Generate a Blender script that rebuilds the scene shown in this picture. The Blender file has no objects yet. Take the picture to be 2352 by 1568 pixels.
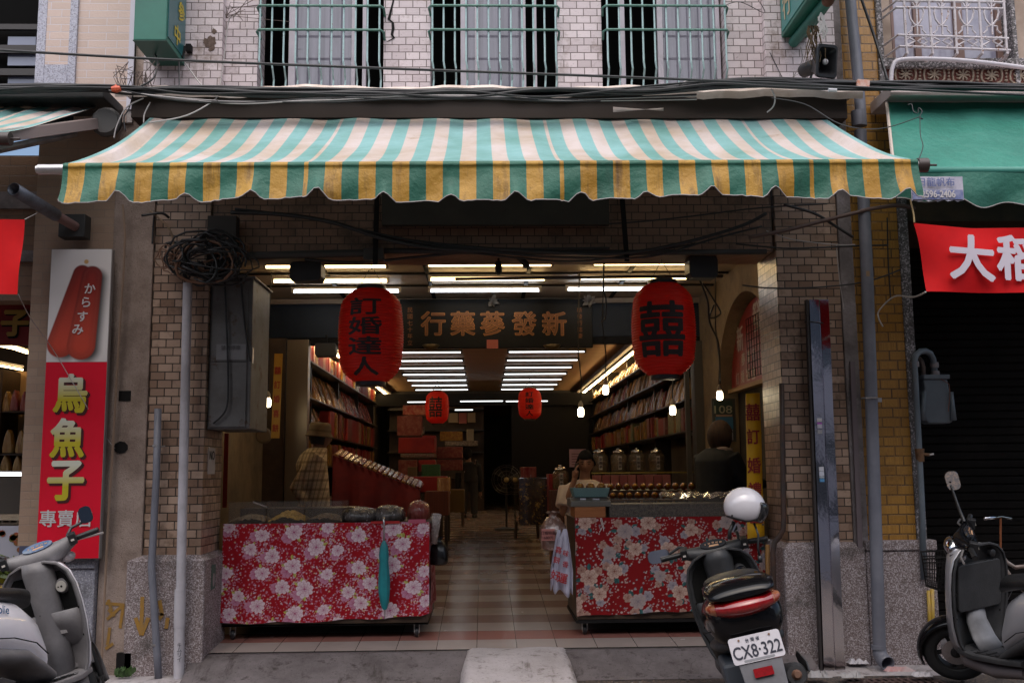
import bpy, bmesh, math, random
from mathutils import Vector, Matrix
random.seed(7)
SC = bpy.context.scene
COL = SC.collection
R = math.radians

# ---------------------------------------------------------------- camera
PSI, THE, ROL, FPX, CAMZ = R(1.66), R(7.46), .009, 2297.0, 1.5
fw = Vector((math.sin(PSI)*math.cos(THE), math.cos(PSI)*math.cos(THE), math.sin(THE)))
r0 = Vector((math.cos(PSI), -math.sin(PSI), 0)); u0 = r0.cross(fw)
RT = r0*math.cos(ROL) - u0*math.sin(ROL)
UP = u0*math.cos(ROL) + r0*math.sin(ROL)
cam = bpy.data.cameras.new('camera'); camo = bpy.data.objects.new('camera', cam); COL.objects.link(camo)
cam.sensor_width = 36; cam.lens = FPX/2352*36; cam.clip_start = .1; cam.clip_end = 500
m = Matrix((RT, UP, -fw)).transposed().to_4x4(); m.translation = (0, 0, CAMZ)
camo.matrix_world = m
SC.camera = camo

# ---------------------------------------------------------------- world, sun, exposure
w = bpy.data.worlds.new('World'); SC.world = w; w.use_nodes = True
nt = w.node_tree
sky = nt.nodes.new('ShaderNodeTexSky'); sky.sky_type = 'NISHITA'; sky.sun_disc = False
sky.sun_elevation = R(62); sky.sun_rotation = R(190); sky.air_density = 1.0; sky.dust_density = 4.0; sky.ozone_density = 1.5
nt.links.new(sky.outputs[0], nt.nodes['Background'].inputs[0])
nt.nodes['Background'].inputs[1].default_value = .085
sl = bpy.data.lights.new('sun', 'SUN'); sl.energy = 1.5; sl.angle = R(110); sl.color = (1, .97, .94)
so = bpy.data.objects.new('sun', sl); COL.objects.link(so)
so.rotation_euler = (R(28), 0, R(-10)); so.location = (0, -5, 12)
SC.view_settings.view_transform = 'Standard'; SC.view_settings.look = 'None'
SC.view_settings.exposure = 1.05; SC.view_settings.gamma = 1
SC.cycles.max_bounces = 6; SC.cycles.diffuse_bounces = 3; SC.cycles.glossy_bounces = 3
SC.cycles.transmission_bounces = 5; SC.cycles.transparent_max_bounces = 8
SC.cycles.caustics_reflective = False; SC.cycles.caustics_refractive = False
SC.cycles.sample_clamp_indirect = 3

# ---------------------------------------------------------------- helpers
def P(u, v, Y):
    """point of the plane y = Y seen at (u, v) of the 2352 px wide photograph"""
    d = fw + RT*((u-1176)/FPX) - UP*((v-784)/FPX)
    k = Y/d.y
    return Vector((d.x*k, Y, CAMZ + d.z*k))
def PX(u, v, Y): return P(u, v, Y).x
def PZ(u, v, Y): return P(u, v, Y).z
def G(u, v, z):
    d = fw + RT*((u-1176)/FPX) - UP*((v-784)/FPX)
    k = (z-CAMZ)/d.z
    return Vector((d.x*k, d.y*k, z))

class MB:
    def __init__(s): s.v = []; s.f = []; s.mi = []; s.m = 0; s.uv = None
    def mat(s, i): s.m = i; return s
    def add(s, vs, fs):
        b = len(s.v); s.v += [tuple(x) for x in vs]
        for f in fs: s.f.append([b+i for i in f]); s.mi.append(s.m)
        return s
    def box(s, x0, x1, y0, y1, z0, z1):
        return s.add([(x0,y0,z0),(x1,y0,z0),(x1,y1,z0),(x0,y1,z0),(x0,y0,z1),(x1,y0,z1),(x1,y1,z1),(x0,y1,z1)],
                     [(0,3,2,1),(4,5,6,7),(0,1,5,4),(1,2,6,5),(2,3,7,6),(3,0,4,7)])
    def obox(s, c, ax, ay, az):
        c, ax, ay, az = Vector(c), Vector(ax), Vector(ay), Vector(az)
        vs = [c+ax*i+ay*j+az*k for k in (-1,1) for i, j in ((-1,-1),(1,-1),(1,1),(-1,1))]
        return s.add(vs, [(0,3,2,1),(4,5,6,7),(0,1,5,4),(1,2,6,5),(2,3,7,6),(3,0,4,7)])
    def tube(s, pts, r, n=8, cap=True, closed=False):
        pts = [Vector(p) for p in pts]; N = len(pts)
        rs = r if isinstance(r, (list, tuple)) else [r]*N
        vs = []; nrm = None
        for i, p in enumerate(pts):
            if closed: t = pts[(i+1) % N]-pts[i-1]
            else: t = pts[min(i+1, N-1)]-pts[max(i-1, 0)]
            if t.length < 1e-9: t = Vector((0,0,1))
            t.normalize()
            if nrm is None:
                nrm = t.orthogonal().normalized()
            else:
                nrm = nrm - t*nrm.dot(t)
                nrm = nrm.normalized() if nrm.length > 1e-6 else t.orthogonal().normalized()
            b = t.cross(nrm)
            for k in range(n):
                a = 2*math.pi*k/n
                vs.append(p + (nrm*math.cos(a)+b*math.sin(a))*rs[i])
        fs = []
        M = N if closed else N-1
        for i in range(M):
            for k in range(n):
                j = (i+1) % N
                fs.append((i*n+k, i*n+(k+1) % n, j*n+(k+1) % n, j*n+k))
        if cap and not closed:
            fs.append(tuple(range(n))[::-1]); fs.append(tuple((N-1)*n+k for k in range(n)))
        return s.add(vs, fs)
    def lathe(s, prof, c=(0,0,0), axis=(0,0,1), n=24, cap=True, ref=None):
        """prof = [(radius, height)] about axis through c"""
        c = Vector(c); ax = Vector(axis).normalized()
        e1 = Vector(ref).normalized() if ref else ax.orthogonal().normalized(); e2 = ax.cross(e1)
        vs = [c+ax*h+(e1*math.cos(2*math.pi*k/n)+e2*math.sin(2*math.pi*k/n))*r for r, h in prof for k in range(n)]
        fs = [(i*n+k, i*n+(k+1) % n, (i+1)*n+(k+1) % n, (i+1)*n+k) for i in range(len(prof)-1) for k in range(n)]
        if cap:
            fs.append(tuple(range(n))[::-1]); fs.append(tuple((len(prof)-1)*n+k for k in range(n)))
        return s.add(vs, fs)
    def grid(s, rows, mf=None, wrap=False):
        """rows: equal-length lists of points; mf(i, j) -> material index"""
        n = len(rows[0]); b = len(s.v)
        for r_ in rows: s.v += [tuple(p) for p in r_]
        for i in range(len(rows)-1):
            for j in range(n if wrap else n-1):
                k = (j+1) % n
                s.f.append([b+i*n+j, b+i*n+k, b+(i+1)*n+k, b+(i+1)*n+j]); s.mi.append(mf(i, j) if mf else s.m)
        return s
    def prism(s, poly, o, ex, ey, ez):
        """polygon in (ex, ey) about o, thickness vector ez"""
        o, ex, ey, ez = Vector(o), Vector(ex), Vector(ey), Vector(ez); n = len(poly)
        vs = [o+ex*a+ey*b for a, b in poly]; vs += [q+ez for q in vs]
        fs = [tuple(range(n))[::-1], tuple(range(n, 2*n))]
        fs += [(i, (i+1) % n, n+(i+1) % n, n+i) for i in range(n)]
        return s.add(vs, fs)
    def ball(s, c, rx, ry=None, rz=None, n=12, m=8):
        ry = ry or rx; rz = rz or rx; c = Vector(c)
        rows = []
        for i in range(m+1):
            t = math.pi*i/m
            rows.append([c+Vector((rx*math.sin(t)*math.cos(2*math.pi*k/n), ry*math.sin(t)*math.sin(2*math.pi*k/n), -rz*math.cos(t))) for k in range(n)])
        return s.grid(rows, wrap=True)
    def build(s, name, mats, parent=None, smooth=False, bevel=0, sub=0, auto=None, solid=0, fix=True):
        me = bpy.data.meshes.new(name); me.from_pydata(s.v, [], s.f)
        mats = mats if isinstance(mats, (list, tuple)) else [mats]
        for q in mats: me.materials.append(q)
        if len(mats) > 1: me.polygons.foreach_set('material_index', s.mi)
        if fix:
            bm = bmesh.new(); bm.from_mesh(me); bmesh.ops.remove_doubles(bm, verts=bm.verts, dist=1e-5)
            bmesh.ops.recalc_face_normals(bm, faces=bm.faces); bm.to_mesh(me); bm.free()
        if smooth or auto: me.polygons.foreach_set('use_smooth', [True]*len(me.polygons))
        o = bpy.data.objects.new(name, me); COL.objects.link(o)
        if auto: me.set_sharp_from_angle(angle=R(auto))
        if solid:
            q = o.modifiers.new('solid', 'SOLIDIFY'); q.thickness = solid; q.offset = 0
        if bevel:
            q = o.modifiers.new('bevel', 'BEVEL'); q.width = bevel; q.segments = 2; q.limit_method = 'ANGLE'; q.angle_limit = R(40)
        if sub:
            q = o.modifiers.new('sub', 'SUBSURF'); q.levels = sub; q.render_levels = sub
        if parent is not None: adopt(o, parent)
        return o
def wm(o):
    l = o.matrix_basis
    return l if o.parent is None else wm(o.parent) @ o.matrix_parent_inverse @ l
def adopt(o, parent):
    o.parent = parent; o.matrix_parent_inverse = wm(parent).inverted()
def tag(o, label, cat, group=None, kind=None):
    if label: o['label'] = label
    if cat: o['category'] = cat
    if group: o['group'] = group
    if kind: o['kind'] = kind
    return o
def thing(name, label, cat, loc=(0,0,0), group=None):
    o = bpy.data.objects.new(name, None); COL.objects.link(o); o.location = loc; o.empty_display_size = .1
    return tag(o, label, cat, group)
def copy_tree(o, parent=None):
    c = o.copy(); COL.objects.link(c)
    if parent is not None:
        c.parent = parent; c.matrix_parent_inverse = o.matrix_parent_inverse.copy()
    for ch in list(o.children): copy_tree(ch, c)
    return c
def structure(o): o['kind'] = 'structure'; return o

def textmesh(mb, txt, o, ex, ey, size, bold=0.0, ext=.002, align='C', sx=1.0):
    """lettering as solid geometry: centred at o, along ex / ey"""
    cu = bpy.data.curves.new('txt', 'FONT'); cu.body = txt; cu.size = 1; cu.resolution_u = 3
    ob = bpy.data.objects.new('txt', cu); COL.objects.link(ob)
    dg = bpy.context.evaluated_depsgraph_get(); dg.update()
    me = bpy.data.meshes.new_from_object(ob.evaluated_get(dg))
    xs = [v.co.x for v in me.vertices]; ys = [v.co.y for v in me.vertices]
    if xs:
        cx = (min(xs)+max(xs))/2 if align == 'C' else min(xs); cy = (min(ys)+max(ys))/2
        h = max(ys)-min(ys); k = size/max(h, .05) if align != 'raw' else size
        if len(txt) == 1 and h < .6: k = size/.9
        o, ex, ey = Vector(o), Vector(ex).normalized(), Vector(ey).normalized(); ez = ex.cross(ey)
        base = [o+ex*((v.co.x-cx)*k*sx)+ey*((v.co.y-cy)*k)+ez*ext for v in me.vertices]
        fs = [tuple(p.vertices) for p in me.polygons]
        for i in range(7 if bold else 1):      # bold strokes: the glyph laid over itself, a hair apart
            a = math.pi*i/3; r_ = bold*k if i else 0
            sh = ex*(r_*math.cos(a))+ey*(r_*math.sin(a))+ez*(.00022*i)
            mb.add([p+sh for p in base], fs)
    bpy.data.objects.remove(ob); bpy.data.curves.remove(cu); bpy.data.meshes.remove(me)
    return mb
def vtext(mb, txt, o, ex, ey, size, pitch, bold=0.0, ext=.002, sx=1.0):
    o, ey = Vector(o), Vector(ey).normalized()
    for i, ch in enumerate(txt): textmesh(mb, ch, o-ey*(pitch*i), ex, ey, size, bold, ext, sx=sx)
    return mb

# ---------------------------------------------------------------- materials
def new_mat(name):
    q = bpy.data.materials.new(name); q.use_nodes = True
    t = q.node_tree; return q, t, t.nodes['Principled BSDF']
def nd(t, typ, **kw):
    n = t.nodes.new(typ)
    for k, v in kw.items():
        if k.startswith('_'): n.inputs[int(k[1:])].default_value = v
        else: setattr(n, k, v)
    return n
def ramp(t, src, a, b, ca=(0,0,0,1), cb=(1,1,1,1)):
    r_ = t.nodes.new('ShaderNodeValToRGB'); e = r_.color_ramp.elements
    e[0].position = a; e[1].position = b; e[0].color = ca; e[1].color = cb
    t.links.new(src, r_.inputs[0]); return r_.outputs[0]
def mix(t, fac, a, b, mode='MIX'):
    n = t.nodes.new('ShaderNodeMix'); n.data_type = 'RGBA'; n.blend_type = mode
    for i, x in ((0, fac), (6, a), (7, b)):
        if hasattr(x, 'is_linked') or hasattr(x, 'links'): t.links.new(x, n.inputs[i])
        else: n.inputs[i].default_value = x if i == 0 else (*x[:3], 1)
    return n.outputs[2]
def pos(t, sc=(1,1,1)):
    g = t.nodes.new('ShaderNodeNewGeometry')
    if sc == (1,1,1): return g.outputs['Position']
    mp = t.nodes.new('ShaderNodeMapping'); mp.inputs['Scale'].default_value = sc
    t.links.new(g.outputs['Position'], mp.inputs[0]); return mp.outputs[0]
def noise(t, scale, detail=4, rough=.6, vec=None, sc=(1,1,1)):
    n = nd(t, 'ShaderNodeTexNoise'); n.inputs['Scale'].default_value = scale
    n.inputs['Detail'].default_value = detail; n.inputs['Roughness'].default_value = rough
    t.links.new(vec if vec is not None else pos(t, sc), n.inputs['Vector']); return n.outputs['Fac']
def bump(t, bs, src, strength=.3, dist=.01):
    b = nd(t, 'ShaderNodeBump'); b.inputs['Strength'].default_value = strength; b.inputs['Distance'].default_value = dist
    t.links.new(src, b.inputs['Height']); t.links.new(b.outputs[0], bs.inputs['Normal'])
CACHE = {}
def M(name, c, rough=.6, metal=0, c2=None, ns=8, lo=.4, hi=.65, bmp=0, bs=40, coat=0, spec=.5, sc=(1,1,1), emit=None, alpha=1, trans=0, c3=None, ns3=3, lo3=.55, hi3=.7):
    if name in CACHE: return CACHE[name]
    q, t, b = new_mat(name)
    b.inputs['Base Color'].default_value = (*c, 1); b.inputs['Roughness'].default_value = rough
    b.inputs['Metallic'].default_value = metal; b.inputs['Specular IOR Level'].default_value = spec
    if coat: b.inputs['Coat Weight'].default_value = coat; b.inputs['Coat Roughness'].default_value = .05
    col = None
    if c2: col = mix(t, ramp(t, noise(t, ns, 5, .65, sc=sc), lo, hi), c, c2)
    if c3: col = mix(t, ramp(t, noise(t, ns3, 6, .7), lo3, hi3), col if col is not None else c, c3)
    if col is not None: t.links.new(col, b.inputs['Base Color'])
    if bmp: bump(t, b, noise(t, bs, 5), bmp)
    if emit:
        b.inputs['Emission Color'].default_value = (*emit[:3], 1); b.inputs['Emission Strength'].default_value = emit[3]
    if alpha < 1: b.inputs['Alpha'].default_value = alpha
    if trans: b.inputs['Transmission Weight'].default_value = trans
    CACHE[name] = q; return q
def tile_mat(name, ca, cb, mortar, bw, rh, ms=.004, stain=None, stain_lo=.55, stain_hi=.68, ns=2.2, rough=.35, streak=False, xoff=0, zoff=0, tilestain=.0, off=.5, bumpy=.5, grime=None):
    q, t, b = new_mat(name)
    g = t.nodes.new('ShaderNodeNewGeometry'); sp = nd(t, 'ShaderNodeSeparateXYZ'); t.links.new(g.outputs['Position'], sp.inputs[0])
    ad = nd(t, 'ShaderNodeMath', operation='ADD'); t.links.new(sp.outputs[0], ad.inputs[0]); t.links.new(sp.outputs[1], ad.inputs[1])
    a2 = nd(t, 'ShaderNodeMath', operation='ADD'); t.links.new(ad.outputs[0], a2.inputs[0]); a2.inputs[1].default_value = xoff
    a3 = nd(t, 'ShaderNodeMath', operation='ADD'); t.links.new(sp.outputs[2], a3.inputs[0]); a3.inputs[1].default_value = zoff
    wob = nd(t, 'ShaderNodeMath', operation='MULTIPLY_ADD'); t.links.new(noise(t, 5, 3), wob.inputs[0]); wob.inputs[1].default_value = .006; t.links.new(a3.outputs[0], wob.inputs[2])
    cb_ = nd(t, 'ShaderNodeCombineXYZ'); t.links.new(a2.outputs[0], cb_.inputs[0]); t.links.new(wob.outputs[0], cb_.inputs[1])
    def brick(m, c1, c2, bias):
        br = nd(t, 'ShaderNodeTexBrick'); t.links.new(cb_.outputs[0], br.inputs['Vector'])
        br.offset = off; br.offset_frequency = 2; br.squash = 1
        br.inputs['Scale'].default_value = 1; br.inputs['Brick Width'].default_value = bw; br.inputs['Row Height'].default_value = rh
        br.inputs['Mortar Size'].default_value = m; br.inputs['Mortar Smooth'].default_value = .3; br.inputs['Bias'].default_value = bias
        br.inputs['Color1'].default_value = (*c1, 1); br.inputs['Color2'].default_value = (*c2, 1); br.inputs['Mortar'].default_value = (*mortar, 1)
        return br
    br = brick(ms, ca, cb, 0)
    col = br.outputs['Color']
    if tilestain and stain:      # single tiles discoloured: per-brick random value against a large noise
        b2 = brick(0.0, (0,0,0), (1,1,1), 0)
        sm = nd(t, 'ShaderNodeMath', operation='ADD'); t.links.new(b2.outputs['Color'], sm.inputs[0]); t.links.new(noise(t, 1.6, 3), sm.inputs[1])
        f = ramp(t, sm.outputs[0], 1.28-tilestain, 1.36-tilestain)
        f2 = nd(t, 'ShaderNodeMath', operation='MULTIPLY'); t.links.new(f, f2.inputs[0]); t.links.new(ramp(t, noise(t, 22, 5), .3, .6), f2.inputs[1])
        inv = nd(t, 'ShaderNodeMath', operation='SUBTRACT'); inv.inputs[0].default_value = 1; t.links.new(br.outputs['Fac'], inv.inputs[1])
        f3 = nd(t, 'ShaderNodeMath', operation='MULTIPLY'); t.links.new(f2.outputs[0], f3.inputs[0]); t.links.new(inv.outputs[0], f3.inputs[1])
        col = mix(t, f3.outputs[0], col, stain)
    if stain: col = mix(t, ramp(t, noise(t, ns, 8, .75), stain_lo, stain_hi), col, stain)
    if grime: col = mix(t, ramp(t, noise(t, 30, 6, .8), .58, .72), col, grime)
    if streak: col = mix(t, ramp(t, noise(t, 1, 4, .7, sc=(130, 130, 3)), .35, .7), col, tuple(x*.55 for x in cb))
    t.links.new(col, b.inputs['Base Color']); b.inputs['Roughness'].default_value = rough
    hb = nd(t, 'ShaderNodeMath', operation='MULTIPLY_ADD'); t.links.new(br.outputs['Fac'], hb.inputs[0]); hb.inputs[1].default_value = -1
    t.links.new(noise(t, 60, 3), hb.inputs[2]); bump(t, b, hb.outputs[0], bumpy, .004)
    return q
def pebble_mat(name, ca, cb, cc, scale=90, stain=(.05,.045,.04), rough=.85, lo=.52, hi=.75):
    q, t, b = new_mat(name)
    v = nd(t, 'ShaderNodeTexVoronoi'); v.inputs['Scale'].default_value = scale; t.links.new(pos(t), v.inputs['Vector'])
    hs = nd(t, 'ShaderNodeSeparateColor'); t.links.new(v.outputs['Color'], hs.inputs[0])
    col = mix(t, ramp(t, hs.outputs[0], .35, .6), ca, cb)
    col = mix(t, ramp(t, hs.outputs[1], .72, .85), col, cc)
    col = mix(t, ramp(t, noise(t, 3, 8, .7), lo, hi), col, stain)
    t.links.new(col, b.inputs['Base Color']); b.inputs['Roughness'].default_value = rough
    bump(t, b, v.outputs['Distance'], .6, .004); return q

PINK = tile_mat('pale pink brick tile', (.54,.455,.47), (.72,.625,.64), (.15,.115,.105), .1086, .0615, .0040, stain=(.17,.11,.07), stain_lo=.55, stain_hi=.72, tilestain=.02, grime=(.22,.17,.15))
PILLAR = tile_mat('stained shaded pink brick tile', (.25,.155,.105), (.49,.35,.265), (.045,.032,.024), .1086, .0615, .0046, stain=(.10,.06,.035), stain_lo=.54, stain_hi=.70, tilestain=.13, rough=.3, grime=(.15,.1,.07))  # base tone darkened for grime and for the shade under the awning
BEAM = tile_mat('brown stained shaded brick tile', (.21,.12,.078), (.29,.17,.115), (.045,.03,.022), .1086, .0615, .004, stain=(.07,.05,.035), stain_lo=.52, stain_hi=.68, tilestain=-.05, ns=1.6)  # real brown staining, with the awning's shadow also put into the base tone
BEIGE = tile_mat('beige comb tile', (.56,.43,.37), (.62,.48,.42), (.62,.57,.6), .222, .0608, .003, ns=1.5, rough=.6, off=.38)
OCHRE = tile_mat('ochre glazed tile', (.36,.175,.032), (.50,.26,.06), (.07,.045,.03), .145, .0728, .0065, stain=(.12,.055,.018), stain_lo=.55, stain_hi=.75, tilestain=-.1, rough=.25, streak=True, off=.42)
PEB = pebble_mat('pebble dash granite', (.30,.25,.25), (.17,.13,.125), (.50,.45,.47), 150)
PEBD = pebble_mat('dark terrazzo', (.09,.085,.085), (.17,.16,.165), (.45,.42,.44), 90)
PEBB = pebble_mat('blue grey terrazzo', (.42,.42,.50), (.52,.52,.60), (.30,.29,.34), 120, lo=.62, hi=.9)
CONC = M('rough brown concrete', (.42,.33,.285), .9, c2=(.24,.18,.15), ns=3.5, bmp=.9, bs=120, c3=(.20,.15,.12), ns3=70, lo3=.56, hi3=.66)
CONCG = M('grey concrete', (.25,.22,.22), .9, c2=(.10,.085,.08), ns=3.2, lo=.4, hi=.66, bmp=.5, bs=50, c3=(.34,.31,.32), ns3=7)
def cement(name, ca, cb, cd, crack=.5):
    q, t, b = new_mat(name)
    col = mix(t, ramp(t, noise(t, 2.6, 8, .7), .38, .66), ca, cb)
    col = mix(t, ramp(t, noise(t, 9, 8, .75), .55, .66), col, cd)
    col = mix(t, ramp(t, noise(t, 55, 4, .7), .60, .70), col, tuple(x*.45 for x in cb))
    col = mix(t, ramp(t, noise(t, 1, 6, .7, sc=(9, 2, 2)), .58, .70), col, cd)
    v = nd(t, 'ShaderNodeTexVoronoi', feature='DISTANCE_TO_EDGE'); v.inputs['Scale'].default_value = 2.3
    vm = nd(t, 'ShaderNodeVectorMath', operation='MULTIPLY_ADD'); nz = nd(t, 'ShaderNodeTexNoise'); nz.inputs['Scale'].default_value = 5; nz.inputs['Detail'].default_value = 6; t.links.new(pos(t), nz.inputs['Vector'])
    t.links.new(nz.outputs['Color'], vm.inputs[0]); vm.inputs[1].default_value = (.35, .35, .35); t.links.new(pos(t), vm.inputs[2]); t.links.new(vm.outputs[0], v.inputs['Vector'])
    ck = ramp(t, v.outputs['Distance'], .004, .012, (1,1,1,1), (0,0,0,1))
    cm = nd(t, 'ShaderNodeMath', operation='MULTIPLY'); t.links.new(ck, cm.inputs[0]); t.links.new(ramp(t, noise(t, 1.2, 3), .45, .6), cm.inputs[1])
    cm2 = nd(t, 'ShaderNodeMath', operation='MULTIPLY'); t.links.new(cm.outputs[0], cm2.inputs[0]); cm2.inputs[1].default_value = crack
    col = mix(t, cm2.outputs[0], col, (.04,.035,.03))
    t.links.new(col, b.inputs['Base Color']); b.inputs['Roughness'].default_value = .88
    bump(t, b, noise(t, 40, 8, .75), .6, .012); return q
APRON = cement('stained grey cement', (.19,.165,.17), (.10,.085,.085), (.05,.04,.036)); RAMPC = cement('worn pale cement', (.50,.46,.475), (.36,.325,.325), (.17,.145,.13), .3)
CONCW = M('pale cement', (.50,.46,.47), .9, c2=(.30,.26,.25), ns=5, lo=.42, hi=.72, bmp=.4, bs=45, c3=(.16,.13,.12), ns3=16, lo3=.68, hi3=.74)
ROUGHC = M('rough pale render', (.50,.46,.46), .95, c2=(.38,.33,.31), ns=6, bmp=.8, bs=60)
BLACK = M('near black paint', (.012,.011,.011), .7, spec=.15)
DARKW = M('dark brown wood', (.045,.025,.015), .5, c2=(.07,.04,.022), ns=6)
CABLE = M('black cable', (.02,.02,.022), .45)
CABW = M('pale cable', (.42,.39,.38), .5)
ALU = M('aluminium', (.55,.53,.54), .35, .8, c2=(.4,.37,.36), ns=9)
STEEL = M('polished steel', (.74,.71,.75), .09, 1, bmp=.35, bs=1.7)
WHITEF = M('white window frame', (.50,.46,.51), .4, c2=(.42,.39,.43), ns=6)
# ================================================================ SETTING
ZG = .06
q, t, b = new_mat('wet asphalt')
vv = nd(t, 'ShaderNodeTexVoronoi'); vv.inputs['Scale'].default_value = 110; t.links.new(pos(t), vv.inputs['Vector'])
sp_ = nd(t, 'ShaderNodeSeparateColor'); t.links.new(vv.outputs['Color'], sp_.inputs[0])
c_ = mix(t, ramp(t, sp_.outputs[0], .55, .8), (.06,.055,.055), (.20,.14,.10))
c_ = mix(t, ramp(t, noise(t, 2.5, 6), .5, .7), c_, (.045,.04,.04))
t.links.new(c_, b.inputs['Base Color']); b.inputs['Roughness'].default_value = .75; bump(t, b, vv.outputs['Distance'], .7, .006)
ASPH = q
rows = []
mb = MB()
mb.grid([[(-40+80*i/40, -14+ (7.9+14)*j/40, ZG-.004) for i in range(41)] for j in range(41)])
structure(mb.build('road', ASPH))

# tiled arcade floor, sloping up from the street edge, then level through the shop
FY0, FZ0, FSL, FY1 = 7.66, .205, .066, 13.6
def fz(y): return FZ0+FSL*(min(max(y, FY0), FY1)-FY0)
q, t, b = new_mat('striped floor tile')
g = t.nodes.new('ShaderNodeNewGeometry'); s_ = nd(t, 'ShaderNodeSeparateXYZ'); t.links.new(g.outputs['Position'], s_.inputs[0])
def fr(src, per, off_, width):
    a = nd(t, 'ShaderNodeMath', operation='ADD'); t.links.new(src, a.inputs[0]); a.inputs[1].default_value = off_
    m1 = nd(t, 'ShaderNodeMath', operation='PINGPONG'); t.links.new(a.outputs[0], m1.inputs[0]); m1.inputs[1].default_value = per/2
    l = nd(t, 'ShaderNodeMath', operation='LESS_THAN'); t.links.new(m1.outputs[0], l.inputs[0]); l.inputs[1].default_value = width; return l.outputs[0]
def band(src, per, off_):
    a = nd(t, 'ShaderNodeMath', operation='ADD'); t.links.new(src, a.inputs[0]); a.inputs[1].default_value = off_
    m1 = nd(t, 'ShaderNodeMath', operation='WRAP'); t.links.new(a.outputs[0], m1.inputs[0]); m1.inputs[1].default_value = per; m1.inputs[2].default_value = 0
    l = nd(t, 'ShaderNodeMath', operation='GREATER_THAN'); t.links.new(m1.outputs[0], l.inputs[0]); l.inputs[1].default_value = per/2; return l.outputs[0]
gx = fr(s_.outputs[0], .30, .06, .0022); gy = fr(s_.outputs[1], .60, -FY0, .003)
red = band(s_.outputs[1], .60, -FY0)
cream = mix(t, noise(t, 3, 5), (.38,.31,.28), (.49,.42,.39)); pinkt = mix(t, noise(t, 3, 5), (.25,.16,.135), (.31,.21,.18))
frst = nd(t, 'ShaderNodeMath', operation='LESS_THAN'); t.links.new(s_.outputs[1], frst.inputs[0]); frst.inputs[1].default_value = FY0+.61
cc = mix(t, red, cream, mix(t, frst.outputs[0], pinkt, (.34,.145,.12)))
cc = mix(t, ramp(t, noise(t, 1.3, 4, .5), .60, .9), cc, (.26,.20,.18))
cc = mix(t, gx, cc, (.06,.045,.04)); cc = mix(t, gy, cc, (.10,.075,.065))
t.links.new(cc, b.inputs['Base Color'])
t.links.new(ramp(t, noise(t, 4, 4), .3, .7, (.12,.12,.12,1), (.28,.28,.28,1)), b.inputs['Roughness'])
FLOOR = q
mb = MB()
ys = [FY0, 9, 10, 11, 12, FY1, 20, 32]
mb.grid([[(x, y, fz(y)) for x in (-2.62, 0, 2.70)] for y in ys])
structure(mb.build('tiled_floor', FLOOR))
random.seed(44); mb = MB()
for k in range(170):
    c = Vector((random.uniform(-2.4, 3.6), random.uniform(6.9, 7.34), ZG+.004)); s_z = random.uniform(.004, .014); mb.ball(c, s_z*1.4, s_z, s_z*.7, 6, 4)
tag(mb.build('gravel', M('grit', (.22,.19,.17), .9, c2=(.09,.08,.075), ns=25)), 'loose grit and pebbles along the foot of the kerb', 'gravel', kind='stuff')
# sloping cement apron between street and floor
mb = MB(); random.seed(3)
rows = []
for y, z in ((7.20, ZG+.0), (7.30, ZG+.03), (7.52, .18), (7.60, .198), (7.655, .2)):
    rows.append([(x, y+random.uniform(-.012, .012)*(y < 7.6), z+random.uniform(-.008, .008)*(.1 < z < .19)) for x in [-2.12+4.5*i/40 for i in range(41)]])
rows.append([(p_[0], 7.66, .1) for p_ in rows[0]])
mb.grid(rows)
structure(mb.build('kerb_apron', APRON, smooth=True))
# pale cement ramp block in the middle
mb = MB()
xa, xb = PX(1060, 1540, 7.35), PX(1318, 1540, 7.35)
prof = [(7.64, .214), (7.55, .216), (7.3, .197), (7.0, .15), (6.7, .10), (6.45, ZG+.008), (6.4, ZG-.02)]
rows = []
for k, (y, z) in enumerate(prof):
    row = []
    for i in range(25):
        s = i/24; e = min(s, 1-s)*2
        x = xa+(xb-xa)*s + .012*math.sin(k*2.1+s*9)
        zz = max(ZG-.02, z-.13*max(0, 1-e/.13)**2)
        row.append((x, y, zz+.004*math.sin(11*s+k)))
    rows.append(row)
mb.grid(rows)
structure(mb.build('cement_ramp', RAMPC, smooth=True))
# gutter strip of cement under the pillars
mb = MB()
for x0, x1 in ((-4.5, -2.0), (2.2, 5.2)):
    rows = [[(x0+(x1-x0)*i/20, y+random.uniform(-.03, .03), z+random.uniform(-.006, .006)) for i in range(21)] for y, z in ((7.22, ZG-.002), (7.32, ZG+.012), (7.5, ZG+.018), (7.9, ZG+.03))]
    mb.grid(rows)
structure(mb.build('gutter', RAMPC, smooth=True))

# ================================================================ THE SHOPHOUSE
shop = thing('shophouse', 'pink-tiled shophouse with the open medicine shop and three barred windows above', 'building', (0, 7.8, 0))
PF, PBK = 7.55, 8.08
WIN = [(-1.76, -.775), (-.405, .60), (.955, 1.945)]
SILL, BB = 4.47, 3.19
mb = MB()
mb.box(-2.35, 2.42, PF, 7.80, BB+1.22, SILL)          # band under the sills
xs = [-2.35] + [x for a in WIN for x in a] + [2.42]
for i in range(0, 8, 2): mb.box(xs[i], xs[i+1], PF, 7.80, SILL, 7.2)
mb.box(-2.62, -2.02, PF-.07, PF-.002, 4.40, 7.2)       # left pilaster
mb.box(2.24, 2.80, PF-.07, PF-.002, 4.40, 7.2)
mb.build('upper_wall', PINK, shop, bevel=.004)
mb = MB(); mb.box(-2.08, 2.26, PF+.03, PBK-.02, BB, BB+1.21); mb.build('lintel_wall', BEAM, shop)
mb = MB(); mb.box(-2.62, 2.85, 8.9, 9.0, 4.41, 7.2); mb.box(-2.62, 2.85, 7.81, 8.9, 4.30, 4.41); mb.box(-2.62, 2.85, 7.81, 8.9, 7.1, 7.2); mb.build('room_wall', M('black room', (.004,.004,.004), .9, spec=.1), shop)
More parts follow.
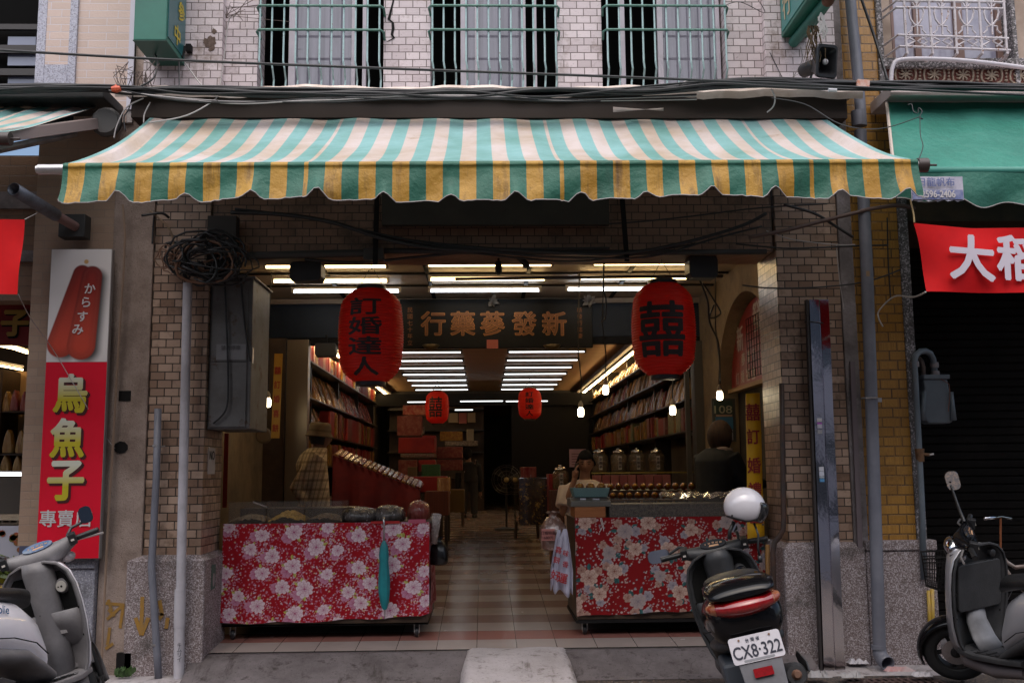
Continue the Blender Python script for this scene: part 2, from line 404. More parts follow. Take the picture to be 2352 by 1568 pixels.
def pillar(x0, x1, px0, px1, zt):
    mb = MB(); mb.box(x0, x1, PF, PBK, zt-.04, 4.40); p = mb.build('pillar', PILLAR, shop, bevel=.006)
    mb = MB(); mb.box(px0, px1, PF-.06, PBK+.05, 0, zt-.02)
    mb.grid([[(px0, PF-.06, zt-.02), (px1, PF-.06, zt-.02), (px1, PBK+.05, zt-.02), (px0, PBK+.05, zt-.02)],
             [(x0+.005, PF-.01, zt+.02), (x1-.005, PF-.01, zt+.02), (x1-.005, PBK+.01, zt+.02), (x0+.005, PBK+.01, zt+.02)]], wrap=True)
    a = mb.build('plinth', PEB, p, bevel=.012)
pillar(-2.505, -2.085, -2.60, -2.035, .905)
pillar(2.275, 2.765, 2.22, 2.83, .945)
# concrete pilasters at the party walls
mb = MB(); mb.box(-2.815, -2.507, PF-.02, 8.3, 0, 7.2); mb.build('concrete_pilaster', CONC, shop, bevel=.008)
mb = MB(); mb.box(2.767, 2.875, PF-.015, 8.3, .9, 7.2); mb.build('concrete_pilaster', CONCG, shop, bevel=.006)
# arcade side walls and inner shop walls
PLAS = M('dirty ochre plaster', (.25,.175,.095), .85, c2=(.14,.095,.055), ns=2.2, c3=(.10,.07,.045), ns3=5, lo3=.6, hi3=.75, bmp=.2, bs=20)
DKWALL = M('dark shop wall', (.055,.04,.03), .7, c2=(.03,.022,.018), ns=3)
mb = MB()
mb.box(-2.62, -2.42, PBK+.06, 11.2, .2, 3.6); mb.build('side_wall', PLAS, shop)
mb = MB()
# right arcade wall with an arched niche: build as a slab with hole
ya, yb, zs = 8.22, 10.45, 2.10
arc = [((ya+yb)/2-(yb-ya)/2*math.cos(math.pi*i/24), zs+1.08*math.sin(math.pi*i/24)) for i in range(25)]
X0 = 2.46
poly = [(PBK+.06, .2), (ya, .2)] + arc + [(yb, .2), (11.2, .2), (11.2, 3.6), (PBK+.06, 3.6)]
top = MB()
for i in range(24):
    (y0, z0), (y1, z1) = arc[i], arc[i+1]
    mb.add([(X0, y0, z0), (X0, y1, z1), (X0, y1, 3.6), (X0, y0, 3.6)], [(0, 1, 2, 3)])
    mb.add([(X0, y0, z0), (X0, y1, z1), (X0+.22, y1, z1), (X0+.22, y0, z0)], [(0, 1, 2, 3)])
mb.add([(X0, PBK+.06, .2), (X0, ya, .2), (X0, ya, 3.6), (X0, PBK+.06, 3.6)], [(0, 1, 2, 3)])
mb.add([(X0, yb, .2), (X0, 11.2, .2), (X0, 11.2, 3.6), (X0, yb, 3.6)], [(0, 1, 2, 3)])
mb.add([(X0, ya, .2), (X0+.22, ya, .2), (X0+.22, ya, zs), (X0, ya, zs)], [(0, 1, 2, 3)])
mb.add([(X0, yb, .2), (X0+.22, yb, .2), (X0+.22, yb, zs), (X0, yb, zs)], [(0, 1, 2, 3)])
mb.build('arched_side_wall', PLAS, shop)
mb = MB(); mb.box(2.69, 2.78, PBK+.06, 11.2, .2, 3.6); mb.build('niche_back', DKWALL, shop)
# arcade ceiling of plywood panels with dark battens
CEIL = M('tan ceiling panel', (.50,.40,.29), .6, c2=(.40,.31,.22), ns=1.5)
mb = MB(); mb.box(-2.62, 2.78, PBK-.019, 11.3, 3.47, 3.6); mb.build('arcade_ceiling', CEIL, shop)
mb = MB()
for x in (-1.55, -.55, .45, 1.45): mb.box(x-.02, x+.02, PBK, 11.19, 3.452, 3.469)
for y in (9.05, 9.75, 10.4): mb.box(-2.41, 2.45, y-.012, y+.012, 3.449, 3.468)
mb.build('ceiling_batten', BLACK, shop)
# storefront header band
HDR = M('dark slate blue board', (.016,.024,.038), .5, c2=(.010,.015,.024), ns=2, spec=.2)
mb = MB(); mb.box(-2.42, 2.46, 11.2, 11.32, 3.02, 3.46); mb.build('header_board', HDR, shop, bevel=.004)
mb = MB(); mb.box(-2.42, 2.46, 11.16, 11.199, 3.40, 3.455); mb.build('header_moulding', M('moulding tan', (.30,.22,.15), .6), shop)
mb = MB(); mb.box(-2.42, 2.46, 11.21, 11.31, 2.94, 3.018); mb.build('shutter_rail', BLACK, shop)
# inner shop shell
SCEIL = None
q, t, b = new_mat('slatted metal ceiling')
g = t.nodes.new('ShaderNodeNewGeometry'); s_ = nd(t, 'ShaderNodeSeparateXYZ'); t.links.new(g.outputs['Position'], s_.inputs[0])
ln = fr(s_.outputs[1], .2, 0, .012)
t.links.new(mix(t, ln, (.36,.20,.085), (.02,.014,.01)), b.inputs['Base Color']); b.inputs['Roughness'].default_value = .55; b.inputs['Metallic'].default_value = .1
SCEIL = q
mb = MB(); mb.box(-2.62, 2.70, 11.33, 24, 3.45, 3.6); mb.box(-2.62, 2.70, 24, 32, 3.25, 3.6); mb.build('shop_ceiling', SCEIL, shop)
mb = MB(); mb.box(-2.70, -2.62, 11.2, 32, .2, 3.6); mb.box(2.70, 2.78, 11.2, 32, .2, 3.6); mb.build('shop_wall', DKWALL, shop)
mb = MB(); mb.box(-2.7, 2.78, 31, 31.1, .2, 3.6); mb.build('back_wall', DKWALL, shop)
# partition at the back of the shop, right half dark
mb = MB(); mb.box(.62, 2.68, 22.3, 22.4, .5, 3.24); mb.box(-2.6, 2.68, 22.2, 22.39, 2.98, 3.25); mb.build('partition', BLACK, shop)

# the open crack and soot marks in the tiles
mb = MB(); ck_ = [(905, -30, 5), (903, 5, 4), (898, 24, 5), (893, 45, 7), (902, 52, 6), (903, 66, 7), (900, 80, 6), (905, 88, 5), (889, 96, 4)]
for (u0_, v0_, w0), (u1_, v1_, w1) in zip(ck_, ck_[1:]):
    a, b_ = P(u0_, v0_, 7.545), P(u1_, v1_, 7.545); mb.add([a-Vector((w0/600, 0, 0)), a+Vector((w0/600, 0, 0)), b_+Vector((w1/600, 0, 0)), b_-Vector((w1/600, 0, 0))], [(0, 1, 2, 3)])
mb.build('wall_crack', BLACK, shop)
random.seed(12); mb = MB()
for u_, v_, r_ in ((485, 98, 15), (486, 112, 7), (420, 120, 5), (380, 100, 6), (490, 72, 6)):
    for k in range(5):
        c = P(u_+random.uniform(-.4, .4)*r_, v_+random.uniform(-.4, .4)*r_, 7.4775-.0004*k); mb.prism([((.5+.5*random.random())*r_/300*math.cos(R(a)), (.5+.5*random.random())*r_/300*math.sin(R(a))) for a in range(0, 360, 24)], c, (1,0,0), (0,0,1), (0, .0003, 0))
fix_ = mb.build('soot_mark', M('brown soot', (.10,.065,.05), .9, c2=(.17,.12,.10), ns=40), shop); fix_['kind'] = 'stuff'
# windows
GLASSD = M('window glass grey', (.12,.115,.145), .05, spec=.7, c2=(.20,.19,.235), ns=1, sc=(16,1,.6), lo=.4, hi=.6)
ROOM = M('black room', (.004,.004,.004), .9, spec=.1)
SGRN = M('rusty pale green paint', (.36,.52,.52), .5, c2=(.44,.60,.62), ns=30, c3=(.20,.09,.035), ns3=45, lo3=.62, hi3=.7)
DGRN = M('dark green paint', (.05,.16,.125), .5, c2=(.10,.24,.2), ns=25, c3=(.16,.07,.03), ns3=40, lo3=.63, hi3=.7)
FR_U = [[(664, 16), (808, 9), (833, 9)], [(1058, 14), (1091, 9), (1198, 10), (1224, 9)], [(1424, 12), (1510, 13), (1644, 10)]]
GL_U = [[(680, 808)], [(1072, 1200)], [(1522, 1644)]]
BARN = [11, 12, 11]
BARU = [(596, 871), (993, 1277), (1396, 1668)]
for i, (xa, xb) in enumerate(WIN):
    mb = MB()
    for u, wd in FR_U[i]:
        x = PX(u, 110, 7.68); ww = wd*7.68/2297
        mb.box(x, x+ww, 7.66, 7.70, SILL+.03, 7.0)
    mb.box(xa+.003, xb-.003, 7.64, 7.72, SILL+.003, SILL+.05)
    fr_ = mb.build('window', WHITEF, shop, bevel=.003); fr_['label'] = ['first window with a wide glass sash in the middle', 'middle window with two grey glass sashes', 'third window, its left half standing open'][i]
    mb = MB()
    for ua, ub in GL_U[i]: mb.box(PX(ua, 110, 7.69), PX(ub, 110, 7.69), 7.688, 7.694, SILL+.051, 7.0)
    mb.build('pane', GLASSD, fr_)
    mb = MB()
    ua, ub = BARU[i]; YB = 7.42; n = BARN[i]
    x0, x1 = PX(ua, 110, YB), PX(ub, 110, YB)
    zt, zm, zb = PZ((ua+ub)/2, 15, YB), PZ((ua+ub)/2, 70, YB), PZ((ua+ub)/2, 204, YB)
    for k in range(n):
        x = x0+(x1-x0)*k/(n-1)
        mb.tube([(x, YB, zt+.55), (x, YB, zb+.22), (x+.008, YB+.012, zb+.17), (x+.008, YB+.075, zb+.10), (x, YB+.085, zb-.03)], .0075, 6)
    mb.mat(1)
    for z, yy in ((zt, YB), (zm, YB), (zb, YB+.085)):
        mb.tube([(x0-.02, PF-.005, z-.02), (x0-.03, yy+.03, z), (x0-.01, yy-.01, z), (x1+.01, yy-.01, z), (x1+.03, yy+.03, z), (x1+.03, PF-.005, z-.02)], .010, 6)
    mb.build('grille', [SGRN, DGRN], fr_)

# ================================================================ LEFT NEIGHBOUR
lb = thing('neighbouring_building', 'beige tiled building at the left edge of the photo with an open roe shop', 'building', (-4.2, 7.8, 0))
def xat(u, Y=7.5, v=100): return PX(u, v, Y)
WHT = M('white grout band', (.6,.58,.66), .8)
mb = MB()
zt = 7.2; zb0 = PZ(200, 203, 7.5)
mb.box(xat(178), xat(297), 7.5, 7.8, 4.2, zt); mb.box(xat(107), xat(160), 7.485, 7.8, PZ(130, 150, 7.5), zt)
mb.build('tile_wall', BEIGE, lb)
mb = MB(); mb.box(xat(86), xat(107), 7.48, 7.8, zb0, zt); mb.box(xat(160), xat(178), 7.48, 7.8, zb0, zt); mb.box(xat(107), xat(160), 7.48, 7.8, zb0, PZ(130, 150, 7.5)-.002); mb.build('terrazzo_band', PEBB, lb, bevel=.004)
mb = MB(); mb.box(xat(297), xat(310), 7.49, 7.8, 4.3, zt); mb.build('grout_band', WHT, lb)
mb = MB(); mb.box(xat(310), -2.817, 7.505, 7.8, 4.2, zt); mb.build('render_strip', ROUGHC, lb)
# lower part: pier behind the red sign
mb = MB(); mb.box(-3.42, -2.817, 7.56, 7.9, 1.0, 4.2); mb.build('pier', tile_mat('brown beige tile', (.36,.24,.17), (.40,.28,.2), (.30,.22,.17), .222, .0608, .003, off=.38), lb)
mb = MB(); mb.box(-3.30, -2.82, 7.48, 7.9, 0, .92); mb.box(-3.31, -2.818, 7.46, 7.92, .84, .95); mb.build('pier_plinth', pebble_mat('grey granite', (.30,.30,.35), (.22,.22,.26), (.42,.42,.47), 120), lb, bevel=.008)
BRT = tile_mat('dim brown tile', (.20,.12,.075), (.23,.14,.09), (.12,.08,.055), .25, .08, .003)
mb = MB(); mb.box(-6, -3.42, 7.7, 7.9, PZ(50, 690, 7.7), 4.0); mb.build('fascia', BRT, lb)
mb = MB(); mb.box(-6, -3.43, 7.66, 7.699, PZ(50, 478, 7.66), PZ(50, 440, 7.66)); mb.box(-6, -3.43, 7.66, 7.699, PZ(50, 600, 7.66)-.0, PZ(50, 575, 7.66)); mb.build('stone_course', CONCG, lb)
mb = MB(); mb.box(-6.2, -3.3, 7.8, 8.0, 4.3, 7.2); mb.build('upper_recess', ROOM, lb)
GLB = M('bluish glass', (.22,.24,.33), .1)
mb = MB()
for v0, v1 in ((86, 106), (126, 152), (176, 202)):
    mb.box(PX(20, v0, 7.75), PX(84, v0, 7.75), 7.74, 7.76, PZ(50, v1, 7.75), PZ(50, v0, 7.75))
mb.build('louvre_pane', GLB, lb)
mb = MB()
for v0, v1 in ((58, 70), (106, 124), (160, 175)): mb.box(-6, -3.49, 7.70, 7.735, PZ(50, v1, 7.72), PZ(50, v0, 7.72))
mb.build('louvre_frame', M('dark frame', (.035,.03,.03), .5), lb)
# inside of the roe shop
mb = MB()
mb.box(-7, -3.2, 12.0, 12.1, 0, 3.6); mb.box(-3.1, -2.9, 7.9, 12.1, 0, 3.6)
mb.build('shop_wall', DKWALL, lb)
mb = MB(); mb.box(-7, -3.1, 7.9, 12.1, 3.2, 3.3); mb.build('shop_ceiling', M('lit brown ceiling', (.35,.22,.11), .6), lb)
mb = MB(); mb.box(-7, -3.1, 7.91, 12.0, .1, .16); mb.build('shop_floor', M('dull floor', (.2,.16,.13), .5), lb)

# ================================================================ RIGHT NEIGHBOUR
rb = thing('neighbouring_building', 'ochre glazed brick building at the right edge with a closed dark shutter', 'building', (4, 7.8, 0))
mb = MB(); mb.box(2.877, 3.245, PF, 8.0, .95, 7.2); mb.build('ochre_wall', OCHRE, rb, bevel=.005)
mb = MB(); mb.box(3.245, 3.32, PF-.015, 8.1, .95, PZ(2080, 430, PF)); mb.build('terrazzo_edge', PEBD, rb, bevel=.005)
mb = MB(); mb.box(2.835, 3.36, PF-.05, 8.1, 0, .90); mb.box(2.833, 3.37, PF-.065, 8.12, .90, .975); mb.build('plinth', PEB, rb, bevel=.01)
SHUT = M('dark shutter', (.0065,.0055,.005), .8, c2=(.010,.008,.007), ns=3, spec=.1)
mb = MB()
rows = []
z = .1; k = 0
while z < 3.4:
    rows.append([(3.25, 8.6, z), (6.2, 8.6, z)]); rows.append([(3.25, 8.585, z+.012), (6.2, 8.585, z+.012)]); rows.append([(3.25, 8.585, z+.058), (6.2, 8.585, z+.058)])
    z += .07
mb.grid(rows); mb.build('roller_shutter', SHUT, rb)
mb = MB(); mb.box(3.32, 6.2, 7.62, 8.7, PZ(2200, 480, 7.7)-.12, 4.0); mb.build('lintel', DARKW, rb)
mb = MB(); mb.box(3.30, 3.34, 8.1, 8.6, 0, 3.4); mb.build('jamb', BLACK, rb)
mb = MB(); mb.grid([[(3.2, 7.88, .075), (6.2, 7.88, .075)], [(3.2, 8.7, .09), (6.2, 8.7, .09)]]); mb.build('threshold', CONCG, rb)
# upper window with terrazzo surround
zs_ = PZ(2190, 145, PF)
mb = MB()
xl = PX(2012, 80, PF); xw0 = PX(2046, 80, PF); xw1 = PX(2322, 80, PF); xr = PX(2352, 80, PF)+.05
mb.box(xl, PX(2026, 80, PF), PF-.03, 7.9, 4.45, 7.2); mb.box(xw1, xr-.12, PF-.03, 7.9, 4.45, 7.2)
mb.box(xl+.02, xr, PF-.06, 7.9, zs_-.06, zs_+.02); mb.build('window_surround', PEBD, rb, bevel=.01)
mb = MB(); mb.box(PX(2026, 80, PF), xw0, PF-.01, 7.9, zs_+.02, 7.2); mb.box(xr-.118, xr+1.2, PF, 7.9, 4.3, 7.2); mb.build('plaster_strip', M('buff plaster', (.42,.33,.27), .9, c2=(.33,.25,.2), ns=6), rb)
mb = MB()
for u, wd in ((2046, 6), (2098, 14), (2190, 20), (2285, 14)): mb.box(PX(u, 80, 7.7), PX(u+wd, 80, 7.7), 7.68, 7.72, zs_+.02, 7.0)
wn = mb.build('window', M('brown frame', (.20,.12,.10), .5), rb)
mb = MB(); mb.box(xw0, xw1, 7.705, 7.715, zs_+.021, 7.0); mb.build('pane', M('pale reflecting glass', (.38,.37,.46), .08, c2=(.25,.25,.33), ns=2.5), wn)
# ornate white iron grille
WIR = M('rusty white iron', (.62,.58,.62), .55, c2=(.5,.45,.47), ns=20, c3=(.30,.13,.06), ns3=35, lo3=.58, hi3=.66)
mb = MB(); YG = 7.36
def gp(u, v): return P(u, v, YG)
UB = [(2075, 2082), (2132, 2141), (2190, 2197), (2247, 2255), (2304, 2312)]
for ut, ub in UB: mb.tube([gp(ut, -80), gp(ut+1, 0), gp(ub, 112), gp(ub+2, 122), gp(ub-2, 130)+Vector((0,.1,0))], .011, 6)
def rail(v, x0=2052, x1=2330, dv=2): mb.tube([gp(x0, v+5)+Vector((0,.15,0)), gp(x0+14, v), gp(x1-10, v+dv), gp(x1, v+dv+6)+Vector((0,.15,0))], .010, 6)
rail(2, 2045, 2318, 4); rail(18, 2044, 2316, 3); rail(81, 2048, 2326, 8); rail(107, 2052, 2330, 9)
for i in range(4):
    c = (UB[i][0]+UB[i+1][0])/2+1
    mb.tube([gp(c, 0), gp(c+3, 80)], .008, 5)
    for s in (-1, 1):
        mb.tube([gp(c+s*10, 18), gp(c+s*15, 22), gp(c+s*17, 30), gp(c+s*13, 45), gp(c+s*5, 56), gp(c+1, 59)], .008, 5)
        mb.tube([gp(c+1, 59), gp(c+2+s*12, 62), gp(c+2+s*12, 70), gp(c+2+s*20, 78)], .007, 5)
        mb.tube([gp(c+s*4, 16), gp(c+s*9, 8), gp(c+s*5, 2), gp(c, 10)], .008, 5)
        mb.tube([gp(c+s*25, 84), gp(c+s*8, 92), gp(c+s*3, 95), gp(c+s*8, 98), gp(c+s*26, 108)], .0075, 5)
        mb.tube([gp(c+s*26, 96), gp(c+s*12, 84)], .0065, 5); mb.tube([gp(c+s*26, 96), gp(c+s*12, 108)], .0065, 5)
mb.build('grille', WIR, wn)
# relief frieze below the window
mb = MB(); za, zb_ = PZ(2190, 192, PF), PZ(2190, 151, PF)
mb.box(xl+.04, xr+.3, PF-.012, 7.9, za, zb_-.005); fz_ = mb.build('frieze', M('terracotta red paint', (.13,.04,.03), .8), rb)
mb = MB(); YR = PF-.02
def ring(u, v, ru, rv, r_, n=14, pw=.7):
    pts = []
    for k in range(n):
        a = 2*math.pi*k/n; ca, sa = math.cos(a), math.sin(a)
        pts.append(P(u+ru*math.copysign(abs(ca)**pw, ca), v+rv*math.copysign(abs(sa)**pw, sa), YR))
    mb.tube(pts, r_, 5, closed=True)
for k in range(5):
    u, v = 2080+66*k, 171+k*.8
    ring(u, v, 24, 19, .009)
    for a in range(0, 360, 45):
        mb.tube([P(u, v, YR), P(u+13*math.cos(R(a)), v+12*math.sin(R(a)), YR), P(u+17*math.cos(R(a+18)), v+14*math.sin(R(a+18)), YR)], [.006, .009, .004], 5)
    for dv in (-12, -4, 4, 12): mb.ball(P(u+33, v+dv, YR), .016 if abs(dv) > 5 else .010, .01, .011, 8, 5)
mb.build('stucco_relief', M('stone relief', (.36,.29,.22), .85, c2=(.18,.14,.11), ns=25), fz_)

# the terrace across the street, behind the camera: it closes the street and shows in steel and glass
ob = thing('building', 'grey three-storey terrace across the street', 'building', (0, -6, 0))
mb = MB(); mb.box(-30, 30, -10, -6, 0, 10); mb.build('front_wall', M('grey render', (.46,.42,.42), .8, c2=(.34,.31,.31), ns=.8), ob)
mb = MB()
for k in range(16):
    for j in range(3): mb.box(-28+3.6*k, -26+3.6*k, -6, -5.97, 1.4+3*j, 3+3*j)
mb.build('window', M('dark far glass', (.05,.05,.06), .1), ob)['kind'] = 'stuff'
# ================================================================ STRIPED AWNING
def fabric(name, c, fade=None, dirt=(.10,.075,.03), lo=.56, hi=.72, rough=.55, sc=(1,1,1), hem=0):
    q, t, b = new_mat(name)
    col = mix(t, noise(t, 6, 4), c, tuple(x*.85 for x in c))
    if fade: col = mix(t, ramp(t, noise(t, 2.2, 4), .35, .65), col, fade)
    col = mix(t, ramp(t, noise(t, 2.6, 9, .72, sc=sc), lo, hi), col, dirt)
    t.links.new(col, b.inputs['Base Color']); b.inputs['Roughness'].default_value = rough
    if hem:
        g = t.nodes.new('ShaderNodeNewGeometry'); s_ = nd(t, 'ShaderNodeSeparateXYZ'); t.links.new(g.outputs['Position'], s_.inputs[0])
        dz = nd(t, 'ShaderNodeMath', operation='MULTIPLY_ADD'); t.links.new(noise(t, 7, 5, .7), dz.inputs[0]); dz.inputs[1].default_value = .10; t.links.new(s_.outputs[2], dz.inputs[2])
        hm = nd(t, 'ShaderNodeMath', operation='COMPARE'); t.links.new(dz.outputs[0], hm.inputs[0]); hm.inputs[1].default_value = hem; hm.inputs[2].default_value = .014
        h2_ = nd(t, 'ShaderNodeMath', operation='MULTIPLY'); t.links.new(hm.outputs[0], h2_.inputs[0]); t.links.new(ramp(t, noise(t, 30, 5, .7), .4, .6), h2_.inputs[1]); col = mix(t, h2_.outputs[0], col, (.03,.025,.015))
    bump(t, b, noise(t, 9, 6, .6), .5, .03)
    # thin cloth lets some light through
    tr = nd(t, 'ShaderNodeBsdfTranslucent'); t.links.new(col, tr.inputs[0])
    ms = nd(t, 'ShaderNodeMixShader'); ms.inputs[0].default_value = .10
    t.links.new(b.outputs[0], ms.inputs[1]); t.links.new(tr.outputs[0], ms.inputs[2])
    t.links.new(ms.outputs[0], t.nodes['Material Output'].inputs[0]); return q
T_G = fabric('faded sky-paled aqua canvas', (.17,.38,.34), (.26,.50,.50), (.07,.19,.14), .60, .76)  # canopy colours: real fading plus sky sheen put into the tone
T_Y = fabric('faded sky-paled cream canvas', (.55,.43,.33), (.66,.57,.545), (.36,.20,.06), .60, .74)
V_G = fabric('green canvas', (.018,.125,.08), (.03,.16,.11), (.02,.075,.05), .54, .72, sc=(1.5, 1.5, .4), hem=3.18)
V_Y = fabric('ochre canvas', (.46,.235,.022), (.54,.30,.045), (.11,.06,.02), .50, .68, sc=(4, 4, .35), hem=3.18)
FRAY = M('frayed canvas hem', (.36,.34,.34), .9)
def stripes(u0, u1, seams, half=37.8, sw=9.5, first='G'):
    """[(u start, u end, 'G' or 'Y')] along the front bar in photo pixels"""
    out = []; edges = [u0-200] + seams + [u1+400]
    k = 0
    for i in range(len(edges)-1):
        a = edges[i]+(sw/2 if i > 0 else 0); b = edges[i+1]-(sw/2 if i < len(edges)-2 else 0)
        if i == 0:
            x = b; c = 'G'; seg = []
            while x > u0: seg.append((max(x-half, u0), x, c)); x -= half; c = 'Y' if c == 'G' else 'G'
            out += seg[::-1]
        else:
            x = a; c = 'G'; n = round((b-a)/half); h = (b-a)/n if i < len(edges)-2 else half
            while x < min(b, u1)-1: out.append((x, min(x+h, u1), c)); x += h; c = 'Y' if c == 'G' else 'G'
        if i < len(edges)-2: out.append((b, edges[i+1]+sw/2, 'Y'))
    return out
def awning(name, label, A0, A1, B0, B1, st, ua, ub, mats, sag, vdrop, scal, parent_loc, seed, extra0, extra1, sub=4, rowsn=22):
    """A0-A1: top line, B0-B1: front bar line (world). st: stripes in u from ua to ub"""
    random.seed(seed)
    root = thing(name, label, 'awning', parent_loc)
    cols = []; cm = []
    for a, b, c in st:
        for i in range(sub): cols.append((a+(b-a)*i/sub-ua)/(ub-ua)); cm.append(0 if c == 'G' else 1)
    cols.append(1.0)
    A0, A1, B0, B1 = map(Vector, (A0, A1, B0, B1))
    rows = []
    for j in range(rowsn+1):
        t_ = j/rowsn; row = []
        for s in cols:
            p = (A0.lerp(A1, s)).lerp(B0.lerp(B1, s), t_)
            p.z -= sag*4*t_*(1-t_)*(.75+.25*math.sin(2+s*7))*(1 if .02 < s < .98 else .55)
            w_ = 4*t_*(1-t_)
            p.z += w_*(.008*math.sin(s*90+t_*4)+.006*math.sin(s*41+1.3-t_*7)) + .010*(1-t_)**3*math.sin(s*60+seed)
            row.append(p)
        rows.append(row)
    mb = MB(); mb.grid(rows, mf=lambda i, j: cm[j])
    mb.build('canopy', mats[:2], root, smooth=True, fix=False)
    # valance hanging from the bar, its upper hem wrapped round the bar
    rows = [[B0.lerp(B1, s)+Vector((0, -.004, .002)) for s in cols], [B0.lerp(B1, s)+Vector((0, -.033, -.012)) for s in cols], [B0.lerp(B1, s)+Vector((0, -.037, -.034)) for s in cols]]
    W_ = (B1-B0).length
    n = 9
    for j in range(n+1):
        t_ = j/n; row = []
        for s in cols:
            p = B0.lerp(B1, s); x = s*W_
            ph = (x-scal[1]) % scal[0]/scal[0]                       # scallops: notches rising between flat tongues
            notch = max(0, 1-abs(ph-.5)/.20); notch = notch*notch*(3-2*notch)
            d = vdrop*(1-(.20+.05*math.sin(x*5))*notch) + .012*math.sin(x*2.3+seed)+.006*math.sin(x*17)
            curl = notch*t_**2
            p = p + Vector((0, -.034-.02*t_+.022*math.sin(x*5.2+2*t_+seed)*t_+.012*math.sin(x*14+t_*3)*t_ - .03*curl, -.036-(d-.036)*t_))
            row.append(p)
        rows.append(row)
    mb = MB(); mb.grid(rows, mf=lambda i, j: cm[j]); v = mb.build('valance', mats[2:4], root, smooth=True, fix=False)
    mb = MB(); mb.tube([p+Vector((random.uniform(-.002, .002), -.003, random.uniform(-.004, .003))) for p in rows[-1]], .0035, 4); mb.build('hem', FRAY, v)
    # front bar, end caps, folding arms
    d = (B1-B0).normalized()
    mb = MB(); dz = Vector((0, .002, -.036)); mb.tube([B0-d*extra0+dz, B1+d*extra1+dz], .031, 14); mb.tube([B0-d*extra0-d*.001+dz, B0-d*extra0-d*.012+dz], .024, 12); bar = mb.build('front_bar', ALU, root, auto=40)
    mb = MB(); mb.tube([B1+d*(extra1-.05)+dz, B1+d*(extra1+.012)+dz], .043, 12); mb.tube([B1+d*(extra1+.01)+dz, B1+d*(extra1+.07)+dz], .007, 6); mb.build('end_cap', M('dark brown cap', (.06,.045,.04), .4), root, auto=40)
    for s0, s1, s2 in ((.10, .26, .30), (.90, .74, .70)):
        p0 = A0.lerp(A1, s0)+Vector((0, .12, -.16)); p2 = B0.lerp(B1, s1)+Vector((0, .02, -.02)); pm = A0.lerp(A1, s2)*.5+B0.lerp(B1, s2)*.5+Vector((0, .1, -.22))
        mb = MB(); mb.tube([p0, pm], .028, 8); mb.tube([pm, p2], .024, 8); mb.build('folding_arm', ALU, root, auto=40)
    return root, cols
YB_, YA_ = 5.82, 7.28
st = stripes(150, 2102, [696, 1276.5, 1853])
A0, A1 = P(352, 277, YA_), P(1893, 262, YA_); B0, B1 = P(150, 380, YB_), P(2102, 360, YB_)
A0.z = A1.z = (A0.z+A1.z)/2+.01; zz = (B0.z+B1.z)/2; B0.z, B1.z = zz-.015, zz+.01
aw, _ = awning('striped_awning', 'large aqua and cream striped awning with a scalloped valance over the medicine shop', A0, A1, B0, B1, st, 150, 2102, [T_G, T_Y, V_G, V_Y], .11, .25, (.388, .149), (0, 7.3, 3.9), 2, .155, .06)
# roller cassette under a bent tin flashing
mb = MB(); mb.tube([A0+Vector((-.05, .06, -.02)), A1+Vector((.05, .06, -.02))], .055, 12); mb.build('roller', M('dull green roll', (.05,.10,.07), .6), aw, smooth=True)
mb = MB()
xl, xr = PX(270, 255, 7.2), PX(1975, 240, 7.2)
rows = []
random.seed(5)
zt_ = [PZ(270, 250, 7.2), PZ(700, 262, 7.2)+.02, PZ(850, 240, 7.2), PZ(1400, 228, 7.2), PZ(1975, 240, 7.2)]
for yy, dz in ((7.49, .045), (7.13, .012), (7.125, -.008), (7.14, -.06)):
    rows.append([Vector((xl+(xr-xl)*i/60, yy, 4.335+dz+.010*math.sin(i*.5)+.006*math.sin(i*1.7+1)-(.018*(1-i/14) if i < 14 else 0)-(.01 if i > 46 else 0))) for i in range(61)])
mb.grid(rows)
mb.build('tin_flashing', M('bent pale tin', (.58,.50,.46), .45, .3, c2=(.42,.34,.29), ns=4), aw)
mb = MB()  # loose corner bent forwards
mb.grid([[P(1408+4*i, 246+i*.3, 7.13-.02*math.sin(i*.35)) for i in range(30)], [P(1408+i*4, 258-i*.35, 7.08+.002*i) for i in range(30)]])
mb.build('bent_tin_strip', CACHE['bent pale tin'], aw, smooth=True, solid=.003)
mb = MB(); mb.box(xl+.1, xr-.1, 7.2, 7.545, 4.13, 4.31); mb.build('cassette_box', M('brown timber batten', (.05,.035,.028), .8), aw)

# neighbour's striped awning at the left edge
st2 = stripes(-700, 215, [-60], first='G')
A0b, A1b = P(-420, 250, 7.3), P(225, 247, 7.3); B0b, B1b = P(-640, 330, 6.1), P(-2, 306, 6.1); 
B0b.z = B1b.z; A0b.z = A1b.z
aw2, _ = awning('striped_awning', 'smaller striped awning folded out over the roe shop, mostly outside the left edge', A0b, A1b, B0b, B1b, st2, -700, 215, [T_G, T_Y, V_G, V_Y], .02, .01, (.735, .1), (-4.5, 7.3, 4), 4, .1, .06)
mb = MB(); mb.box(PX(-200, 225, 7.3), PX(262, 220, 7.3), 7.1, 7.5, PZ(130, 247, 7.3), PZ(130, 222, 7.3)); mb.build('cassette_box', M('dark cassette', (.03,.03,.03), .5), aw2, bevel=.01)
mb = MB(); p0, p1 = P(240, 281, 7.2), P(-10, 315, 6.2); d_ = (p1-p0).normalized(); n_ = d_.cross(Vector((1,0,0))).normalized()
mb.obox((p0+p1)/2, (p1-p0)/2, Vector((.028, .0, 0)), Vector((0, .02, .05))); ch_ = mb.build('arm_channel', M('pinkish aluminium', (.36,.28,.26), .4, .5), aw2, bevel=.004)
mb = MB(); mb.lathe([(.10, 0), (.11, .02), (.11, .05), (.09, .07)], P(249, 285, 7.16), (0, -1, 0), 14); mb.build('wall_bracket', M('dark bracket', (.06,.055,.05), .5), aw2, auto=40)

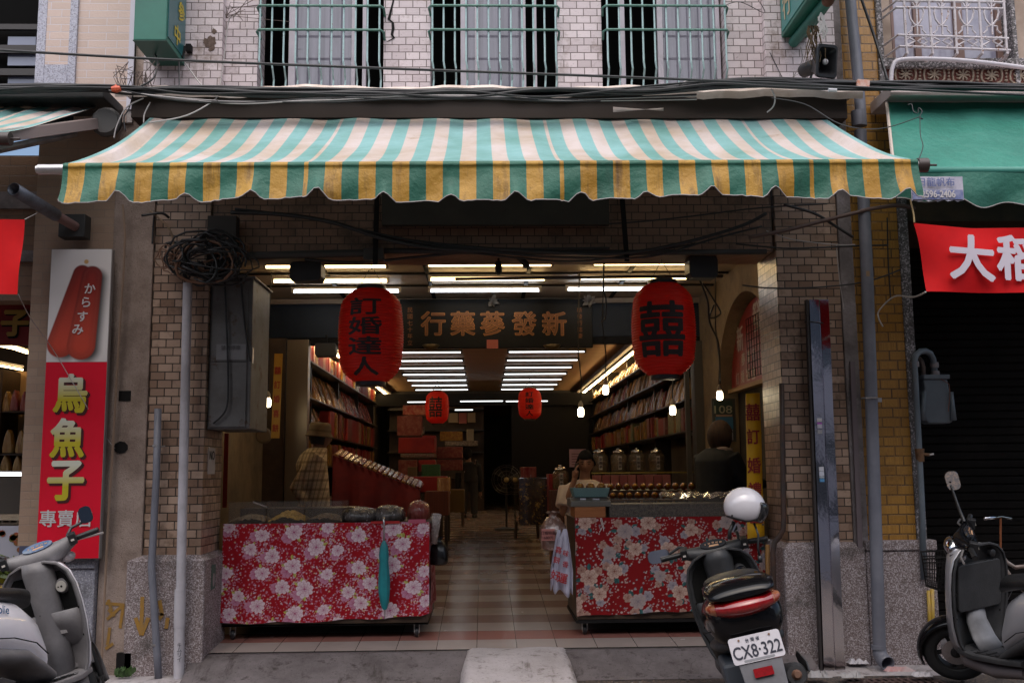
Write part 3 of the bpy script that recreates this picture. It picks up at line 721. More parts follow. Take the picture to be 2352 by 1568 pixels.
# green awning of the right neighbour
GRN = fabric('teal green tarpaulin', (.03,.22,.165), (.04,.26,.195), (.018,.13,.095), .54, .78, rough=.5)
GRND = fabric('dark teal valance', (.03,.15,.11), (.035,.18,.13), (.015,.07,.05), .55, .75)
ga = thing('green_awning', 'plain teal green awning with a torn phone-number sign over the dark shutter', 'awning', (3.9, 7.3, 4))
A0, A1 = P(2040, 235, 7.25), P(2700, 240, 7.25); B0, B1 = P(2058, 392, 6.35), P(2760, 385, 6.35)
A1.z = A0.z; B1.z = B0.z; A1.x = 5.6; B1.x = 5.6
rows = []
for j in range(19):
    t_ = j/18; row = []
    for i in range(61):
        s = i/60; p = A0.lerp(A1, s).lerp(B0.lerp(B1, s), t_)
        fold = math.sin((s*26+t_*3.2))*.5+math.sin(s*47+t_*6+1)*.3
        p += Vector((0, -.012, .010))*fold*(.15+.85*t_*(1-t_)*4)*(.6 if s < .2 else 1); p.z -= .05*4*t_*(1-t_)
        row.append(p)
    rows.append(row)
mb = MB(); mb.grid(rows); mb.build('canopy', GRN, ga, smooth=True)
rows = []
for j in range(8):
    t_ = j/7; row = []
    for i in range(101):
        s = i/100; p = B0.lerp(B1, s); x = p.x; w_ = .5+.5*math.sin(x*17.5+.6); dr = .195+.045*w_+.02*math.sin(x*6)
        row.append(p+Vector((0, -.02+.03*math.sin(x*9+t_*2)*t_, -dr*t_)))
    rows.append(row)
mb = MB(); mb.grid(rows); vl = mb.build('valance', GRND, ga, smooth=True)
mb = MB(); mb.tube(rows[-1], .004, 4); mb.build('hem', FRAY, vl)
mb = MB(); mb.tube([B0+Vector((-.02, 0, 0)), B1], .028, 10); mb.build('front_bar', M('teal bar', (.05,.25,.2), .5), ga, smooth=True)
mb = MB(); mb.box(PX(2034, 220, 7.22), 5.6, 7.12, 7.52, A0.z+.005, A0.z+.095); mb.box(PX(2030, 220, 7.22), 5.6, 7.09, 7.119, A0.z-.01, A0.z+.02); mb.build('cassette_box', M('off white tin', (.60,.53,.52), .5, c2=(.45,.37,.35), ns=3), ga, bevel=.004)
mb = MB(); q0, q1 = A0+Vector((-.012, 0, .0)), B0+Vector((-.012, 0, 0)); mb.tube([q0, q1], .012, 6); mb.build('edge_cord', M('pale cord', (.5,.42,.36), .6), ga)
# torn white and blue phone sign pinned on the valance
sg = MB(); pl = P(2096, 405, 6.24); pr_ = P(2216, 400, 6.24)
SW, SH = pr_.x-pl.x, PZ(2150, 402, 6.24)-PZ(2150, 458, 6.24)
zc = PZ(2150, 430, 6.24)
sg.grid([[(pl.x+SW*i/16, 6.275+.004*math.sin(i), zc+SH/2-SH*j+(.006*math.sin(i*2.1) if j else 0)) for i in range(17)] for j in (0, .5, 1)])
pb = sg.build('phone_sign', M('faded white banner', (.52,.50,.58), .7, c2=(.36,.36,.46), ns=9), ga)
mb = MB(); mb.box(pl.x+.005, pr_.x-.005, 6.268, 6.270, zc-SH/2+.008, zc-.01); mb.build('blue_panel', M('faded blue print', (.13,.16,.33), .7, c2=(.32,.33,.46), ns=14), pb)
mb = MB(); textmesh(mb, '日龍帆布', (pl.x+SW*.48, 6.262, zc+SH*.25), (1,0,0), (0,0,1), SH*.36, .012, .001); mb.build('lettering', M('faded blue ink', (.12,.15,.32), .7), pb)
mb = MB(); textmesh(mb, '2596-2406', (pl.x+SW*.5, 6.262, zc-SH*.24), (1,0,0), (0,0,1), SH*.28, .02, .001, sx=.8); mb.build('lettering', M('faded cream ink', (.55,.52,.52), .7), pb)

# ================================================================ SIGNS AND BANNERS
# roe shop board (white top with printed roe, red bottom)
YS = 7.40
sx0, sx1 = -3.215, -2.765; sz0, sz1 = PZ(160, 1283, YS), PZ(190, 572, YS)
rs = thing('roe_shop_board', 'tall red and white board with a red roe picture and yellow characters', 'sign', (-2.99, YS, 2))
mb = MB(); mb.box(sx0, sx1, YS, YS+.05, sz0, sz1); mb.build('board_back', M('board edge metal', (.35,.33,.33), .5, .4), rs, bevel=.003)
szm = PZ(175, 831, YS)
# printed picture: painted vertex colours on a fine sheet
def paint_sheet(name, x0, x1, z0, z1, y, nx, nz, fn, parent, rough=.4, shape=None, coat=0, spec=.5):
    import numpy as np
    xs_ = np.linspace(0, 1, nx); zs2 = np.linspace(0, 1, nz)
    U, V = np.meshgrid(xs_, zs2)
    col = fn(U, V)
    mb = MB(); mb.v = [(0,0,0)]*0
    X = x0+(x1-x0)*U; Z = z0+(z1-z0)*V; Y = np.full_like(X, y)
    if shape: X, Y, Z = shape(U, V, X, Y, Z)
    co = np.stack([X, Y, Z], -1).reshape(-1, 3)
    me = bpy.data.meshes.new(name)
    idx = np.arange(nx*nz).reshape(nz, nx)
    f = np.stack([idx[:-1,:-1], idx[:-1,1:], idx[1:,1:], idx[1:,:-1]], -1).reshape(-1, 4)
    me.vertices.add(len(co)); me.vertices.foreach_set('co', co.ravel())
    me.loops.add(len(f)*4); me.loops.foreach_set('vertex_index', f.ravel())
    me.polygons.add(len(f)); me.polygons.foreach_set('loop_start', np.arange(len(f))*4); me.polygons.foreach_set('loop_total', np.full(len(f), 4))
    me.update(); me.validate()
    ca = me.color_attributes.new('print', 'FLOAT_COLOR', 'POINT')
    ca.data.foreach_set('color', np.concatenate([col.reshape(-1, 3), np.ones((len(co), 1))], 1).astype(np.float32).ravel())
    me.polygons.foreach_set('use_smooth', [True]*len(f))
    q, t, b = new_mat(name+' print')
    at = nd(t, 'ShaderNodeVertexColor', layer_name='print'); t.links.new(at.outputs[0], b.inputs['Base Color'])
    b.inputs['Roughness'].default_value = rough; b.inputs['Specular IOR Level'].default_value = spec
    if coat: b.inputs['Coat Weight'].default_value = coat
    me.materials.append(q)
    o = bpy.data.objects.new(name, me); COL.objects.link(o)
    if parent is not None: adopt(o, parent)
    return o
def sstep(a, b, x):
    import numpy as np
    t_ = np.clip((x-a)/(b-a), 0, 1); return t_*t_*(3-2*t_)
def roe(U, V):
    import numpy as np
    asp = (sz1-szm)/(sx1-sx0)
    x = U; y = V*asp
    out = np.zeros(U.shape+(3,)); out[:] = (.70, .67, .66)
    def lobe(cx0, cy0, cx1, cy1, w0, w1):
        dx, dy = cx1-cx0, cy1-cy0; L2 = dx*dx+dy*dy
        t_ = np.clip(((x-cx0)*dx+(y-cy0)*dy)/L2, 0, 1)
        d = np.hypot(x-cx0-t_*dx, y-cy0-t_*dy); return d-(w0+(w1-w0)*t_), t_
    H = asp
    a, ta = lobe(.22, .30, .52, H*.78, .225, .15)
    b, tb = lobe(.56, .27, .69, H*.76, .235, .17)
    # printed soft shadow of the picture itself
    for dx_, k in ((.10, 1),):
        x0_, y0_ = x-.085, y+.05
        xs2, ys2 = x, y
        x, y = x0_, y0_
        a2, _ = lobe(.22, .30, .52, H*.78, .225, .15); b2, _ = lobe(.56, .27, .69, H*.76, .235, .17)
        x, y = xs2, ys2
        sh = 1-sstep(-.10, .07, np.minimum(a2, b2))
        out = out*(1-.93*sh[..., None])
    for d, t_, cx in ((a, ta, 0), (b, tb, 1)):
        m_ = 1-sstep(-.012, .012, d)
        rim = sstep(-.16, -.01, d)
        base = np.array((.42, .035, .025))*(1-t_[..., None]*.45)+np.array((.10, .02, .0))*(1-t_[..., None])
        c = base*(1-.35*rim[..., None])+np.array((.10, .03, .02))*(np.exp(-((d+.05)/.02)**2)*(.35 if cx else .2))[..., None]
        out = out*(1-m_[..., None])+c*m_[..., None]
    kn = 1-sstep(.03, .045, np.hypot(x-.585, y-H*.89)); out = out*(1-kn[..., None])+np.array((.55,.33,.12))*kn[..., None]
    return out
paint_sheet('roe_picture', sx0+.004, sx1-.004, szm, sz1-.004, YS-.004, 140, 190, roe, rs)
mb = MB(); mb.box(sx0+.004, sx1-.004, YS-.004, YS-.001, sz0+.004, szm-.002); mb.build('red_panel', M('glossy red print', (.72,.006,.03), .5, c2=(.64,.004,.022), ns=2, spec=.25), rs)
# lettering
WHI = M('white print', (.62,.58,.58), .5); GOLDP = M('yellow print', (.52,.46,.03), .5); SHD = M('black print', (.06,.004,.006), .5)
q, t, b = new_mat('white to yellow print')
g = t.nodes.new('ShaderNodeNewGeometry'); s_ = nd(t, 'ShaderNodeSeparateXYZ'); t.links.new(g.outputs['Position'], s_.inputs[0])
pit = (PZ(160, 903, YS)-PZ(160, 1103, YS))/2
a_ = nd(t, 'ShaderNodeMath', operation='ADD'); t.links.new(s_.outputs[2], a_.inputs[0]); a_.inputs[1].default_value = -PZ(160, 1103, YS)+.155
m_ = nd(t, 'ShaderNodeMath', operation='WRAP'); t.links.new(a_.outputs[0], m_.inputs[0]); m_.inputs[1].default_value = pit; m_.inputs[2].default_value = 0
t.links.new(ramp(t, m_.outputs[0], pit*.35, pit*.85, (.52,.44,.015,1), (.66,.66,.55,1)), b.inputs['Base Color']); GRADP = q
hs_ = .27
for i, (ch, u, v) in enumerate((('烏', 163, 903), ('魚', 156, 1005), ('子', 152, 1103))):
    c = P(u, v, YS)
    mb = MB(); textmesh(mb, ch, (c.x+.014, YS-.0055, c.z-.014), (1,0,0), (0,0,1), .27, .05, .001, sx=.86); mb.build('character_shadow', SHD, rs)
    mb = MB(); textmesh(mb, ch, (c.x, YS-.008, c.z), (1,0,0), (0,0,1), .27, .035, .001, sx=.86); mb.build('character', GRADP, rs)
for ch, u, v in (('か', 208, 663), ('ら', 199, 694), ('す', 191, 727), ('み', 180, 757)):
    c = P(u, v, YS); mb = MB(); textmesh(mb, ch, (c.x, YS-.008, c.z), (1,0,0), (0,0,1), .072, .02, .001); mb.build('character', WHI, rs)
for ch, u, v in (('專', 111, 1190), ('賣', 152, 1190), ('店', 193, 1190)):
    c = P(u, v, YS); mb = MB(); textmesh(mb, ch, (c.x, YS-.008, c.z), (1,0,0), (0,0,1), .118, .012, .001); mb.build('character', WHI, rs)

def cloth_banner(name, label, cat, poly, Y, mat, loc, group=None, nx=40, nz=20, amp=.015, fx=7, fz_=5):
    """poly: 4 corner world points TL, TR, BR, BL"""
    root = thing(name, label, cat, loc, group)
    tl, tr, br_, bl = [Vector(p) for p in poly]; rows = []
    for j in range(nz+1):
        row = []
        for i in range(nx+1):
            s, t_ = i/nx, j/nz
            p = tl.lerp(tr, s).lerp(bl.lerp(br_, s), t_)
            p.y += amp*(math.sin(s*fx+t_*fz_)+.5*math.sin(s*fx*2.3-t_*fz_*1.7))*(.3+.7*t_)
            row.append(p)
        rows.append(row)
    mb = MB(); mb.grid(rows); mb.build('cloth', mat, root, smooth=True)
    return root
REDC = M('red banner cloth', (.66,.010,.012), .75, c2=(.55,.008,.012), ns=3, spec=.2)
rb2 = thing('street_banner', 'bright red cloth banner with white brush characters beside the dark shutter', 'banner', (3.9, 6.9, 2.9), 'red street banners')
YBN = 6.3
rows = []
for j in range(25):
    t_ = j/24; row = []
    ul = 2098+30*(1-(1-t_)**2)+ (0 if t_ > 0 else 0); vl_ = 512+157*t_
    ur, vt, vb = 2900, 522, 700
    for i in range(71):
        s = i/70
        u = ul+(ur-ul)*s; v = (vl_ if s == 0 else (512+10*min(1, s*5)+(669-512)*t_+ (673-669)*s*1.2*t_))
        v = 512+12*min(1, s*6)-4*s + (157-12*min(1, s*6)+18*s)*t_
        p = P(u, v, YBN); p.y += .018*math.sin(s*22+t_*4)*t_+.012*math.sin(s*9-5*t_)+.03*math.sin(t_*3)*(s < .15)*(1-s/.15)
        row.append(p)
    rows.append(row)
mb = MB(); mb.grid(rows); mb.build('cloth', REDC, rb2, smooth=True)
mb = MB()
WHB = M('white banner ink', (.62,.57,.66), .6)
for ch, u, v, sz_ in (('大', 2226, 594, .285), ('稻', 2334, 596, .285), ('埕', 2440, 597, .285)):
    c = P(u, v, YBN); mb = MB(); textmesh(mb, ch, (c.x, YBN-.035, c.z), Vector((1,0,-.09)), (0.02,0,1), sz_, .03, .002); mb.build('character', WHB, rb2)
# left red banner (only its right edge is in the photo)
lb2 = cloth_banner('street_banner', 'plain red end of a cloth banner at the left edge, above the golden character board', 'banner', [P(-420, 500, 6.3), P(57, 504, 6.3), P(40, 676, 6.3), P(-430, 676, 6.3)], 6.3, REDC, (-4, 6.9, 2.9), 'red street banners', amp=.012)

# projecting green box sign, upper left
gs = thing('box_sign', 'green metal box sign with faded yellow characters, jutting out by the left pilaster', 'sign', tuple(P(365, 60, 7.1)))
GPL = M('green sign sheet', (.025,.16,.115), .4, c2=(.02,.125,.09), ns=3); GDK = M('dark green sheet', (.012,.07,.052), .5)
xa_, xb_ = PX(306, 90, 7.02), PX(381, 90, 7.02); zb_s = PZ(345, 92, 7.02)
mb = MB(); mb.box(xa_, xb_, 7.02, 7.477, zb_s, 7.2)
mb.build('sign_box', GPL, gs, bevel=.006)
mb = MB(); mb.box(xa_-.003, xb_+.003, 7.018, 7.478, zb_s-.006, zb_s-.001); mb.build('bottom_plate', GDK, gs)
mb = MB(); mb.box(xb_+.0005, xb_+.006, 7.05, 7.45, zb_s+.04, 7.1); mb.build('side_panel', M('teal panel', (.02,.12,.13), .3), gs)
mb = MB()
for ch, yy, zc_ in (('號', 7.14, .80), ('行', 7.33, .62), ('藥', 7.14, .5), ('參', 7.33, .36), ('中', 7.25, .14)):
    textmesh(mb, ch, (xb_+.008, yy, zb_s+zc_), (0,1,0), (0,0,1), .15, .02, .002)
mb.build('lettering', M('yellow paint', (.55,.42,.03), .5), gs)
for u in (314, 374):
    pass
mb = MB(); mb.box(PX(424, 105, 7.4), PX(436, 105, 7.4), 7.42, 7.48, PZ(430, 114, 7.4), PZ(430, 98, 7.4)); mb.tube([P(425, 108, 7.43), Vector((xb_, 7.4, zb_s+.03))], .012, 6); mb.build('wall_clamp', BLACK, gs)
# projecting green box sign, upper right (seen from below left)
g2 = thing('box_sign', 'green box sign hanging over the horn loudspeaker, tilted tube along its underside', 'sign', tuple(P(1850, 40, 7.0)))
x0_ = PX(1797, 84, 7.45); x1_ = x0_+.21; zb2 = PZ(1797, 84, 7.45)
mb = MB(); mb.box(x0_, x1_, 6.3, 7.476, zb2, 7.2); mb.build('sign_box', GPL, g2, bevel=.006)
mb = MB(); mb.box(x0_-.006, x0_-.0005, 6.34, 7.43, zb2+.03, 7.1); mb.build('side_panel', M('teal panel light', (.025,.22,.2), .3), g2)
mb = MB()
for ch, yy, zc_ in (('行', 7.28, .19), ('藥', 7.0, .30), ('參', 7.28, .45), ('號', 7.0, .6)): textmesh(mb, ch, (x0_-.008, yy, zb2+zc_), (0,-1,0), (0,0,1), .2, .02, .002)
mb.build('lettering', M('cream paint', (.55,.45,.28), .5), g2)
mb = MB(); p0, p1 = Vector((x0_+.12, 6.75, zb2-.045)), Vector((x0_+.09, 7.46, zb2-.045))
mb.tube([p0, p1], .042, 10); mb.build('neon_tube_case', M('green tube', (.025,.15,.12), .5), g2, auto=40)
mb = MB(); mb.ball(p0, .046, .05, .046); mb.build('rusty_cap', M('rust', (.13,.05,.03), .8), g2, smooth=True)
# rag and dried plant tied to it
random.seed(11); mb = MB()
for k in range(14):
    a = P(1868+random.uniform(-12, 12), 60, 7.0); pts = [a]
    for i in range(6): pts.append(pts[-1]+Vector((random.uniform(-.025, .02), random.uniform(-.02, .02), -.05)))
    mb.tube(pts, [.006, .006, .005, .005, .004, .003, .002], 4)
tag(mb.build('dried_plant', M('dry straw', (.13,.085,.04), .9, c2=(.05,.035,.02), ns=30)), 'dry brown bundle of grass hanging under the right green sign', 'dried plant')
mb = MB()
for k in range(7):
    a = P(1880+k*2, 30+abs(k-3)*3, 6.72); mb.tube([a, a+Vector((random.uniform(-.03, .03), -.01, -.06)), a+Vector((random.uniform(-.03, .03), -.01, -.12)), a+Vector((random.uniform(-.02, .03), 0, -.17+.04*random.random()))], .007, 4)
tag(mb.build('knotted_rag', M('grey white rag', (.5,.48,.46), .9)), 'knotted pale plastic strips tied round the green tube of the right sign', 'rag')
# horn loudspeaker
hs = thing('horn_loudspeaker', 'black rectangular horn loudspeaker pointing down to the street', 'loudspeaker', tuple(P(1895, 140, 7.1)))
c0 = P(1899, 141, 6.98); dirv = Vector((.22, -1, -.18)).normalized(); ex = dirv.cross(Vector((0,0,1))).normalized(); ey = ex.cross(dirv)
ey = -ey if ey.z < 0 else ey
def rr(w_, h_, r_, n=5):
    out = []
    for cx, cy, a0 in ((w_-r_, h_-r_, 0), (-w_+r_, h_-r_, 90), (-w_+r_, -h_+r_, 180), (w_-r_, -h_+r_, 270)):
        for i in range(n+1): a = R(a0+90*i/n); out.append((cx+r_*math.cos(a), cy+r_*math.sin(a)))
    return out
rows = []
for dpt, w_, h_, r_ in ((0, .086, .125, .03), (.01, .081, .119, .028), (-.02+.03, .07, .10, .025), (-.10, .035, .05, .02), (-.14, .02, .025, .012)):
    rows.append([c0+dirv*dpt+ex*a+ey*b for a, b in rr(w_, h_, r_)])
out_ = []
for dpt, w_, h_, r_ in ((0, .086, .125, .03), (-.03, .08, .115, .03), (-.12, .045, .06, .025), (-.17, .035, .045, .02)):
    out_.append([c0+dirv*dpt+ex*a+ey*b for a, b in rr(w_, h_, r_)])
BPL = M('black plastic', (.02,.02,.022), .4)
mb = MB(); mb.grid(rows, wrap=True); mb.grid(out_, wrap=True); mb.build('horn', BPL, hs, auto=35)
mb = MB(); mb.tube([c0-dirv*.13, c0-dirv*.17, c0-dirv*.32, c0-dirv*.33], [.03, .055, .055, .03], 12); mb.build('driver', BPL, hs, auto=35)
mb = MB(); mb.ball(c0-dirv*.02, .022, .022, .022); mb.build('centre_plug', M('pale plug', (.55,.53,.55), .4), hs, smooth=True)
mb = MB(); mb.tube([c0-dirv*.2+ey*-.05, c0-dirv*.25-ey*.12, Vector((c0.x-.1, 7.48, c0.z-.16))], .009, 6); mb.build('bracket', BPL, hs)

# ================================================================ PIPES, BOXES, METER
PVCW = M('white pvc pipe', (.50,.48,.52), .5, c2=(.40,.38,.41), ns=6, c3=(.2,.17,.16), ns3=22, lo3=.66, hi3=.72)
PVCG = M('grey pvc pipe', (.15,.155,.19), .45, c2=(.19,.195,.23), ns=5)
wp = thing('drain_pipe', 'thick white plastic drain pipe in front of the left pillar, cables in its top', 'pipe', (-2.27, 7.4, .06), 'pipes running down the facade')
mb = MB(); a, b_ = P(431, 650, 7.40), P(411, 1556, 7.42); mid = P(414, 1400, 7.415)
mb.tube([a, mid], .0335, 14); mb.build('upper_pipe', PVCW, wp, auto=50)
mb = MB(); mb.tube([P(414, 1352, 7.415), P(412, 1440, 7.42)], .040, 14); mb.tube([P(412, 1440, 7.42), b_], .037, 14); mb.build('lower_pipe', PVCW, wp, auto=50)
mb = MB()
for i, ch in enumerate('キムリイ'): textmesh(mb, ch, P(412, 1480+11*i, 7.37), (1,0,0), (0,0,1), .03, .004, .001)
mb.build('marker_scribble', M('marker ink', (.05,.05,.06), .6), wp)
gp1 = thing('drain_pipe', 'thinner grey plastic pipe with open top, leaning left of the white pipe', 'pipe', (-2.45, 7.45, .06), 'pipes running down the facade')
mb = MB(); mb.tube([P(363, 938, 7.45), P(359, 1100, 7.45), P(351, 1250, 7.44), P(348, 1300, 7.42), P(361, 1505, 7.42), P(364, 1560, 7.42)], .024, 12, cap=False); mb.build('pipe', PVCG, gp1, smooth=True, solid=.004)
mb = MB(); mb.lathe([(.028, 0), (.028, .012)], P(359, 1025, 7.45), (0,0,1), 12); mb.tube([P(352, 1027, 7.45), P(379, 1024, 7.5)], .006, 5); mb.lathe([(.028, 0), (.028, .015)], P(356, 1482, 7.42), (0,0,1), 12); mb.build('clamp', ALU, gp1)
rp1 = thing('drain_pipe', 'long grey downpipe on the ochre brick wall ending in an open elbow', 'pipe', (2.9, 7.4, .06), 'pipes running down the facade')
mb = MB(); mb.tube([P(1948, -60, 7.42), P(1957, 40, 7.42), P(1972, 190, 7.40), P(1979, 290, 7.40)], .042, 14); mb.tube([P(1976, 300, 7.40), P(1992, 640, 7.38), P(2009, 1150, 7.38), P(2020, 1490, 7.38)], .046, 14); mb.build('pipe', PVCG, rp1, auto=50)
mb = MB(); mb.lathe([(.052, 0), (.052, .12)], P(1972, 290, 7.40), (0,0,1), 14); mb.build('collar', PVCG, rp1, auto=40)
mb = MB(); mb.lathe([(.053, 0), (.053, .03)], P(2018, 1490, 7.38), (0,0,1), 14); mb.build('collar', PVCG, rp1, auto=40)
mb = MB(); e0 = P(2020, 1490, 7.38); mb.tube([e0, e0+Vector((.0, 0, -.03)), e0+Vector((.012, -.03, -.07)), e0+Vector((.02, -.09, -.085))], [.046, .048, .05, .05], 14, cap=False); mb.build('elbow', PVCG, rp1, smooth=True, solid=.006)
mb = MB(); mb.box(PX(1990, 628, 7.33), PX(1998, 628, 7.33), 7.333, 7.336, PZ(1993, 634, 7.33), PZ(1993, 622, 7.33)); mb.build('tape', M('tan tape', (.3,.2,.12), .6), rp1)
mb = MB(); c = P(1997, 914, 7.38); mb.tube([c+Vector((.058*math.cos(R(a)), .058*math.sin(R(a)), .002*math.sin(R(a)))) for a in range(180, 370, 15)], .006, 5); mb.box(c.x+.05, c.x+.085, 7.36, 7.372, c.z-.03, c.z); mb.build('clamp', ALU, rp1)
# slanted hollow tube sticking out at the left
tb = thing('steel_tube', 'open-ended steel tube slanting up from a dark bracket at the left', 'tube', tuple(P(170, 500, 7.4)))
mb = MB(); mb.tube([P(31, 434, 6.6), P(128, 494, 7.1)], .043, 16, cap=False); mb.build('pipe', M('weathered steel tube', (.17,.18,.21), .5, .5, c2=(.10,.10,.11), ns=12), tb, smooth=True, solid=.006)
mb = MB(); mb.tube([P(128, 494, 7.1), P(172, 520, 7.36)], .036, 14); mb.build('inner_pipe', M('pink brown paint', (.22,.13,.12), .6), tb, auto=50)
mb = MB(); mb.box(PX(142, 520, 7.42), PX(202, 520, 7.42), 7.36, 7.48, PZ(170, 548, 7.42), PZ(170, 496, 7.42)); mb.build('bracket', M('dark bracket plate', (.03,.03,.03), .6), tb, bevel=.005)
# rebar / conduit on concrete pilaster
mb = MB(); mb.tube([P(282, 470, 7.42), P(287, 540, 7.42), P(284, 620, 7.43), P(272, 800, 7.45), P(258, 1050, 7.46), P(248, 1200, 7.46), P(238, 1420, 7.44), P(232, 1568, 7.42)], .009, 6)
tag(mb.build('conduit', M('brown conduit', (.26,.18,.13), .6)), 'thin brown conduit running down the concrete pilaster beside the roe board', 'conduit')
for (u, v, w_, h_, rnd, lab) in ((287, 909, 14, 12, 0, 'square dark socket hole broken into the concrete pilaster'), (278, 1027, 16, 14, 1, 'round dark hole broken into the concrete pilaster')):
    c = P(u, v, 7.53); mb = MB()
    n = 9 if rnd else 4; pts = [(w_/303*math.cos(2*math.pi*(i+.5)/n)*(1 if rnd else 1.35), h_/303*math.sin(2*math.pi*(i+.5)/n)*(1 if rnd else 1.35)) for i in range(n)]
    mb.prism(pts, c+Vector((0, -.006, 0)), (1,0,0), (0,0,1), (0, .02, 0)); tag(mb.build('wall_hole', BLACK), lab, 'hole')
# electric switch box
eb = thing('switch_box', 'tall rust-stained grey metal switch box hanging on the left pillar', 'electrical box', tuple(P(545, 800, 7.9)))
BOXM = M('grey painted box', (.15,.148,.15), .55, c2=(.105,.10,.095), ns=4, c3=(.08,.045,.025), ns3=7, lo3=.58, hi3=.66)
x0_, x1_ = PX(481, 800, 7.6), PX(578, 800, 7.6); z0_, z1_ = PZ(540, 985, 7.6), PZ(540, 640, 7.6)
mb = MB(); mb.box(x0_, x1_, 7.6, 8.2, z0_, z1_); mb.build('cabinet', BOXM, eb, bevel=.006)
mb = MB(); mb.box(x0_+.015, x1_-.03, 7.588, 7.599, PZ(540, 832, 7.6)+.004, z1_-.02); mb.box(x0_+.015, x1_-.03, 7.586, 7.599, z0_+.015, PZ(540, 832, 7.6)); mb.build('door_panel', BOXM, eb, bevel=.004)
mb = MB(); mb.box(x0_-.03, x1_+.02, 7.57, 8.22, z1_, z1_+.015); mb.build('rain_lid', BOXM, eb, bevel=.003)
mb = MB(); mb.box(PX(497, 790, 7.58), PX(565, 790, 7.58), 7.582, 7.5845, PZ(530, 826, 7.58), PZ(530, 790, 7.58)); pa = mb.build('paper_notice', M('grey notice', (.22,.22,.23), .7), eb)
mb = MB(); textmesh(mb, '禁止停車', P(530, 798, 7.578), (1,0,0), (0,0,1), .035, .005, .001); mb.build('lettering', M('faded ink', (.10,.10,.10), .8), pa)
mb = MB(); mb.box(x1_-.014, x1_+.004, 7.62, 7.66, z0_+.5, z0_+.62); mb.build('hasp', ALU, eb)
# small sticker, stencil and red/yellow marks
def plate(name, u0, u1, v0, v1, Y, mat, label, cat, th=.004):
    mb = MB(); mb.box(PX(u0, (v0+v1)/2, Y), PX(u1, (v0+v1)/2, Y), Y, Y+th, PZ((u0+u1)/2, v1, Y), PZ((u0+u1)/2, v0, Y))
    return tag(mb.build(name, mat), label, cat)
ns_ = thing('no_smoking_sticker', 'small white NO sticker on the tiled side of the left pillar', 'sticker', (-2.08, 7.6, 1.6))
xs_ = -2.083; ya_, yb_s = 7.66, 7.86; 
mb = MB(); mb.box(xs_, xs_+.003, ya_, yb_s, PZ(487, 1088, 7.75), PZ(487, 1028, 7.75)); mb.build('sheet', M('white sticker', (.5,.46,.45), .5), ns_)
mb = MB(); textmesh(mb, 'NO', (xs_+.004, 7.76, PZ(487, 1045, 7.75)), (0,1,0), (0,0,1), .065, .02, .001); mb.build('lettering', M('black ink', (.03,.03,.03), .6), ns_)
mb = MB(); mb.prism([(-.055, -.09), (.055, -.085), (.06, .09), (-.05, .095)], (-2.033, 7.72, PZ(498, 1325, 7.7)), (0,1,0), (0,0,1), (.003, 0, 0)); st_ = mb.build('stencil_patch', M('dark green patch', (.05,.11,.09), .7, c2=(.09,.14,.11), ns=30)); tag(st_, 'small dark green painted patch with a pale oval on the left plinth', 'stencil')
mb = MB(); mb.prism([(.025*math.cos(R(a)), .05*math.sin(R(a))) for a in range(0, 360, 30)], (-2.029, 7.72, PZ(498, 1325, 7.7)-.02), (0,1,0), (0,0,1), (.002, 0, 0)); mb.build('oval', M('pale oval', (.35,.3,.3), .8), st_)
# yellow spray paint
SPR = M('mustard spray paint', (.36,.19,.03), .8, c2=(.28,.17,.06), ns=25)
def spray(label, strokes, Y, r_=.014):
    mb = MB()
    for stx in strokes:
        pts = [P(u, v, Y) for u, v in stx]
        for a, c in zip(pts, pts[1:]):
            d_ = (c-a); n_ = Vector((-d_.z, 0, d_.x)).normalized()*r_
            e_ = d_.normalized()*r_*.6
            mb.add([a-e_-n_, c+e_-n_, c+e_+n_, a-e_+n_], [(0, 1, 2, 3)])
            Y -= .0006
    tag(mb.build('graffiti', SPR), label, 'graffiti')
spray('mustard spray-painted mark low on the concrete pilaster', [[(245, 1385), (283, 1388), (276, 1440)], [(283, 1388), (247, 1420)], [(250, 1400), (262, 1412)], [(249, 1378), (256, 1400)], [(252, 1442), (247, 1478)], [(258, 1478), (244, 1488)]], 7.525, .011)
spray('mustard spray-painted arrow on the pebble plinth', [[(327, 1372), (325, 1420)], [(312, 1420), (324, 1455)], [(340, 1420), (326, 1455)], [(325, 1420), (325, 1452)], [(367, 1380), (372, 1410), (366, 1420)], [(385, 1420), (382, 1440)]], 7.485, .014)
# stainless channel cover
ss = thing('steel_channel', 'tall polished steel channel cover leaning on the right pillar, stickers on it', 'steel channel', (2.6, 7.4, .07))
tl_, tr_ = P(1862, 688, 7.44), P(1903, 688, 7.44); bl_, br__ = P(1897, 1557, 7.36), P(1942, 1556, 7.36)
mb = MB()
def along(t_, s, dy): 
    p = tl_.lerp(tr_, s).lerp(bl_.lerp(br__, s), t_); p.y += dy; return p
prof_ = [(-.09, .03), (-.07, 0), (.45, -.004), (.455, .012), (.52, .012), (.525, -.004), (1.0, 0), (1.0, .03)]
mb.grid([[along(k/16, s, dy+.003*math.sin(k*.9+s*3)*(abs(dy) < .02)) for s, dy in prof_] for k in range(17)])
mb.add([along(0, s, dy) for s, dy in prof_], [tuple(range(len(prof_)))])
mb.build('channel', STEEL, ss, auto=20)
mb = MB(); mb.obox((along(.0, -.20, .02)+along(1, -.20, .02))/2, (along(1, -.20, .02)-along(0, -.20, .02))/2, (.008, 0, 0), (0, .02, 0)); mb.build('backing_strip', M('dark strip', (.03,.025,.025), .5), ss)
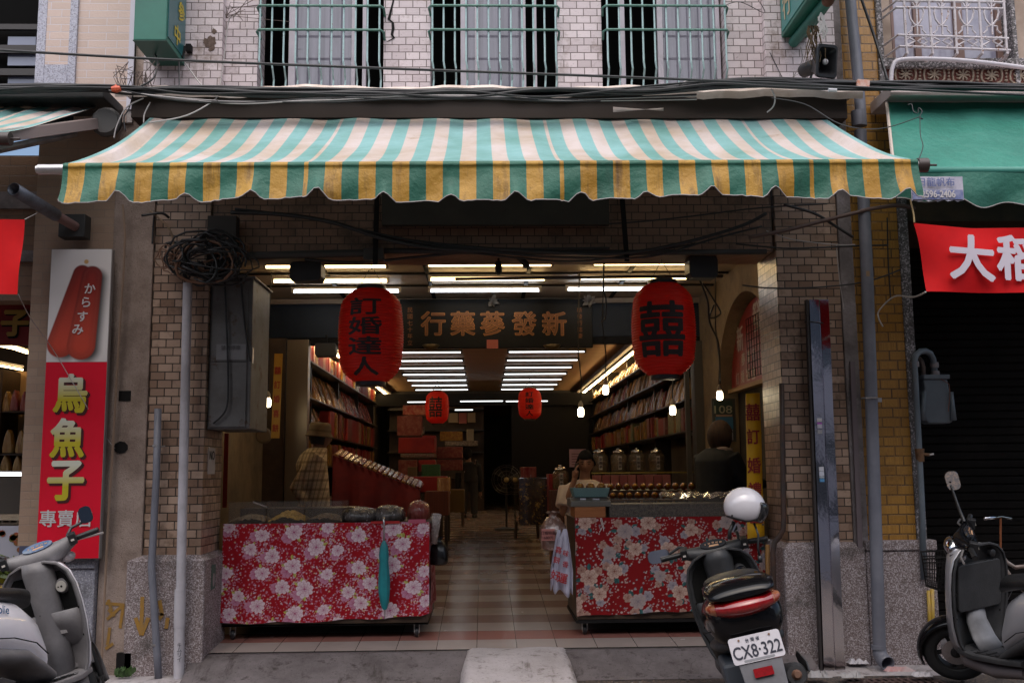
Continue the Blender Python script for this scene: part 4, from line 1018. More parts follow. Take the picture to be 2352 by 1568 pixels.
for k, (v, h_, cc_) in enumerate(((975, 8, (.6,.58,.6)), (983, 4, (.45,.1,.5)), (990, 9, (.55,.52,.6)), (1003, 9, (.35,.34,.36)), (1089, 10, (.6,.6,.65)), (1100, 10, (.6,.62,.7)), (1108, 4, (.4,.45,.5)), (1115, 7, (.1,.3,.55)))):
    mb = MB(); t_ = (v-688)/868.; c = along(t_, .2, -.004); mb.box(c.x-.018, c.x+.018, c.y-.003, c.y-.001, c.z-h_/620., c.z+h_/620.); mb.build('sticker', M('sticker %d' % k, cc_, .5), ss)
mb = MB(); c = along(.062, 0, -.006); mb.tube([c+Vector((-.05, .02, 0)), c, c+Vector((.07, .0, -.01)), c+Vector((.16, .03, -.01))], .004, 5); mb.build('tie_wire', CABLE, ss)
# gas meter
gm = thing('gas_meter', 'grey gas meter hanging from a looped grey pipe on the right', 'gas meter', tuple(P(2155, 920, 7.6)))
MET = M('grey meter paint', (.12,.145,.17), .45, c2=(.15,.175,.2), ns=5); YM = 7.6
mb = MB()
mb.tube([P(2122, 1330, 7.46), P(2117, 1150, 7.47), P(2107, 960, 7.48), P(2101, 850, 7.49), P(2100, 830, 7.49), P(2104, 815, 7.5), P(2114, 807, 7.52), P(2126, 806, 7.54), P(2137, 812, 7.56), P(2143, 824, 7.58), P(2146, 840, 7.6), P(2147, 868, 7.6)], .023, 12); mb.build('supply_pipe', MET, gm, smooth=True)
mb = MB(); mb.tube([P(2110, 822, 7.62), P(2117, 830, 7.62), P(2121, 845, 7.62), P(2121, 872, 7.6)], .018, 10); mb.build('return_pipe', M('brown pipe', (.10,.07,.06), .6), gm, smooth=True)
for u, v in ((2101, 836), (2146, 838), (2148, 858)): mb = MB(); mb.lathe([(.031, -.02), (.033, 0), (.031, .02)], P(u, v, 7.5 if u < 2110 else 7.6), (0,0,1), 10); mb.build('pipe_fitting', M('worn fitting', (.22,.19,.19), .5), gm, auto=40)
def mpt(u, v, dy): return P(u, v, YM)+Vector((0, dy, 0))
out = [(2123, 868), (2180, 868), (2183, 895), (2186, 910), (2189, 965), (2180, 972), (2132, 972), (2121, 962), (2118, 905), (2126, 895)]
o_ = P(2154, 920, YM-.06); mb = MB()
mb.prism([((u-2154)/302., (920-v)/302.) for u, v in out], o_, (1,0,0), (0,0,1), (0, .13, 0)); mb.build('meter_body', MET, gm, bevel=.012)
mb = MB(); mb.box(o_.x-.105, o_.x+.10, YM-.075, YM+.085, PZ(2154, 872, YM), PZ(2154, 862, YM)); mb.build('flange', MET, gm, bevel=.005)
for s in (-1, 1):
    mb = MB(); mb.tube([P(2154+s*31, 900, YM-.07), P(2154+s*34, 935, YM-.07), P(2154+s*36, 965, YM-.075)], [.014, .017, .024], 10); mb.build('side_lug', MET, gm, smooth=True)
mb = MB(); mb.tube([P(2112, 1030, 7.475), P(2114, 1060, 7.475)], [.034, .028], 10); mb.tube([P(2113, 1042, 7.47), P(2135, 1044, 7.45)], .012, 8); mb.build('valve', M('rusty brass', (.22,.11,.05), .6, .3, c2=(.12,.06,.03), ns=18), gm, auto=50)
mb = MB(); mb.tube([P(2135, 1044, 7.45), P(2145, 1042, 7.44)], .007, 6); mb.build('valve_tip', M('white tip', (.6,.58,.58), .4), gm)
mb = MB(); mb.tube([P(2158, 868, 7.54), P(2180, 882, 7.52), P(2182, 905, 7.52), P(2178, 945, 7.51)], .003, 5); mb.build('seal_wire', M('red brown wire', (.2,.08,.05), .6), gm)
# yellow gas pipes low on the right
mb = MB(); mb.tube([P(2132, 1355, 7.47), P(2135, 1420, 7.47), P(2133, 1480, 7.46)], .013, 8); mb.tube([P(2141, 1352, 7.47), P(2144, 1480, 7.46)], .015, 8)
tag(mb.build('yellow_pipe', M('yellow pipe paint', (.50,.33,.05), .5, c2=(.45,.28,.12), ns=10), smooth=True), 'pair of short yellow pipes beside the right plinth', 'pipe')
# dark downpipe with bend inside right of opening, red-brown pole
mb = MB(); mb.tube([P(1795, 880, 7.5), P(1797, 1000, 7.5), P(1800, 1190, 7.5), P(1799, 1215, 7.5), P(1790, 1232, 7.52), P(1779, 1245, 7.54), P(1775, 1270, 7.54), P(1782, 1500, 7.55)], [.02]*8, 10)
tag(mb.build('bent_drain_pipe', M('dark rusty pipe', (.045,.035,.033), .5, c2=(.09,.045,.03), ns=8), smooth=True), 'dark rusty pipe with an elbow against the right pillar', 'pipe')
mb = MB(); mb.tube([P(1763, 1250, 7.62), P(1766, 1500, 7.62)], .017, 8)
tag(mb.build('wooden_pole', M('ochre wood pole', (.26,.13,.035), .6), smooth=True), 'ochre wooden pole beside the dark rusty pipe', 'pole')
mb = MB(); mb.obox((P(1957, 830, 7.5)+P(1975, 1258, 7.5))/2, (P(1975, 1258, 7.5)-P(1957, 830, 7.5))/2, (.018, 0, 0), (0, .012, 0))
tag(mb.build('angle_strip', M('brown grey strip', (.15,.12,.13), .7)), 'long narrow brown strip leaning between the two right walls', 'strip')
# ================================================================ LAMPS
def emitm(name, c, s):
    return M(name, (.8,.8,.8), .4, emit=(*c, s))
TUBE_W = emitm('warm tube light', (1, .70, .33), 6.0)
TUBE_C = emitm('cool tube light', (.86, .92, 1), 5)
TUBE_S = emitm('shelf tube light', (1, .70, .33), 17.0)
TUBE_N = emitm('ceiling tube light', (.90, .97, 1), 1.6)
HOUS = M('lamp housing', (.45,.42,.40), .5); HOUSD = M('dull lamp housing', (.04,.03,.02), .8, spec=.1)
def fluor(x0, x1, y, z, mat, label, group, ax=0):
    t = thing('fluorescent_lamp', label, 'lamp', ((x0+x1)/2, y, z) if ax == 0 else (y, (x0+x1)/2, z), group)
    a, b = ((x0, y), (x1, y)) if ax == 0 else ((y, x0), (y, x1))
    mb = MB(); mb.tube([(a[0], a[1], z), (b[0], b[1], z)], .0145 if mat is not TUBE_N else .0095, 8); mb.build('tube', mat, t)
    mb = MB()
    if ax == 0: mb.box(x0-.03, x1+.03, y-.022, y+.022, z+.022, z+.045); mb.box(x0-.028, x0-.004, y-.018, y+.018, z-.018, z+.021); mb.box(x1+.004, x1+.028, y-.018, y+.018, z-.018, z+.021)
    else: mb.box(y-.022, y+.022, x0-.03, x1+.03, z+.022, z+.045)
    mb.build('housing', HOUS if mat is not TUBE_N else HOUSD, t); return t
ARC = [(612, 885, 612, 0), (630, 888, 645, 0), (676, 915, 669, 1), (985, 1265, 608, 0), (990, 1250, 641, 0), (990, 1237, 667, 1), (1365, 1625, 605, 0), (1335, 1580, 638, 0), (1305, 1545, 664, 1)]
nm = ['front', 'second', 'third']
pl_ = ['behind the left floodlight', 'above the black name board', 'behind the red double-happiness lantern']
for k, (ua, ub, v, cool) in enumerate(ARC):
    zt = 3.405; Y = None
    for i in range(200):
        Y = 8.6+i*.015
        if PZ((ua+ub)/2, v, Y) > zt: break
    fluor(PX(ua, v, Y), PX(ub, v, Y), Y, zt, TUBE_C if cool else TUBE_W, '%s %s tube light on the arcade ceiling %s' % (nm[k % 3], 'cool white' if cool else 'warm white', pl_[k//3]), 'tube lights on the arcade ceiling')
for k in range(10):
    y = 12.2+1.2*k; z = 3.40
    fluor(-1.56, -.36, y, z, TUBE_N, 'white tube light in the left of two rows across the shop ceiling', 'left row of ceiling tubes')
    fluor(.41, 1.61, y, z, TUBE_N, 'white tube light in the right of two rows across the shop ceiling', 'right row of ceiling tubes')
for ua, ub, v in ((936, 985, 923), (1057, 1155, 921), (1162, 1258, 921), (1045, 1086, 941)):
    Y = 21.6; fluor(PX(ua, v, Y), PX(ub, v, Y), Y, PZ((ua+ub)/2, v, Y), TUBE_N, {936: 'tube light at the back, left of the small double-happiness lantern', 1057: 'tube light at the back, between the two small lanterns', 1162: 'tube light at the back, partly behind the small engagement lantern', 1045: 'lowest tube light at the back, above the paper bags'}[ua], None)
for k in range(10):
    y = 12.0+1.24*k
    fluor(y, y+1.16, 2.30, 3.30, TUBE_S, 'warm tube light in the line over the right wall shelves', 'tubes over the right shelves', ax=1)
    if k not in (5, 6): fluor(y, y+1.16, -2.26, 3.32, TUBE_S, 'warm tube light in the line over the left wall shelves', 'tubes over the left shelves', ax=1)
for sx, nm_ in ((1, 'right'), (-1, 'left')):
    mb = MB(); mb.box(*sorted((sx*2.40, sx*2.19)), 11.6, 24, 3.36, 3.44); tag(mb.build('lamp_pelmet', DARKW), 'dark wooden pelmet along the ceiling above the %s wall shelves' % nm_, 'pelmet')
# compact bulbs on hanging wires
BULB = emitm('glowing bulb', (1, .84, .55), 11)
def bulb(u, v, Y, label):
    c = P(u, v, Y); s = Y/2297
    t = thing('light_bulb', label, 'light bulb', tuple(c), 'bare bulbs over the counters')
    mb = MB(); mb.lathe([(.0, -13*s), (5.5*s, -12*s), (7*s, -8*s), (7*s, 4*s), (5*s, 7*s), (3*s, 9*s)], c, n=12); mb.build('bulb', BULB, t, smooth=True)
    mb = MB(); mb.lathe([(5*s, 8*s), (6*s, 10*s), (6*s, 17*s), (3.5*s, 21*s), (2*s, 24*s)], c, n=10); mb.build('socket', M('cream socket', (.4,.34,.26), .5), t, auto=40)
    mb = MB(); mb.tube([c+Vector((0, 0, 23*s)), c+Vector((.01, 0, .3)), c+Vector((-.015, .01, .6)), Vector((c.x+.01, c.y, 3.45))], .006, 5); mb.build('cord', CABLE, t)
bulb(615, 922, 9.6, 'bare glowing bulb in front of the yellow paper strip, beside the switch box')
bulb(1391, 893, 8.8, 'highest glowing bulb left of the double-happiness lantern')
bulb(1334, 944, 9.7, 'lower glowing bulb above the seller holding a phone')
bulb(1545, 940, 9.8, 'glowing bulb half hidden by a tag below the double-happiness lantern')
bulb(1653, 906, 8.9, 'glowing bulb hanging above the house-number plate')

# ================================================================ LANTERNS
LRED = None
q, t, b = new_mat('red lantern cloth')
b.inputs['Base Color'].default_value = (.88,.030,.014, 1); b.inputs['Roughness'].default_value = .42
tr = nd(t, 'ShaderNodeBsdfTranslucent'); tr.inputs[0].default_value = (1,.07,.02,1)
ms = nd(t, 'ShaderNodeMixShader'); ms.inputs[0].default_value = .42
t.links.new(b.outputs[0], ms.inputs[1]); t.links.new(tr.outputs[0], ms.inputs[2]); t.links.new(ms.outputs[0], t.nodes['Material Output'].inputs[0]); LRED = q
INK = M('lantern ink', (.018,.008,.008), .6)
def lantern(u, v0, v1, wpx, Y, txt, rot, size, pitch, dv, label, group, sx=.95, stretch=1, ribs=34, bold=.03):
    s = Y/2297; c = P(u, (v0+v1)/2, Y); Hh = (v1-v0)*s/2; Rr = wpx*s/2
    root = thing('paper_lantern', label, 'lantern', tuple(c), group)
    def rad(z):
        a = abs(z)/Hh
        if a < .55: return Rr*(1-.06*(a/.55)**2)
        k = (a-.55)/.45
        return Rr*(.94-.46*k**2.2)
    n = ribs*4
    prof = [(rad(-Hh+2*Hh*i/n)+(.011*Rr/.25*(abs(math.sin(math.pi*ribs*i/n)))), -Hh+2*Hh*i/n) for i in range(n+1)]
    mb = MB(); mb.lathe(prof, c, n=48, cap=False); mb.build('lantern_body', LRED, root, smooth=True)
    mb = MB(); rc = rad(Hh)*.98; mb.lathe([(rc, 0), (rc*1.0, Hh*.10), (rc*.94, Hh*.105)], c+Vector((0,0,Hh*.985)), n=24); mb.build('top_ring', BPL, root, auto=40)
    mb = MB(); mb.lathe([(rc*.94, -Hh*.10), (rc, -.095*Hh), (rc, 0)], c-Vector((0,0,Hh*.985)), n=24); mb.build('bottom_ring', BPL, root, auto=40)
    mb = MB(); 
    for dx in (-rc*.8, rc*.8): mb.tube([c+Vector((dx, 0, Hh*1.08)), c+Vector((dx*.2, 0, Hh*1.45))], .003*Y/8, 4)
    mb.tube([c+Vector((0, 0, Hh*1.45)), c+Vector((0, 0, Hh*1.7))], .003*Y/8, 4); mb.build('hanging_wire', CABLE, root)
    for i, ch in enumerate(txt):
        mb = MB(); textmesh(mb, ch, (0, 0, (len(txt)-1)*pitch/2-i*pitch+dv), (1,0,0), (0,0,1), size, bold, 0, sx=sx)
        bm = bmesh.new(); vs = [bm.verts.new((x, 0, z*stretch)) for x, y, z in mb.v]
        for f in mb.f:
            try: bm.faces.new([vs[i2] for i2 in f])
            except ValueError: pass
        bmesh.ops.triangulate(bm, faces=bm.faces)
        for _ in range(2):
            bmesh.ops.subdivide_edges(bm, edges=[e for e in bm.edges if e.calc_length() > Rr*.12], cuts=2)
            bmesh.ops.triangulate(bm, faces=bm.faces)
        for w_ in bm.verts:
            rr_ = rad(max(-Hh, min(Hh, w_.co.z)))+.0135*Rr/.25
            a = w_.co.x/Rr+R(rot)
            w_.co = c+Vector((rr_*math.sin(a), -rr_*math.cos(a), w_.co.z))
        me = bpy.data.meshes.new('character'); bm.to_mesh(me); bm.free(); me.materials.append(INK)
        o = bpy.data.objects.new('character', me); COL.objects.link(o); adopt(o, root)
    return root
G1 = 'red lanterns with black characters'
lantern(852, 664, 878, 145, 7.86, '訂婚達人', -5, .132, .154, -.03, 'big red lantern with four black characters, left front of the shop', G1, sx=1.9, bold=.026)
lantern(1524, 650, 864, 144, 7.86, '囍', -14, .39, .3, -.02, 'big red lantern with a black double-happiness character, right front of the shop', G1, sx=.92, stretch=1.08, bold=.018)
lantern(1004, 899, 972, 53, 17.6, '囍', -6, .30, .3, 0, 'small far red lantern with a black double-happiness character', G1, sx=.78, stretch=1.15, ribs=22, bold=.012)
lantern(1217, 892, 962, 53, 17.6, '訂婚達人', -5, .085, .11, -.01, 'small far red lantern with four black characters', G1, sx=1.6, ribs=22)

# ================================================================ NAME BOARD
YP = 11.02
nb = thing('name_board', 'black carved name board with five brown-gold characters over the shop entrance', 'sign', tuple(P(1140, 742, YP)))
LAC = M('black lacquer', (.004,.0035,.003), .4, c2=(.007,.006,.005), ns=3, spec=.15)
mb = MB(); mb.box(PX(918, 742, YP), PX(1361, 742, YP), YP, YP+.06, PZ(1140, 799, YP), PZ(1140, 686, YP)); mb.build('board', LAC, nb, bevel=.008)
GOLD = M('worn gilt', (.13,.05,.014), .4, .5, c2=(.16,.06,.02), ns=20); GOLDE = M('gilt edge', (.36,.15,.035), .35, .6)
for ch, u in (('行', 995), ('藥', 1063), ('蔘', 1131), ('發', 1204), ('新', 1273)):
    c = P(u, 743, YP)
    mb = MB(); textmesh(mb, ch, (c.x, YP-.006, c.z), (1,0,0), (0,0,1), .262, .024, .001); mb.build('character_edge', GOLDE, nb)
    mb = MB(); textmesh(mb, ch, (c.x, YP-.014, c.z), (1,0,0), (0,0,1), .258, .011, .001); mb.build('character', GOLD, nb)
for u, s_ in ((942, '民國七十年立'), (1331, '新發行誌慶')):
    mb = MB(); c = P(u, 712, YP); vtext(mb, s_, (c.x, YP-.006, c.z), (1,0,0), (0,0,1), .055, .073, .01, .001); mb.build('small_lettering', GOLD, nb)
SILV = M('silver foil', (.5,.46,.42), .35, .6)
random.seed(4)
for u, v, lab in ((1131, 691, 'silvery foil rosette on top of the middle of the black name board'), (1353, 692, 'silvery foil rosette at the right end of the black name board')):
    mb = MB(); c = P(u, v, YP-.06)
    for k in range(26):
        d_ = Vector((random.gauss(0, 1), random.gauss(0, .6), random.gauss(0, 1))).normalized(); n_ = d_.orthogonal().normalized()*.02; e_ = d_*random.uniform(.05, .095)
        mb.add([c-n_, c+e_*.6-n_*1.3, c+e_, c+e_*.6+n_*1.3, c+n_], [(0, 1, 2, 3, 4)])
    tag(mb.build('rosette', SILV, fix=False), lab, 'rosette')
plate('red_paper', 1118, 1144, 780, 800, YP-.02, M('orange red paper', (.36,.07,.03), .6), 'orange-red square paper pasted at the bottom of the black name board', 'paper')
for u, lab in ((990, 'left'), (1268, 'right')):
    c = P(u, 797, YP-.05); mb = MB(); mb.lathe([(.01, -.035), (.06, -.02), (.10, .02), (.09, .025)], c, n=16)
    tag(mb.build('brass_bracket', M('old brass', (.16,.11,.05), .4, .7), smooth=True), '%s small brass bracket under the black name board' % lab, 'bracket')

# ================================================================ FLOODLIGHTS, CAMERAS, RAILS
def flood(u, v, w_, h_, Y, label, yaw=0):
    c = P(u, v, Y); s = Y/2297; W_, H_ = w_*s/2, h_*s/2
    t = thing('floodlight', label, 'floodlight', tuple(c))
    poly = [(-W_, -H_*.55), (-W_*.86, -H_), (W_*.86, -H_), (W_, -H_*.55), (W_, H_*.6), (W_*.9, H_), (-W_*.9, H_), (-W_, H_*.6)]
    ex = Vector((math.cos(R(yaw)), math.sin(R(yaw)), 0)); ey = Vector((0,0,1)); ez = Vector((-math.sin(R(yaw)), math.cos(R(yaw)), 0))
    mb = MB(); mb.prism(poly, c, ex, ey, ez*.14); mb.build('casing', BPL, t, bevel=.008)
    mb = MB(); mb.box(c.x-.012, c.x+.012, c.y+.06, c.y+.08, c.z+H_-.005, 3.175 if Y < 8.5 else c.z+H_+.1); mb.build('yoke', BLACK, t)
    mb = MB(); mb.prism([(a*.93, b*.9) for a, b in poly], c+ez*.141, ex, ey, ez*.004); mb.build('lamp_glass', M('dark lamp glass', (.06,.055,.05), .1), t)
flood(701, 622, 75, 47, 7.72, 'black floodlight left, hanging under the brown lintel', -6)
flood(1617, 612, 70, 54, 7.72, 'black floodlight right, hanging beside the double-happiness lantern', 6)
flood(747, 803, 48, 31, 11.0, 'small black floodlight in front of the left shelf lamps', 0)
def seccam(u, v, Y, label, dx):
    c = P(u, v, Y); t = thing('security_camera', label, 'security camera', tuple(c))
    mb = MB(); mb.tube([c, c+Vector((dx*.05, -.03, -.08))], .028, 10); mb.tube([c+Vector((dx*.05, -.03, -.08)), c+Vector((dx*.06, -.036, -.10))], .018, 10); mb.build('camera_body', BPL, t, auto=40)
    mb = MB(); mb.tube([c+Vector((0,0,.01)), c+Vector((0, .03, .12))], .009, 6); mb.build('bracket', BLACK, t)
seccam(1145, 603, 7.8, 'small black camera pointing straight down under the lintel middle', 0)
seccam(1193, 590, 7.8, 'small black camera tilted to the right under the lintel middle', 1.2)
mb = MB(); mb.tube([P(1045, 641, 8.3), P(1330, 637, 8.3), P(1660, 634, 8.3)], .014, 8); tag(mb.build('curtain_rail', M('dull rail', (.05,.045,.04), .5), smooth=True), 'long dark rail crossing below the arcade tube lights', 'rail')
mb = MB(); mb.tube([P(540, 588, 7.5), P(880, 580, 7.5)], .03, 8); mb.box(PX(836, 582, 7.5), PX(882, 582, 7.5), 7.46, 7.54, PZ(860, 598, 7.5), PZ(860, 572, 7.5)); tag(mb.build('beam_conduit', M('dark grey conduit', (.04,.037,.035), .6), auto=40), 'dark thick conduit along the left underside of the lintel', 'conduit')
mb = MB(); mb.tube([P(880, 576, 7.5), P(1440, 580, 7.5), P(1760, 578, 7.5)], .022, 8); tag(mb.build('beam_conduit', CACHE['dark grey conduit'], smooth=True), 'dark conduit along the middle and right underside of the lintel', 'conduit')
for u0, v0_, u1, v1_, lab in ((866, 440, 862, 606, 'dark steel strut hanging below the awning left of the blank board'), (1428, 440, 1440, 600, 'dark steel strut hanging below the awning right of the blank board')):
    mb = MB(); p0, p1 = P(u0, v0_, 7.46), P(u1, v1_, 7.46); mb.obox((p0+p1)/2, (p1-p0)/2, (.018, 0, 0), (0, .012, 0)); tag(mb.build('steel_strut', BLACK), lab, 'strut')
plate('blank_board', 877, 1399, 440, 516, 7.40, M('blackened board', (.025,.022,.017), .6, c2=(.04,.035,.026), ns=3), 'long blackened blank board on the lintel under the awning', 'board', .06)

# ================================================================ LEFT OF ENTRANCE
BSTEEL = M('brushed dim steel', (.32,.27,.22), .28, .9, bmp=.03, bs=3)
mb = MB(); mb.box(PX(657, 1000, 11.1), PX(707, 1000, 11.1), 11.05, 11.19, fz(11.1), PZ(680, 781, 11.1)); tag(mb.build('steel_column', BSTEEL, bevel=.006), 'wide brushed steel shutter column left of the shop entrance', 'column')
mb = MB(); mb.box(-2.42, PX(656, 1000, 11.15), 11.08, 11.3, fz(11.1), 3.0); tag(mb.build('door_post', DARKW), 'dark wooden post between the steel column and the left wall', 'post')
mb = MB(); mb.box(PX(1592, 900, 11.2), 2.46, 11.1, 11.3, fz(11.1), 2.95); mb.box(PX(1572, 900, 11.25), PX(1582, 900, 11.25), 11.2, 11.26, fz(11.1), 2.95); tag(mb.build('door_post', M('dim grey post', (.07,.06,.05), .5)), 'dark door post right of the shop entrance', 'post')
ypm = M('yellow paper', (.42,.23,.03), .55, c2=(.36,.18,.02), ns=4); RINK = M('red ink', (.30,.02,.015), .6)
yb2 = thing('paper_strip', 'dim yellow paper strip with red characters, left, behind the bare bulb', 'paper strip', tuple(P(635, 925, 10.2)), 'yellow paper strips')
p0, p1 = P(640, 812, 10.2), P(632, 1006, 10.2)
mb = MB(); mb.obox((p0+p1)/2, (p1-p0)/2, (.042, 0, 0), (0, .002, 0)); mb.build('strip', ypm, yb2)
for i, ch in enumerate('囍訂婚喜餅'): mb = MB(); textmesh(mb, ch, p0.lerp(p1, .20+.17*i)+Vector((0, -.005, 0)), (1,0,0), (0,0,1), .075, .02, .001, sx=.8); mb.build('character', RINK, yb2)
plate('red_couplet', 513, 523, 995, 1165, 9.0, M('red couplet paper', (.30,.02,.015), .6), 'narrow red paper strip on the left arcade wall', 'paper strip')
c = P(607, 1000, 10.4); mb = MB(); mb.lathe([(.08, 0), (.085, .02), (.07, .035)], c, (0, -1, 0), 16); tag(mb.build('wall_meter', M('dim meter face', (.16,.11,.07), .4), auto=40), 'round meter on the left arcade wall under the bulb', 'meter')

# ================================================================ RIGHT ARCADE WALL
asn = thing('arched_sign', 'arched dark red sign with white characters on the right arcade wall', 'sign', (2.55, 9.3, 2.7))
XS = 2.60; YC, HW = 9.335, 1.05
ap = [(YC-HW*math.cos(math.pi*i/20), 2.34+.80*math.sin(math.pi*i/20)) for i in range(21)]
mb = MB(); mb.prism([(y-YC, z-2.34) for y, z in ap], (XS, YC, 2.34), (0,1,0), (0,0,1), (.05, 0, 0)); mb.build('sign_face', M('dark red sign', (.24,.025,.022), .35, c2=(.20,.02,.02), ns=4), asn)
mb = MB(); mb.box(XS-.03, XS+.05, YC-HW-.05, YC+HW+.05, 2.30, 2.339); mb.build('bottom_rail', M('ochre rail', (.28,.16,.07), .5), asn)
for ch, y, z, s_ in (('新', 9.95, 2.82, .25), ('發', 9.3, 2.95, .28), ('蔘', 9.85, 2.60, .12), ('藥', 9.65, 2.60, .12), ('行', 9.45, 2.60, .12), ('訂', 10.1, 2.43, .12), ('婚', 9.9, 2.43, .12), ('禮', 9.7, 2.43, .12), ('盒', 9.5, 2.43, .12), ('囍', 9.1, 2.6, .16), ('餅', 8.9, 2.43, .12)):
    mb = MB(); textmesh(mb, ch, (XS-.004, y, z), (0,-1,0), (0,0,1), s_, .02, .003); mb.build('character', M('worn white paint', (.45,.36,.32), .6), asn)
gr = MB()
for i in range(8): y = 8.75+.085*i; gr.tube([(2.50, y, 2.36), (2.50, y, 2.92)], .004, 4)
for i in range(9): z = 2.36+.07*i; gr.tube([(2.50, 8.75, z), (2.50, 9.345, z)], .004, 4)
gr.mat(0); tag(gr.build('wire_rack', BLACK), 'black wire grid rack in front of the arched red sign', 'rack')
hn = thing('house_number', 'dark green house-number plate reading 108 with blue notices below, right wall', 'number plate', tuple(P(1660, 970, 9.9)))
def pl2(nm_, u0, u1, v0, v1, Y, mat): 
    mb = MB(); mb.box(PX(u0, (v0+v1)/2, Y), PX(u1, (v0+v1)/2, Y), Y, Y+.01, PZ((u0+u1)/2, v1, Y), PZ((u0+u1)/2, v0, Y)); return mb.build(nm_, mat, hn)
pl2('plate', 1639, 1683, 920, 950, 9.9, M('dark green enamel', (.035,.06,.05), .3))
pl2('blue_notice', 1644, 1684, 957, 985, 9.9, M('blue notice', (.05,.16,.28), .4)); pl2('white_notice', 1668, 1684, 986, 1010, 9.9, M('dim white notice', (.30,.28,.30), .5)); pl2('backing', 1636, 1690, 915, 1014, 9.915, M('dim backing', (.06,.06,.055), .5))
mb = MB(); textmesh(mb, '108', P(1661, 940, 9.89), (1,0,0), (0,0,1), .075, .01, .002, sx=1.3); mb.build('lettering', M('cream digit', (.40,.38,.26), .5), hn)
pl2('upper_notice', 1645, 1682, 952, 956, 9.895, M('peach notice', (.4,.25,.18), .5))
# big yellow hanging strip
yb3 = thing('paper_strip', 'bright yellow hanging strip with red characters beside the white helmet', 'paper strip', tuple(P(1730, 1000, 8.2)), 'yellow paper strips')
YY = 7.9
mb = MB(); tl, tr, br_, bl = P(1713, 904, YY), P(1745, 902, YY), P(1756, 1240, YY), P(1717, 1240, YY)
mb.grid([[tl.lerp(bl, k/12).lerp(tr.lerp(br_, k/12), s)+Vector((0, .006*math.sin(k*.8+s*2), 0)) for s in (0, .5, 1)] for k in range(13)]); mb.build('strip', M('yellow vinyl', (.80,.44,.012), .35, c2=(.72,.38,.01), ns=3), yb3, smooth=True, solid=.004)
for ch, u, v, s_ in (('囍', 1729, 946, .13), ('訂', 1730, 1002, .115), ('婚', 1732, 1068, .12), ('禮', 1734, 1125, .12), ('盒', 1737, 1182, .12)):
    mb = MB(); textmesh(mb, ch, P(u, v, YY-.012), (1,0,0), (0,0,1), s_, .018, .001, sx=.85); mb.build('character', RINK, yb3)

# ================================================================ SHELVES AND STOCK
SHB = M('black shelf board', (.02,.015,.012), .35)
LB = [3.02, 2.53, 2.06, 1.62]; RB = [3.03, 2.68, 2.32, 1.96]
for sx, bs_, nm_ in ((-1, LB, 'left'), (1, RB, 'right')):
    sh = thing('wall_shelf', 'long black wall shelf on the %s side of the shop' % nm_, 'shelf', (sx*2.5, 12, .6))
    for z in bs_:
        mb = MB(); mb.box(*sorted((sx*2.32, sx*2.615)), 11.45, 22, z-.02, z); mb.build('board', SHB, sh)
    for y in (11.45, 14, 16.6, 19.2, 21.9):
        mb = MB(); mb.box(*sorted((sx*2.40, sx*2.615)), y-.015, y+.015, fz(11.5), 3.4); mb.build('upright', SHB, sh)
    mb = MB(); mb.box(*sorted((sx*2.2, sx*2.61)), 11.6, 22, fz(11.3), 1.15); mb.build('base_cupboard', DARKW, sh)
def cello(name, ca, cb, cc):
    q, t, b = new_mat(name)
    n1 = noise(t, 1, 3, .6, sc=(14, 14, 5)); col = mix(t, ramp(t, n1, .38, .6), ca, cb)
    n2 = noise(t, 1, 5, .7, sc=(60, 60, 7)); col = mix(t, ramp(t, n2, .60, .68), col, cc)  # pale streaks: highlights on the wrap painted into its base colour
    t.links.new(col, b.inputs['Base Color']); b.inputs['Roughness'].default_value = .12; b.inputs['Specular IOR Level'].default_value = .5
    b.inputs['Coat Weight'].default_value = .5; b.inputs['Coat Roughness'].default_value = .06
    bump(t, b, noise(t, 1, 4, .7, sc=(45, 45, 8)), .9, .02); return q
CEL = [cello('clear packet brown', (.36,.16,.04), (.54,.29,.09), (.62,.5,.36)), cello('clear packet red', (.22,.02,.018), (.3,.06,.05), (.5,.4,.38)), cello('clear packet dark', (.12,.07,.03), (.34,.20,.09), (.58,.5,.4))]
REDX = 0; REDB = [M('red carton', (.34,.022,.016), .4, c2=(.24,.012,.012), ns=7), M('dull red carton', (.17,.02,.018), .45, c2=(.25,.09,.06), ns=18), M('amber carton', (.42,.24,.07), .4, c2=(.28,.12,.04), ns=12), M('cream labelled carton', (.38,.30,.2), .4, c2=(.3,.05,.03), ns=22), M('green carton', (.08,.14,.06), .4, c2=(.3,.25,.1), ns=25), M('gold carton', (.5,.32,.06), .25, .4, c2=(.3,.1,.03), ns=20)]
def packet_mesh(mb, w_, d_, h_, lean, top=.85):
    # soft bag with a pinched top, depth along x, width along y
    rows = []
    for z, k, kd in ((0, .92, .9), (.12, 1, 1), (.55, .98, .8), (.86, .93, .42), (1, .9, .1)):
        rows.append([(lean*z*h_+kd*d_/2*a, k*w_/2*b_, z*h_) for a, b_ in ((-1, -.86), (-.75, -1), (.75, -1), (1, -.86), (1, .86), (.75, 1), (-.75, 1), (-1, .86))])
    mb.grid(rows, wrap=True); return mb
def carton_mesh(mb, w_, d_, h_): return mb.box(-d_/2, d_/2, -w_/2, w_/2, 0, h_)
random.seed(21)
ords = ['top', 'second', 'third', 'lowest']
protos = {}
